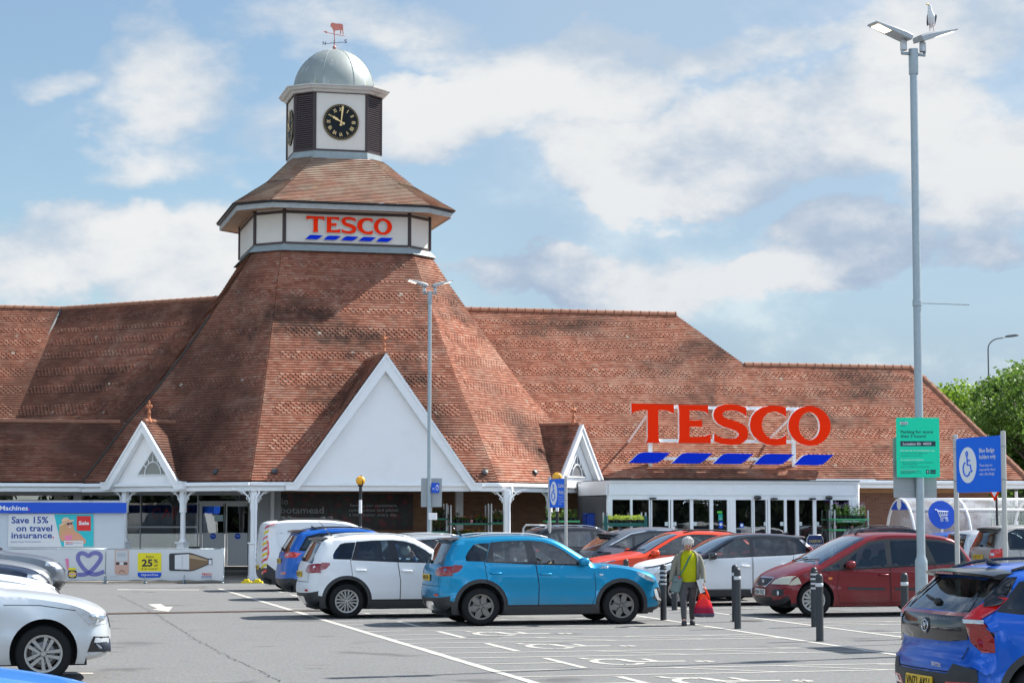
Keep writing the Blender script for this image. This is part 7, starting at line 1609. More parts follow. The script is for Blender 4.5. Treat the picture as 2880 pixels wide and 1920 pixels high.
# yellow bases, bin, bicycle, wheelchair
for px, lb in ((694, 'yellow rubber base block left of the downpipe'), (724, 'yellow rubber base block right of the downpipe')):
    p = gnd(px, 1639); b = MB(); b.M = Matrix.Translation((p.x, p.y, 0)); b.prism([(-.16, 0), (.16, 0), (.14, .05), (.08, .06), (.06, .12), (-.06, .12), (-.08, .06), (-.14, .05)][::-1], -.12, .12); tag(b.build('base_block', YEL), lb, 'base block', 'yellow base blocks at the corner post')
p = at(749, 1600, 66.2); b = MB(); b.lathe([(.24, 0), (.26, .8), (.27, .82), (.27, .98), (.24, 1.08), (.12, 1.14), (0, 1.15)], 20); t = thing('litter_bin', 'dark green litter bin against the brick wall behind the white van', 'bin', (p.x, 66.4, .03)); b.build('bin_body', mat('bin_green', (.01, .05, .035), .4), t, smooth=True, angle=40); b = MB(); b.lathe([(.275, .80), (.28, .82), (.275, .84)], 20); b.build('rim_band', mat('bin_band', (.05, .45, .12), .5), t)
p = gnd(752, 1622); t = thing('bicycle', 'black bicycle leaning behind the rear of the white van', 'bicycle', (p.x + .35, p.y + 1.2, .03), radians(70))
for x in (-.5, .5):
    b = MB(); b.tube([(x + .33 * cos(k * pi / 12), 0, .35 + .33 * sin(k * pi / 12)) for k in range(24)], .018, 6, closed=True)
    for k in range(8): b.tube([(x, 0, .35), (x + .32 * cos(k * pi / 4), 0, .35 + .32 * sin(k * pi / 4))], .003, 3)
    b.build('wheel', RUBBER, t)
b = MB(); [b.tube(q, .016, 6) for q in ([(-.5, 0, .35), (-.15, 0, .85), (.40, 0, .85), (.5, 0, .35)], [(-.15, 0, .9), (-.05, 0, .35), (.40, 0, .82)], [(.40, 0, .82), (.38, 0, 1.02)], [(-.5, 0, .35), (-.05, 0, .33)], [(.36, -.28, 1.04), (.38, 0, 1.02), (.36, .28, 1.04)], [(-.17, 0, .85), (-.19, 0, .98)])]; b.build('frame', BLACK, t, smooth=True); b = MB(); blobm(b, (-.2, 0, 1.0), (.13, .06, .03), 6); b.build('saddle', BLACK, t, smooth=True)
p = fc.W @ Vector((fc.px(545, 1560, -.5)[0], -.5, 0)); t = thing('wheelchair', 'folded black wheelchair parked outside the cafe window', 'wheelchair', (p.x, p.y, .03), .3)
for x in (-.25, .25):
    b = MB(); b.tube([(x, .30 * cos(k * pi / 10), .31 + .30 * sin(k * pi / 10)) for k in range(20)], .018, 6, closed=True); b.build('wheel', RUBBER, t); b = MB(); b.tube([(x * .9, .25, 1.0), (x * .9, .2, .9), (x * .9, .15, .5), (x * .9, -.3, .5), (x * .9, -.38, .15)], .014, 6); b.build('side_frame', GREYM, t)
b = MB(); b.bbox((-.21, -.25, .48), (.21, .18, .53), .02); b.bbox((-.21, .15, .53), (.21, .19, .92), .015); b.build('seat', BLACK, t)
# ================================================================== PLANTS ON RACKS
def leafm(n_, c, c2, rough=.55):
    if n_ in MATS: return MATS[n_]
    m = bpy.data.materials.new(n_); m.use_nodes = True; n = NT(m.node_tree); p = n.n['Principled BSDF']; g = n.new('ShaderNodeNewGeometry'); o = n.new('ShaderNodeTexCoord').outputs['Object']
    wn = n.new('ShaderNodeTexWhiteNoise'); wn.noise_dimensions = '1D'; n.l.new(g.outputs['Random Per Island'], wn.inputs['W'])
    col = n.mix(wn.outputs['Value'], c, c2); col = n.mix(n.m('MULTIPLY', n.sstep(n.noise(o, .35, 3), .45, .65), .35), col, tuple(min(1, v * 1.5) for v in c2)); n.l.new(col, p.inputs['Base Color']); p.inputs['Roughness'].default_value = rough
    tr = n.new('ShaderNodeBsdfTranslucent'); n.l.new(n.mix(.5, col, tuple(min(1, v * 1.8) for v in c2)), tr.inputs[0]); mx_ = n.new('ShaderNodeMixShader'); mx_.inputs[0].default_value = .35
    n.l.new(p.outputs[0], mx_.inputs[1]); n.l.new(tr.outputs[0], mx_.inputs[2]); n.l.new(mx_.outputs[0], n.n['Material Output'].inputs[0]); MATS[n_] = m; return m
LF = leafm('leaf_green', (.025, .07, .012), (.08, .17, .02)); LFL = leafm('leaf_lime', (.16, .26, .03), (.42, .50, .08)); LFD = leafm('leaf_dark', (.012, .035, .012), (.04, .09, .02))
def leafquad(b, p, s, rng, flat=.0):
    n = Vector((rng.gauss(0, 1), rng.gauss(0, 1), rng.gauss(0, 1) + flat)).normalized(); u = n.orthogonal().normalized(); v = n.cross(u); a = rng.uniform(0, 6.28); u, v = u * cos(a) + v * sin(a), v * cos(a) - u * sin(a)
    p = Vector(p); b.add([p - u * s * .6, p - v * s * .32 + u * s * .05, p + u * s * .6, p + v * s * .32 + u * s * .05], [(0, 1, 2, 3)])
def make_plant(seed, leaf, fcol, h=.28, w_=.10, tall=False, pot=None):
    rng = random.Random(seed); t = bpy.data.objects.new('potted_plant', None); COL.objects.link(t)
    b = MB(); b.lathe([(0, 0), (.045, 0), (.06, .10), (.064, .10), (.055, .09)], 10); b.build('pot', pot or BLACK, t, smooth=True, angle=40)
    b = MB()
    for k in range(46): an = rng.uniform(0, 6.28); r = rng.uniform(0, w_) * (.6 if tall else 1); z = .1 + rng.uniform(0, h - .12); leafquad(b, (r * cos(an), r * sin(an), z), rng.uniform(.035, .065), rng)
    b.build('foliage', leaf, t)
    if fcol:
        b = MB()
        for k in range(16): an = rng.uniform(0, 6.28); r = rng.uniform(0, w_ * 1.05); z = h * rng.uniform(.75, 1.12); leafquad(b, (r * cos(an), r * sin(an), z), rng.uniform(.022, .04), rng, 1)
        b.build('flowers', fcol, t)
    return t
FL_ = {k: mat('petal_' + k, c, .6, var=.2) for k, c in dict(red=(.60, .04, .03), yellow=(.80, .55, .02), lilac=(.38, .26, .55), pink=(.70, .20, .28), violet=(.10, .03, .30), white=(.7, .68, .6), orange=(.75, .22, .02)).items()}
PT_ = dict(mixed=('small potted bedding plant with %s flowers on the %s', LF), )
protos = {}
def plant(kind, x, y, z, where):
    kinds = dict(red=(LF, 'red', .20), yellow=(LF, 'yellow', .20), orange=(LF, 'orange', .2), pink=(LF, 'pink', .2), violet=(LFD, 'violet', .22), lavender=(LF, 'lilac', .42), lime=(LFL, None, .24), tall=(LF, None, .38), dark=(LFD, None, .30), white=(LF, 'white', .34))
    lf, fc_, h = kinds[kind]
    if kind not in protos: protos[kind] = make_plant(hash(kind) % 1000 if False else len(protos) + 3, lf, FL_.get(fc_), h, .10, kind in ('tall', 'lavender'), mat('pot_pink', (.6, .25, .28), .5) if kind == 'pink' else None); t = protos[kind]
    else: t = dup(protos[kind])
    t.location = (x, y, z); t.rotation_euler.z = random.uniform(0, 6.28); sc_ = random.uniform(.85, 1.15); t.scale = (1, 1, sc_)
    desc = {'lavender': 'potted lavender with lilac spikes', 'lime': 'pot of bright lime green leaves', 'tall': 'tall leafy green potted plant', 'dark': 'dark green potted shrub', 'white': 'tall potted plant with cream flowers'}.get(kind, 'small potted plant with %s flowers' % kind)
    tag(t, desc + ' on the ' + where, 'potted plant', 'potted plants on the ' + where)
def rack(label, where, fr, x0, x1, d, shelves, ztop, back=.42, shelfm=None, side=None):
    t = thing('plant_rack', label, 'plant rack'); a = fr.px(x0, 1500, d)[0]; c = fr.px(x1, 1500, d)[0]; b = MB(); b.M = fr.W
    for x in (a, c):
        for y in (d, d + back): b.box((x - .02, y - .02, .03), (x + .02, y + .02, ztop))
    b.build('upright', LGREY, t)
    for z, kinds, n in shelves:
        b = MB(); b.M = fr.W; b.box((a - .03, d - .03, z - .055), (c + .03, d + back + .03, z)); b.build('shelf', shelfm or mat('shelf_green', (.01, .16, .09), .4), t)
        for i in range(n):
            for row in (0, 1):
                p = fr.W @ Vector((a + (c - a) * (i + .5) / n + random.uniform(-.02, .02), d + .08 + row * .20, z)); plant(kinds[(i + row) % len(kinds)], p.x, p.y, z, where)
    return t
G1 = mat('shelf_bright', (.10, .50, .22), .4)
zs1 = FB.px(1320, 1470, -AE + 1.3)[1]
rack('metal plant rack of flowering pots left of the white corner post', 'rack left of the corner post', FP, 1268, 1374, -AE + 1.3, [(zs1, ('red', 'dark', 'yellow', 'red', 'pink'), 8), (zs1 - .42, ('orange', 'yellow', 'red'), 8), (.35, ('pink', 'red'), 6)], zs1 + .55)
rack('dark plant rack half hidden behind the thin lamp post', 'rack behind the thin lamp post', FP, 1213, 1256, -AE + 1.6, [(zs1 + .15, ('dark',), 3), (zs1 - .25, ('dark', 'tall'), 3), (zs1 - .62, ('dark',), 3)], zs1 + .6)
rack('tall plant rack of cream and violet flowers behind the corner post', 'rack behind the corner post', FP, 1382, 1432, -AE + 1.1, [(zs1 + .02, ('white', 'red', 'white'), 4), (zs1 - .55, ('violet',), 4)], zs1 + .6)
rack('green plant table of tall leafy pots between disabled sign and blue crate', 'green table by the disabled sign', FP, 1540, 1628, -AE + 1.2, [(FP.px(1580, 1463, -AE + 1.2)[1], ('tall', 'tall', 'lime', 'tall', 'yellow'), 7), (.4, ('dark',), 5)], 1.35, shelfm=G1)
r_ = rack('green plant stand of lime bedding plants left of the sliding doors', 'stand left of the sliding doors', FP, 1708, 1816, dp - .9, [(FP.px(1760, 1470, dp - .9)[1], ('lime',), 9), (FP.px(1760, 1490, dp - .9)[1] - .15, ('orange', 'yellow', 'red'), 9)], FP.px(1760, 1440, dp - .9)[1])
BNR = mat('planter_board', (.0, .09, .08), .5)
for x in (1704, 1816):
    a = FP.px(x, 1500, dp - .95); z1 = FP.px(x, 1450, dp - .95)[1]; b = MB(); b.M = FP.W; b.box((a[0] - .05, dp - .97, .3), (a[0] + .05, dp - .95, z1)); o_ = b.build('side_board', BNR, r_); text('Summer Plants', width=.62, height=.055, M=FP.W @ place(a[0] + .03, dp - .975, .5) @ Matrix.Rotation(-pi / 2, 4, 'Y'), m=WHITE, parent=o_)
b = MB(); b.M = FP.W; z_ = FP.px(1760, 1474, dp - .95)[1]; a, c_ = FP.px(1712, 1500, dp - .95)[0], FP.px(1812, 1500, dp - .95)[0]; b.box((a, dp - .96, z_ - .06), (c_, dp - .94, z_ + .02)); b.build('header_board', BNR, r_)
r_ = rack('green plant rack with lavender above and bedding plants below, right of the porch', 'rack right of the porch', FP, 2348, 2442, dp - .5, [(FP.px(2390, 1458, dp - .5)[1], ('lavender',), 7), (FP.px(2390, 1487, dp - .5)[1], ('pink', 'red', 'yellow', 'violet'), 8)], FP.px(2390, 1434, dp - .5)[1], shelfm=G1)
b = MB(); b.M = FP.W; a, c_ = FP.px(2354, 1500, dp - .55)[0], FP.px(2432, 1500, dp - .55)[0]; z_ = FP.px(2390, 1460, dp - .55)[1]; b.box((a, dp - .56, z_ - .10), (c_, dp - .54, z_)); o_ = b.build('header_board', mat('board_green', (.05, .22, .09), .5), r_); text('Outdoor Plants', width=.55, height=.05, M=FP.W @ place((a + c_) / 2 - .28, dp - .565, z_ - .075), m=WHITE, parent=o_)
# blue crates, wrapped bale, barrier, A-board
b = MB(); b.M = FP.W; a, c_ = FP.px(1640, 1500, -AE + 1.6)[0], FP.px(1684, 1500, -AE + 1.6)[0]; z1 = FP.px(1650, 1442, -AE + 1.6)[1]
b.bbox((a, -AE + 1.6, .12), (c_, -AE + 1.3, z1), .04)
for k in range(6): b.box((a + .03, -AE + 1.585, .3 + k * .16), (c_ - .03, -AE + 1.6, .33 + k * .16))
b.box((a - .02, -AE + 1.57, z1 - .07), (c_ + .02, -AE + 1.33, z1 - .02))
for x in (a + .1, c_ - .1): b.lathe([(0, 0), (.08, 0), (.08, .05), (0, .05)], 10, (x, -AE + 1.65, .08), 'y')
tag(b.build('wheeled_crate', mat('crate_blue', (.01, .06, .38), .5, var=.4, scale=6)), 'tall blue plastic crate standing by the white post left of the porch', 'crate')
b = MB(); a = FP.px(1622, 1500, -AE + 2.6)[0]; b.M = FP.W @ Matrix.Translation((a, -AE + 2.6, .03)); b.bbox((-.3, 0, 0), (.35, .6, 1.45), .05); tag(b.build('wheeled_crate', MATS['crate_blue']), 'darker blue crate behind the green plant table', 'crate')
t = thing('barrier_rail', 'glass-filled silver guard rail between the two white posts', 'barrier'); b = MB(); b.M = FP.W; a, c_ = FP.px(1472, 1500, -AE + .7)[0], FP.px(1534, 1500, -AE + .7)[0]; z1 = FP.px(1500, 1476, -AE + .7)[1]
b.tube([(a, -AE + .7, .03), (a, -AE + .7, z1 - .1), (a + .08, -AE + .7, z1), (c_, -AE + .7, z1), (c_, -AE + .7, .03)], .035, 8); b.build('rail', LGREY, t, smooth=True); b = MB(); b.M = FP.W; b.box((a + .05, -AE + .69, .2), (c_ - .05, -AE + .70, z1 - .1)); b.build('glass_panel', GLS, t)
fa_ = FW(gnd(2292, 1608), radians(4)); t = thing('board_sign', 'dark blue pavement sign about passport photos outside the sliding doors', 'sign')
fa_ = FW(FP.W @ Vector((FP.px(2292, 1500, dp - 1.4)[0], dp - 1.4, 0)), AZ); a = fa_.px(2270, 1505, 0); c_ = fa_.px(2314, 1505, 0); w_ = c_[0] - a[0]; zt2 = a[1]
b = MB(); b.M = fa_.W; b.prism([(a[0], .25), (c_[0], .25), (c_[0], zt2 - .12), (c_[0] - .06, zt2), (a[0] + .06, zt2), (a[0], zt2 - .12)][::-1], -.03, .0); pn = b.build('panel', mat('board_navy', (.01, .03, .14), .4), t); b = MB(); b.M = fa_.W; b.tube([(a[0], .01, .03), (a[0], .01, zt2 - .1), (a[0] + .07, .01, zt2 + .01), (c_[0] - .07, .01, zt2 + .01), (c_[0], .01, zt2 - .1), (c_[0], .01, .03)], .018, 6); b.build('frame', LGREY, t, smooth=True)
text('PASSPORT', width=w_ * .8, height=.085, M=fa_.W @ place(a[0] + w_ * .1, -.035, zt2 - .22), m=mat('ink_gold', (.70, .55, .12), .5), parent=pn, bold=.01); text('PHOTOS', width=w_ * .8, height=.11, M=fa_.W @ place(a[0] + w_ * .1, -.035, zt2 - .38), m=WHITE, parent=pn, bold=.015)
# ================================================================== TROLLEY SHELTER, FENCE, FAR SIGNS
TP = Vector(at(2533, 1500, 68.5)); TP.z = 0; Tz = zat(1403, 68.5); fs_ = FW(TP, AZ); Wd = 2.3
t = thing('trolley_shelter', 'clear barrel-roofed trolley shelter with white hoops and a blue trolley roundel', 'trolley shelter')
def prof(k, n=14): a = pi * k / n; return ((-Wd / 2 * cos(a)) * (1.0), .55 + (Tz - .55) * sin(a) ** .8)
TL = fs_.px(2880, 1500, 0)[0] + .2
POLY = bpy.data.materials.new('polycarbonate'); POLY.use_nodes = True; n = NT(POLY.node_tree); p_ = n.n['Principled BSDF']; p_.inputs['Base Color'].default_value = (.75, .80, .85, 1); p_.inputs['Roughness'].default_value = .12
o_ = n.new('ShaderNodeTexCoord').outputs['Object']; al = n.m('ADD', .16, n.m('MULTIPLY', n.sstep(n.noise(o_, .8, 4, .6), .45, .65), .22)); n.l.new(al, p_.inputs['Alpha'])
b = MB(); b.M = fs_.W; N_ = 14; vs = []
for x in (0, TL): vs += [(x, *prof(k)) for k in range(N_ + 1)]
b.add(vs, [(k, k + 1, N_ + 2 + k, N_ + 1 + k) for k in range(N_)]); b.build('roof_panel', POLY, t, smooth=True)
HPx = [0, fs_.px(2728, 1450, -1)[0], TL]
for x in HPx:
    b = MB(); b.M = fs_.W; b.tube([(x, -Wd / 2, 0)] + [(x, *prof(k)) for k in range(N_ + 1)] + [(x, Wd / 2, 0)], .045, 8); b.build('hoop', WHITE, t, smooth=True)
b = MB(); b.M = fs_.W
for k in (4, 7): b.tube([(0, *prof(k)), (TL, *prof(k))], .04, 8)
b.tube([(0, -Wd / 2, .6), (TL, -Wd / 2, .6)], .035, 8); b.build('long_rail', WHITE, t, smooth=True)
b = MB(); b.M = fs_.W; b.add([(-.02, *prof(k)) for k in range(N_ + 1)], [tuple(range(N_ + 1))]); b.build('end_panel', POLY, t)
b = MB(); b.M = fs_.W; b.add([(-.03, *prof(k)) for k in range(4, N_ - 3)], [tuple(range(N_ - 7))]); e_ = b.build('end_header', SBLUE, t)
b = MB(); b.M = fs_.W; b.lathe([(0, -.04), (.17, -.04)], 20, (0, 0, (prof(7)[1] + prof(4)[1]) / 2), 'x'); b.build('emblem', WHITE2, e_)
c0 = fs_.px(2648, 1447, -Wd / 2 - .02); rr_ = .46; b = MB(); b.M = fs_.W @ Matrix.Translation((c0[0], -Wd / 2 - .05, c0[1])) @ Matrix.Rotation(radians(-14), 4, 'X'); b.lathe([(0, 0), (rr_, 0), (rr_, .01)], 32, ax='y'); e_ = b.build('roundel', SBLUE, t)
bM = b.M; b = MB(); b.M = bM
for q in ([(-.22, .17), (-.15, .16), (-.06, -.10), (.17, -.10)], [(-.14, .12), (.22, .10), (.17, -.02), (-.08, -.04)], [(-.06, .11), (-.03, -.03)], [(.01, .11), (.03, -.03)], [(.08, .11), (.085, -.03)], [(.15, .1), (.13, -.03)]): b.tube([(x, -.012, z) for x, z in q], .014, 5)
for x in (-.03, .14): b.tube([(x + .04 * cos(k * pi / 5), -.012, -.17 + .04 * sin(k * pi / 5)) for k in range(10)], .012, 5, closed=True)
b.build('trolley_mark', WHITE, e_)
# nested trolleys inside
pr_ = None
for k in range(7):
    if pr_ is None:
        tt = thing('shopping_trolley', 'wire trolley in the nested row inside the clear shelter', 'trolley', (0, 0, 0), group='trolleys nested in the shelter'); b = MB()
        for z in (.45, .6, .75, .95): b.tube([(-.25, -.22, z), (.45, -.18, z), (.45, .18, z), (-.25, .22, z)], .008, 4, closed=True)
        for x in (-.2, 0, .2, .4):
            for y in (-.2, .2): b.tube([(x, y, .45), (x, y, .95)], .006, 4)
        b.build('basket', LGREY, tt); b = MB(); b.tube([(-.25, -.25, .15), (.4, -.2, .15), (.4, .2, .15), (-.25, .25, .15)], .014, 5, closed=True); b.tube([(-.25, .22, .15), (-.25, .22, 1.0)], .014, 5); b.tube([(-.25, -.22, .15), (-.25, -.22, 1.0)], .014, 5); b.build('frame', LGREY, tt)
        for x in (-.22, .38):
            for y in (-.2, .2): b = MB(); b.lathe([(0, -.02), (.06, -.02), (.06, .02), (0, .02)], 10, (x, y, .07), 'y'); b.build('castor', BLACK, tt)
        b = MB(); b.tube([(-.3, -.24, 1.0), (-.3, .24, 1.0)], .018, 6); b.build('handle', SBLUE, tt); pr_ = tt
    else: tt = dup(pr_)
    p = fs_.W @ Vector((.9 + k * .32, .2, .03)); tt.location = p; tt.rotation_euler.z = AZ
# give way sign
g0 = at(2799, 1395, 62); t = thing('give_way_sign', 'upside-down red triangle give way sign on a black pole under the blue sign', 'sign', (g0.x, 62, 0)); z1 = zat(1407, 62); z2 = zat(1374, 62)
b = MB(); b.tube([(.05, .03, 0), (.05, .03, z2 + .1)], .038, 8); b.build('pole', BLACK, t, smooth=True); fg = FW((g0.x, 62, 0), radians(-20)); w_ = .40
b = MB(); b.M = Matrix.Rotation(radians(-55), 4, 'Z'); b.prism([(-w_, z2 + .22), (0, z1 - .02), (w_, z2 + .22)], -.03, -.02); o_ = b.build('panel', RED, t); b = MB(); b.M = Matrix.Rotation(radians(-55), 4, 'Z'); b.prism([(-w_ * .72, z2 + .16), (0, z1 + .10), (w_ * .72, z2 + .16)], -.036, -.031); b.build('panel_face', WHITE2, t)
text('GIVE', width=.2, height=.07, M=Matrix.Rotation(radians(-55), 4, 'Z') @ place(-.10, -.04, z2 + .05), m=BLACK, parent=t); text('WAY', width=.16, height=.06, M=Matrix.Rotation(radians(-55), 4, 'Z') @ place(-.08, -.04, z2 - .04), m=BLACK, parent=t)
# fence + zebra pole far right
t = thing('railing_fence', 'weathered vertical bar fence beyond the trolley shelter', 'fence'); ff = FW((20, 88, 0), AZ); b = MB(); b.M = ff.W; z1 = zat(1398, 90)
b.box((-1.5, -.03, z1 - .12), (16, .03, z1 - .05)); b.box((-1.5, -.03, .3), (16, .03, .38)); b.build('rail', mat('fence_green', (.16, .19, .15), .7, var=.3), t)
b = MB(); b.M = ff.W
for k in range(110): b.box((-1.5 + k * .16, -.045, .05), (-1.46 + k * .16, -.031, z1))
b.build('bars', MATS['fence_green'], t)
g0 = at(2858, 1398, 84); t = thing('striped_pole', 'black and white banded crossing pole by the far fence', 'pole', (g0.x, 84, 0)); zq = zat(1340, 84)
for k in range(6):
    b = MB(); b.lathe([(.06, k * zq / 6), (.06, (k + 1) * zq / 6)], 12); b.build('band', TRIM if k % 2 else WHITE2, t, smooth=True)
# ================================================================== TREES
def tree(label, x, y, h, rad, seed, leaf, nleaf, ls, lobes, cat='tree'):
    rng = random.Random(seed); t = thing('broadleaf_tree', label, cat, (x, y, 0)); b = MB()
    b.tube([(0, 0, 0), (.1, 0, h * .2), (-.05, .1, h * .45), (.1, 0, h * .8)], [.38, .28, .2, .05], 10); brs = MB(); cl = []
    for k in range(lobes):
        an = rng.uniform(0, 6.28); zz_ = rng.uniform(.22, .92); rr2 = rad * sqrt(max(.05, 1 - ((zz_ - .5) / .55) ** 2)) * rng.uniform(.45, .92); cl.append((Vector((rr2 * cos(an), rr2 * sin(an), h * zz_)), rad * rng.uniform(.20, .36)))
        z0 = h * zz_ * .6; brs.tube([(0, 0, z0), (rr2 * .5 * cos(an), rr2 * .5 * sin(an), h * (zz_ * .8)), cl[-1][0]], [.12, .07, .02], 6)
    b.build('trunk', mat('bark', (.10, .08, .06), .9, var=.3, scale=4, bump=.5, bscale=9), t, smooth=True); brs.build('limbs', MATS['bark'], t, smooth=True)
    c = MB()
    for k in range(nleaf):
        ctr, r = cl[rng.randrange(len(cl))]; d = Vector((rng.gauss(0, 1), rng.gauss(0, 1), rng.gauss(0, 1))).normalized() * r * (rng.uniform(.55, 1.05) if rng.random() < .85 else rng.uniform(1.0, 1.45)); d.z *= .8
        p = ctr + d
        for j in range(3): leafquad(c, p + Vector((rng.gauss(0, .12), rng.gauss(0, .12), rng.gauss(0, .12))), ls * rng.uniform(.7, 1.3), rng, .8)
    c.build('crown', leaf, t); return t
LT1 = leafm('leaf_spring', (.09, .19, .015), (.22, .33, .03)); LT2 = leafm('leaf_summer', (.048, .105, .016), (.115, .20, .028))
Yt = 118; p = at(2705, 1200, Yt); zt3 = zat(1072, Yt); tree('light green tree rising behind the right end of the roof', p.x, Yt, zt3, 3.9, 5, LT1, 4200, .22, 46)
p = at(2640, 1200, 124); tree('light green tree top just left of the far street lamp', at(2760, 1200, 126).x, 126, zat(1105, 126), 3.2, 8, LT1, 2400, .22, 30)
Yt = 104; tree('big dark green tree filling the right edge behind the blue sign', at(2872, 1200, Yt).x, Yt, zat(1005, Yt), 2.55, 11, LT2, 5200, .20, 60)
tree('wide dark green tree at the right edge, cut off by the frame', at(2945, 1200, 100).x, 100, zat(985, 100), 3.6, 14, LT2, 5200, .20, 56)
tree('low dark green tree between the hip of the roof and the blue sign', at(2835, 1200, 108).x, 108, zat(1150, 108), 2.4, 17, LT2, 3000, .20, 34)
rng = random.Random(3); b = MB()
for k in range(5200):
    x = rng.uniform(14, 40); b_ = rng.uniform(0, 1.7); leafquad(b, (x, 92 + x * .2 + rng.uniform(-.5, .5), b_), .16, rng, .5)
tag(b.build('hedge', LFL), 'yellow-green clipped hedge beyond the trolley shelter', 'hedge')
# distant street lamps
def street_lamp(label, px, Y, ytop, reach, s=1, r=.07):
    g0 = at(px, 1200, Y); t = thing('street_lamp', label, 'street lamp', (g0.x, Y, 0), group='tall curved street lamps beyond the trees'); h = zat(ytop, Y); b = MB()
    pts = [(0, 0, 0), (0, 0, h * .62), (0, 0, h - .9)] + [(s * (.9 - .9 * cos(a)), 0, h - .9 + .75 * sin(a)) for a in [k * pi / 2 / 6 for k in range(1, 7)]] + [(s * reach * .7, 0, h - .05)]
    b.tube(pts, [r, r * .9, r * .7] + [r * .6] * 6 + [r * .5], 8); b.build('pole', mat('lamp_dark', (.10, .11, .115), .5, metal=.3), t, smooth=True); b = MB(); b.M = Matrix.Translation((s * reach * .7, 0, h - .03)) @ Matrix.Rotation(-.12 * s, 4, 'Y'); blobm(b, (s * reach * .25, 0, 0), (reach * .28, .16, .09), 8); b.build('lamp_head', MATS['lamp_dark'], t, smooth=True)
street_lamp('tall street lamp curving right above the trees at the right edge', 2783, 150, 945, 1.8); street_lamp('far street lamp whose arm points left behind the light tree', 2792, 168, 1098, 1.8, -1)
# ================================================================== PEOPLE
def skin(name, verts, edges, m, parent, sub=2, smooth=True):
    """one continuous limb/body surface grown over a joint skeleton: verts = [(x,y,z,rx,ry)]"""
    me = bpy.data.meshes.new(name); me.from_pydata([v[:3] for v in verts], edges, []); o = bpy.data.objects.new(name, me); COL.objects.link(o)
    sk = o.modifiers.new('s', 'SKIN'); sk.use_smooth_shade = True; su = o.modifiers.new('u', 'SUBSURF'); su.levels = sub; su.render_levels = sub
    lay = me.skin_vertices[0] if me.skin_vertices else None
    if lay is None:
        bm = bmesh.new(); bm.from_mesh(me); bm.verts.layers.skin.verify(); bm.to_mesh(me); bm.free(); lay = me.skin_vertices[0]
    for i, v in enumerate(verts): lay.data[i].radius = (v[3], v[4] if len(v) > 4 else v[3]); lay.data[i].use_root = (i == 0)
    dg_ = bpy.context.evaluated_depsgraph_get(); dg_.update(); ev = o.evaluated_get(dg_); m2 = bpy.data.meshes.new_from_object(ev); bpy.data.objects.remove(o)
    m2.materials.clear(); m2.materials.append(m); 
    for p in m2.polygons: p.use_smooth = True; p.material_index = 0
    r = bpy.data.objects.new(name, m2); COL.objects.link(r); r.parent = parent; return r
def loft(name, rings, m, parent, n=28, a0=0, a1=2 * pi, wob=.0, seed=1):
    """rings = [(cx,cy,z,rx,ry)] stacked; open arcs leave a gap at the front"""
    rng = random.Random(seed); b = MB(); full = a1 - a0 > 6.28; k = n if full else n + 1; ph = [rng.uniform(0, 6.28) for _ in range(6)]
    vs = []
    for j, (cx_, cy_, z, rx, ry) in enumerate(rings):
        for i in range(k):
            a = a0 + (a1 - a0) * i / n; w_ = 1 + wob * (sin(a * 5 + ph[0] + j * .5) * .5 + sin(a * 9 + ph[1] - j * .8) * .35); vs.append((cx_ + rx * w_ * cos(a), cy_ + ry * w_ * sin(a), z + wob * .1 * sin(a * 4 + ph[2])))
    fs = []
    for j in range(len(rings) - 1):
        for i in range(n): i2 = (i + 1) % k; fs.append((j * k + i, j * k + i2, (j + 1) * k + i2, (j + 1) * k + i))
    b.add(vs, fs); return b.build(name, m, parent, smooth=True)
SK = mat('skin', (.52, .27, .19), .5, var=.12, scale=12); HAIRW = mat('hair_white', (.62, .60, .58), .7, var=.3, scale=40, bump=.8, bscale=70)
def cloth(n_, c, b_=.5): return mat('cloth_' + n_, c, .9, var=.25, scale=10, bump=b_, bscale=22, spec=.15)
LIME = cloth('lime', (.42, .43, .012)); JACK = cloth('sage', (.235, .225, .18)); LEG = cloth('charcoal', (.085, .083, .088), .3)
pp = gnd(1936, 1757); ped = thing('person', 'grey-haired woman in a lime top and sage jacket walking with a red carrier bag', 'person', (pp.x, pp.y, 0), -.06); 
# local axes: x = photo right, -y towards the camera
B_ = [(0, .02, .80, .115, .10), (0, .02, .95, .125, .105), (0, .01, 1.10, .125, .10), (0, .0, 1.23, .12, .085), (0, -.01, 1.30, .055, .055), (0, -.05, 1.35, .048, .05), (0, -.10, 1.42, .072, .085), (0, -.10, 1.48, .06, .075),
      (-.080, .0, .74, .095, .10), (-.085, -.13, .45, .058, .062), (-.075, -.18, .10, .038, .045), (-.078, -.28, .045, .038, .03),
      (.085, .03, .74, .095, .10), (.070, .06, .44, .058, .062), (.070, .17, .10, .038, .045), (.075, .08, .045, .038, .03),
      (-.185, .0, 1.20, .055, .05), (-.25, -.0, .96, .042, .042), (-.295, -.08, .74, .028, .03), (-.30, -.10, .68, .028, .018),
      (.185, .0, 1.20, .055, .05), (.245, -.0, .96, .042, .042), (.265, -.10, .74, .028, .03), (.265, -.12, .68, .028, .018)]
E_ = [(0, 1), (1, 2), (2, 3), (3, 4), (4, 5), (5, 6), (6, 7), (0, 8), (8, 9), (9, 10), (10, 11), (0, 12), (12, 13), (13, 14), (14, 15), (3, 16), (16, 17), (17, 18), (18, 19), (3, 20), (20, 21), (21, 22), (22, 23)]
body = skin('body', B_, E_, SK, ped)
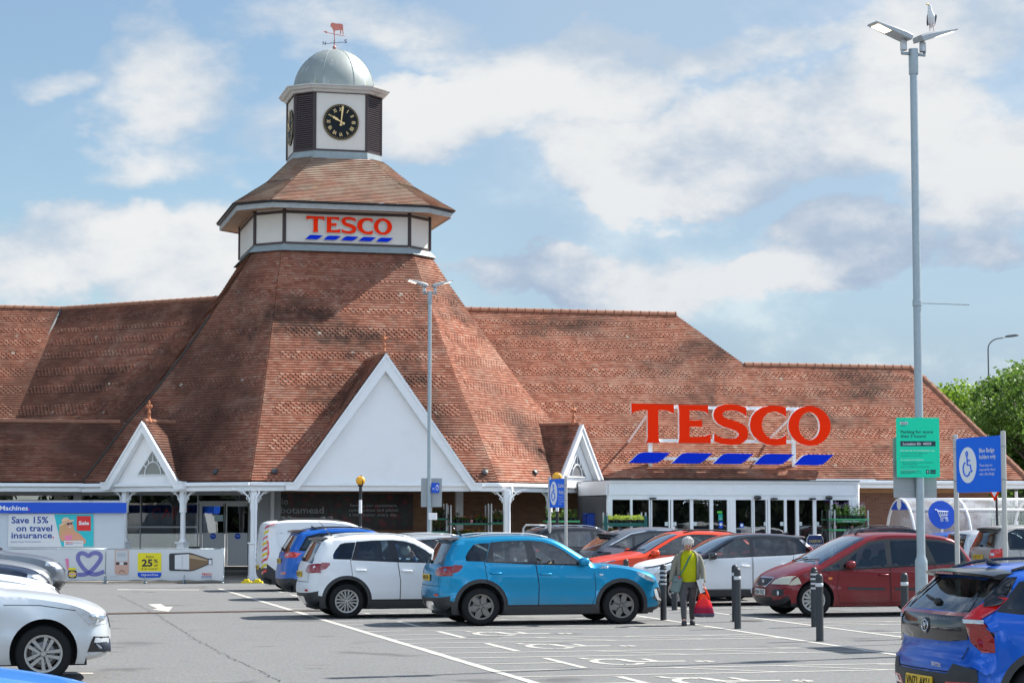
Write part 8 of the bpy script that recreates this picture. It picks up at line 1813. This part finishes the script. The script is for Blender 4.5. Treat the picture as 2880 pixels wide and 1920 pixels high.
def fingers(par, x, y, z, s):
    for k, (dx, L_) in enumerate(((-.024, .055), (-.008, .066), (.008, .062), (.022, .048))):
        skin('finger', [(x + dx, y, z, .010), (x + dx * 1.1, y - .018, z - L_ * .5, .009), (x + dx * 1.05, y - .004, z - L_ * .85, .008), (x + dx, y + .014, z - L_ * .8, .007)], [(0, 1), (1, 2), (2, 3)], SK, par, 1)
    skin('thumb', [(x + s * .028, y, z + .025, .011), (x + s * .042, y - .018, z - .0, .010), (x + s * .036, y - .03, z - .025, .008)], [(0, 1), (1, 2)], SK, par, 1)
fingers(body, -.30, -.10, .665, 1); fingers(body, .265, -.125, .665, -1)
# face
b = MB(); M = Matrix.Translation((0, -.11, 1.415)) @ Matrix.Rotation(radians(44), 4, 'X'); b.M = M; blobm(b, (0, -.0, .0), (.068, .080, .098), 12); fe = b.build('face', SK, body, smooth=True)
b = MB(); b.M = M; b.tube([(0, -.080, .02), (0, -.098, -.012), (0, -.086, -.024)], [.008, .014, .009], 8); b.build('nose', SK, body, smooth=True)
b = MB(); b.M = M; b.tube([(-.022, -.076, -.048), (0, -.084, -.050), (.022, -.076, -.048)], .006, 6); b.build('mouth', mat('lips', (.35, .10, .09), .5), body, smooth=True)
for sg in (-1, 1): b = MB(); b.M = M; blobm(b, (sg * .028, -.072, .018), (.012, .008, .007), 6); b.build('eye', DARK, body, smooth=True); b = MB(); b.M = M; blobm(b, (sg * .068, .0, .0), (.010, .018, .028), 6); b.build('ear', SK, body, smooth=True)
rng = random.Random(2); b = MB(); b.M = M; vs = []; n_ = 26
blobm(b, (0, .016, .032), (.076, .088, .088), 14)
for k in range(420):
    a = rng.uniform(0, 2 * pi); e = rng.uniform(-.25, 1.5); d = Vector((cos(a) * cos(e), sin(a) * cos(e), sin(e)))
    if d.y < -.35 and d.z < .45: continue
    c0 = Vector((0, .018, .030)) + Vector((d.x * .082, d.y * .092, d.z * .098)); dn = (Vector((d.x * .6 + rng.gauss(0, .4), d.y * .6 + rng.gauss(0, .4), -.5 + rng.gauss(0, .3)))).normalized(); b.tube([c0 * .98, c0 + d * .008 + dn * .012, c0 + d * .002 + dn * .034], [.008, .007, .002], 4, cap=False)
b.build('hair', HAIRW, body, smooth=True)
# clothes
loft('top', [(0, .02, .76, .175, .135), (0, .01, .82, .178, .142), (0, -.0, .92, .172, .150), (0, -.01, 1.03, .168, .145), (0, -.005, 1.12, .165, .135), (0, 0, 1.20, .172, .122), (0, 0, 1.255, .145, .10), (0, -.01, 1.295, .066, .066), (0, -.015, 1.305, .060, .06)], LIME, body, wob=.035)
for s, ks in ((-1, [(-.080, .01, .80, .108, .115), (-.085, -.06, .62, .090, .095), (-.085, -.13, .45, .068, .072), (-.082, -.15, .26, .060, .065), (-.075, -.19, .06, .046, .05)]), (1, [(.085, .02, .80, .108, .115), (.082, .04, .62, .090, .095), (.072, .06, .44, .068, .072), (.070, .12, .26, .060, .065), (.072, .16, .06, .046, .05)])):
    skin('trouser_leg', ks, [(0, 1), (1, 2), (2, 3), (3, 4)], LEG, body)
loft('trouser_seat', [(0, .02, .66, .17, .12), (0, .02, .74, .176, .128), (0, .02, .80, .172, .132), (0, .01, .86, .165, .135)], LEG, body)
loft('jacket', [(0, .03, .70, .205, .160), (0, .02, .78, .208, .172), (0, .01, .92, .205, .175), (0, .0, 1.06, .205, .165), (0, .0, 1.16, .208, .155), (0, .01, 1.235, .190, .135), (0, .02, 1.285, .140, .115), (0, .03, 1.315, .085, .09)], JACK, body, a0=-pi / 2 + .86, a1=3 * pi / 2 - .74, wob=.05, seed=4)
for s, ks in ((-1, [(-.14, .0, 1.24, .082, .075), (-.205, .0, 1.14, .068, .066), (-.262, .0, .95, .060, .058), (-.295, -.06, .78, .048, .048), (-.298, -.08, .735, .045, .045)]), (1, [(.14, .0, 1.24, .082, .075), (.205, .0, 1.14, .068, .066), (.255, .0, .95, .060, .058), (.268, -.08, .78, .048, .048), (.268, -.095, .735, .045, .045)])):
    skin('sleeve', ks, [(0, 1), (1, 2), (2, 3), (3, 4)], JACK, body)
for x, f_y in ((-.078, -.22), (.075, .13)):
    b = MB(); M_ = Matrix.Translation((x, f_y, 0)); b.M = M_; blobm(b, (0, -.03, .045), (.048, .115, .048), 10); b.box((-.045, -.13, 0), (.045, .08, .02)); sh = b.build('shoe', mat('shoe_dark', (.03, .035, .04), .6, var=.6, scale=30), body, smooth=True, angle=40)
    b = MB(); b.M = M_
    for k in range(3): b.tube([(-.03, -.07 + k * .03, .088 - abs(k - 1) * .004), (.03, -.06 + k * .03, .088)], .005, 4)
    b.build('lace', LGREY, sh)
STRP = mat('strap_teal', (.01, .13, .13), .7)
b = MB(); sp_ = [(.075, .03, 1.315), (.07, -.075, 1.27), (.03, -.135, 1.20), (-.05, -.165, 1.04), (-.12, -.165, .92), (-.165, -.15, .84)]
for p0_, p1_ in zip(sp_, sp_[1:]):
    p0_, p1_ = Vector(p0_), Vector(p1_); k_ = Vector((.86, 0, .5)) * .020; b.add([p0_ + k_, p0_ - k_, p1_ - k_, p1_ + k_, p0_ + k_ + Vector((0, .006, 0)), p0_ - k_ + Vector((0, .006, 0)), p1_ - k_ + Vector((0, .006, 0)), p1_ + k_ + Vector((0, .006, 0))], [(0, 1, 2, 3), (7, 6, 5, 4), (0, 4, 5, 1), (3, 2, 6, 7)])
shb = thing('shoulder_bag', 'grey-green patterned cross-body bag with a teal strap on the woman', 'bag', ped.location, -.06); b.build('strap', STRP, shb)
b = MB(); b.M = Matrix.Translation((-.205, -.13, .72)) @ Matrix.Rotation(radians(14), 4, 'Y'); b.bbox((-.085, -.045, -.15), (.085, .045, .14), .03); b.build('pouch', mat('bag_pattern', (.16, .22, .22), .8, var=.75, scale=34), shb, smooth=True, angle=40)
b = MB(); b.M = Matrix.Translation((-.155, -.185, .845)); blobm(b, (0, 0, 0), (.018, .012, .022), 6); b.build('tag', mat('tag_red', (.6, .02, .02), .5), shb, smooth=True)
b = MB(); b.M = Matrix.Translation((-.235, -.18, .755)) @ Matrix.Rotation(.1, 4, 'Y'); b.box((-.03, 0, 0), (.05, .004, .008)); b.build('zip', DARK, shb)
b = MB(); b.tube([(-.31, -.12, .62), (-.28, -.13, .60), (-.27, -.13, .575)], .008, 5); blobm(b, (-.275, -.13, .575), (.02, .008, .022), 6); tag(b.build('keys', GREYM, smooth=True), 'small bunch of keys hanging from the right hand of the woman', 'keys'); bpy.data.objects[[o.name for o in COL.objects if o.name.startswith('keys')][0]].location = ped.location
b = MB(); b.add([(.13, -.19, .79), (.26, -.14, .82), (.30, -.13, .60), (.20, -.19, .56), (.13, -.186, .79), (.26, -.136, .82), (.30, -.126, .60), (.20, -.186, .56)], [(0, 1, 2, 3), (7, 6, 5, 4)]); b.box((.215, -.17, .60), (.225, -.12, .80)); pa_ = b.build('folded_paper', mat('paper', (.68, .68, .68), .7, var=.3, scale=20)); tag(pa_, 'folded white papers held under the left arm of the woman', 'papers'); pa_.location = ped.location
# carrier bag: gathered handles, sagging body, colour bands
def bagm():
    m = bpy.data.materials.new('carrier_plastic'); m.use_nodes = True; n = NT(m.node_tree); p = n.n['Principled BSDF']; o = n.new('ShaderNodeTexCoord').outputs['Object']; s = n.new('ShaderNodeSeparateXYZ'); n.l.new(o, s.inputs[0])
    z = s.outputs[2]; c = n.mix(n.sstep(z, .30, .40), (.62, .006, .05), (.85, .075, .01)); c = n.mix(n.m('GREATER_THAN', n.m('ABSOLUTE', n.m('SUBTRACT', z, .30)), .055), (.80, .02, .03), c); c = n.mix(n.m('LESS_THAN', z, .21), c, (.34, .004, .06)); c = n.mix(n.m('LESS_THAN', z, .115), c, (.10, .12, .20))
    n.l.new(c, p.inputs['Base Color']); p.inputs['Roughness'].default_value = .35; tr = n.new('ShaderNodeBsdfTranslucent'); n.l.new(c, tr.inputs[0]); mx_ = n.new('ShaderNodeMixShader'); mx_.inputs[0].default_value = .45; n.l.new(p.outputs[0], mx_.inputs[1]); n.l.new(tr.outputs[0], mx_.inputs[2]); n.l.new(mx_.outputs[0], n.n['Material Output'].inputs[0]); return m
cb = thing('carrier_bag', 'full red and orange plastic carrier bag hanging from the hand', 'bag', (ped.location.x + .268, ped.location.y - .13, .10)); BGM = bagm()
loft('sack', [(0, 0, .052, .02, .02), (0, 0, .055, .17, .06), (0, 0, .08, .185, .085), (0, 0, .16, .168, .10), (0, 0, .25, .140, .09), (0, 0, .33, .108, .065), (0, 0, .40, .072, .035), (0, 0, .44, .045, .018)], BGM, cb, wob=.09, seed=9)
for s in (-1, 1): b = MB(); b.tube([(s * .085, 0, .36), (s * .062, .0, .44), (s * .03, .0, .52), (s * .006, 0, .575)], [.030, .024, .018, .012], 6); b.build('handle', BGM, cb, smooth=True)
# driver inside the white SUV
wv = [o for o in COL.objects if o.get('label', '').startswith('white compact SUV')][0]
dr = thing('person', 'grey-haired driver in blue resting a hand on the face in the white SUV', 'person', (0, 0, 0)); dr.matrix_world = wv.matrix_world if False else Matrix.Translation(wv.location) @ Matrix.Rotation(wv.rotation_euler.z, 4, 'Z')
X0 = 1.17; Dv = [(X0, -.36, .62, .15, .13), (X0 - .03, -.36, .85, .15, .12), (X0 - .02, -.36, 1.0, .15, .09), (X0, -.36, 1.08, .055, .055), (X0 + .03, -.37, 1.14, .05, .05), (X0, -.53, .99, .055, .055), (X0 + .16, -.58, .84, .045, .045), (X0 + .22, -.50, 1.04, .035, .035), (X0 + .18, -.46, 1.16, .035, .02)]
bd = skin('body', Dv, [(0, 1), (1, 2), (2, 3), (3, 4), (2, 5), (5, 6), (6, 7), (7, 8)], cloth('blue', (.05, .15, .32)), dr)
b = MB(); blobm(b, (X0 + .06, -.38, 1.22), (.09, .075, .11), 10); b.tube([(X0 + .14, -.38, 1.21), (X0 + .165, -.38, 1.185)], [.015, .012], 6); b.build('head', SK, bd, smooth=True); b = MB(); blobm(b, (X0 + .03, -.38, 1.25), (.105, .092, .105), 10); b.build('hair', HAIRW, bd, smooth=True)
for k in range(4): skin('finger', [(X0 + .19 - k * .012, -.47 + k * .004, 1.15, .012), (X0 + .18 - k * .016, -.455 + k * .01, 1.21, .011), (X0 + .15 - k * .016, -.44, 1.245 - k * .006, .009)], [(0, 1), (1, 2)], SK, bd, 1)
b = MB(); blobm(b, (X0 + .185, -.47, 1.135), (.035, .02, .045), 8); b.build('hand', SK, bd, smooth=True)
# ================================================================== GULL on the right lamp head
gp_ = at(2621, 84, 29.5); GW = mat('feather_white', (.72, .73, .75), .7, var=.06); GD = mat('feather_slate', (.055, .06, .075), .7, var=.2)
gull = thing('gull', 'white gull with slate wings perched on the right lamp head', 'gull', (gp_.x, gp_.y + .05, gp_.z), 0)
gb = skin('body', [(0.02, .05, .20, .085, .080), (.035, .14, .14, .055, .04), (.0, .0, .28, .080, .075), (-.025, -.03, .38, .045, .045), (-.035, -.045, .46, .036, .036), (-.038, -.05, .50, .038, .036), (.045, .24, .10, .02, .012)], [(0, 1), (0, 2), (2, 3), (3, 4), (4, 5), (1, 6)], GW, gull)
for s in (-1, 1):
    b = MB(); b.M = Matrix.Translation((s * .070 + .018, .07, .215)) @ Matrix.Rotation(s * .12, 4, 'Z') @ Matrix.Rotation(radians(-48), 4, 'X'); blobm(b, (0, 0, 0), (.018, .12, .045), 10); b.build('wing', GD, gb, smooth=True)
    b = MB(); b.tube([(s * .036 + .01, .02, .14), (s * .036 + .01, .01, .06), (s * .034 + .01, .0, .0)], [.012, .007, .006], 6); b.tube([(s * .034 + .01, .02, .004), (s * .034 + .01, -.03, .003)], .007, 5); b.build('leg', mat('leg_pink', (.45, .28, .25), .6), gb, smooth=True)
    b = MB(); blobm(b, (-.045 + s * .02, -.078, .505), (.006, .005, .006), 6); b.build('eye', DARK, gb, smooth=True)
b = MB(); b.tube([(-.055, -.075, .49), (-.095, -.10, .485), (-.118, -.112, .475)], [.016, .012, .004], 8); b.build('beak', mat('beak_yellow', (.72, .48, .10), .5), gb, smooth=True)
gull.scale = (.74,) * 3
# an unseen belt of trees added behind the photographer: what the shop windows and car doors mirror
rng = random.Random(21); b = MB()
for k in range(9000):
    x = rng.uniform(-75, 170); h_ = 6 + 3.2 * sin(x * .21) + 2 * sin(x * .57 + 1); leafquad(b, (x, -48 + rng.uniform(-2.5, 2.5), h_ * rng.uniform(0, 1)), rng.uniform(1.2, 2.2), rng, .3)
N_ = 120; vs = []
for k in range(N_ + 1):
    x = -78 + k * 2.1; vs += [(x, -51 + sin(k) * .6, 0), (x, -51 + sin(k * 1.7) * .8, 5.0 + 2.4 * sin(x * .21) + 1.2 * sin(x * .9))]
b.add(vs, [(2 * k, 2 * k + 1, 2 * k + 3, 2 * k + 2) for k in range(N_)])  # solid dark backing added so no bright sky gaps show in reflections
tag(b.build('unseen_tree_belt', leafm('leaf_reflected', (.006, .012, .006), (.014, .024, .010))), 'dark belt of trees on the far side of the car park, behind the photographer', 'trees', kind='stuff')
# keep only things that carry their tags
for o in list(COL.objects):
    if o.parent is None and o.type == 'MESH' and not o.get('label') and not o.get('kind'): print('UNTAGGED', o.name)
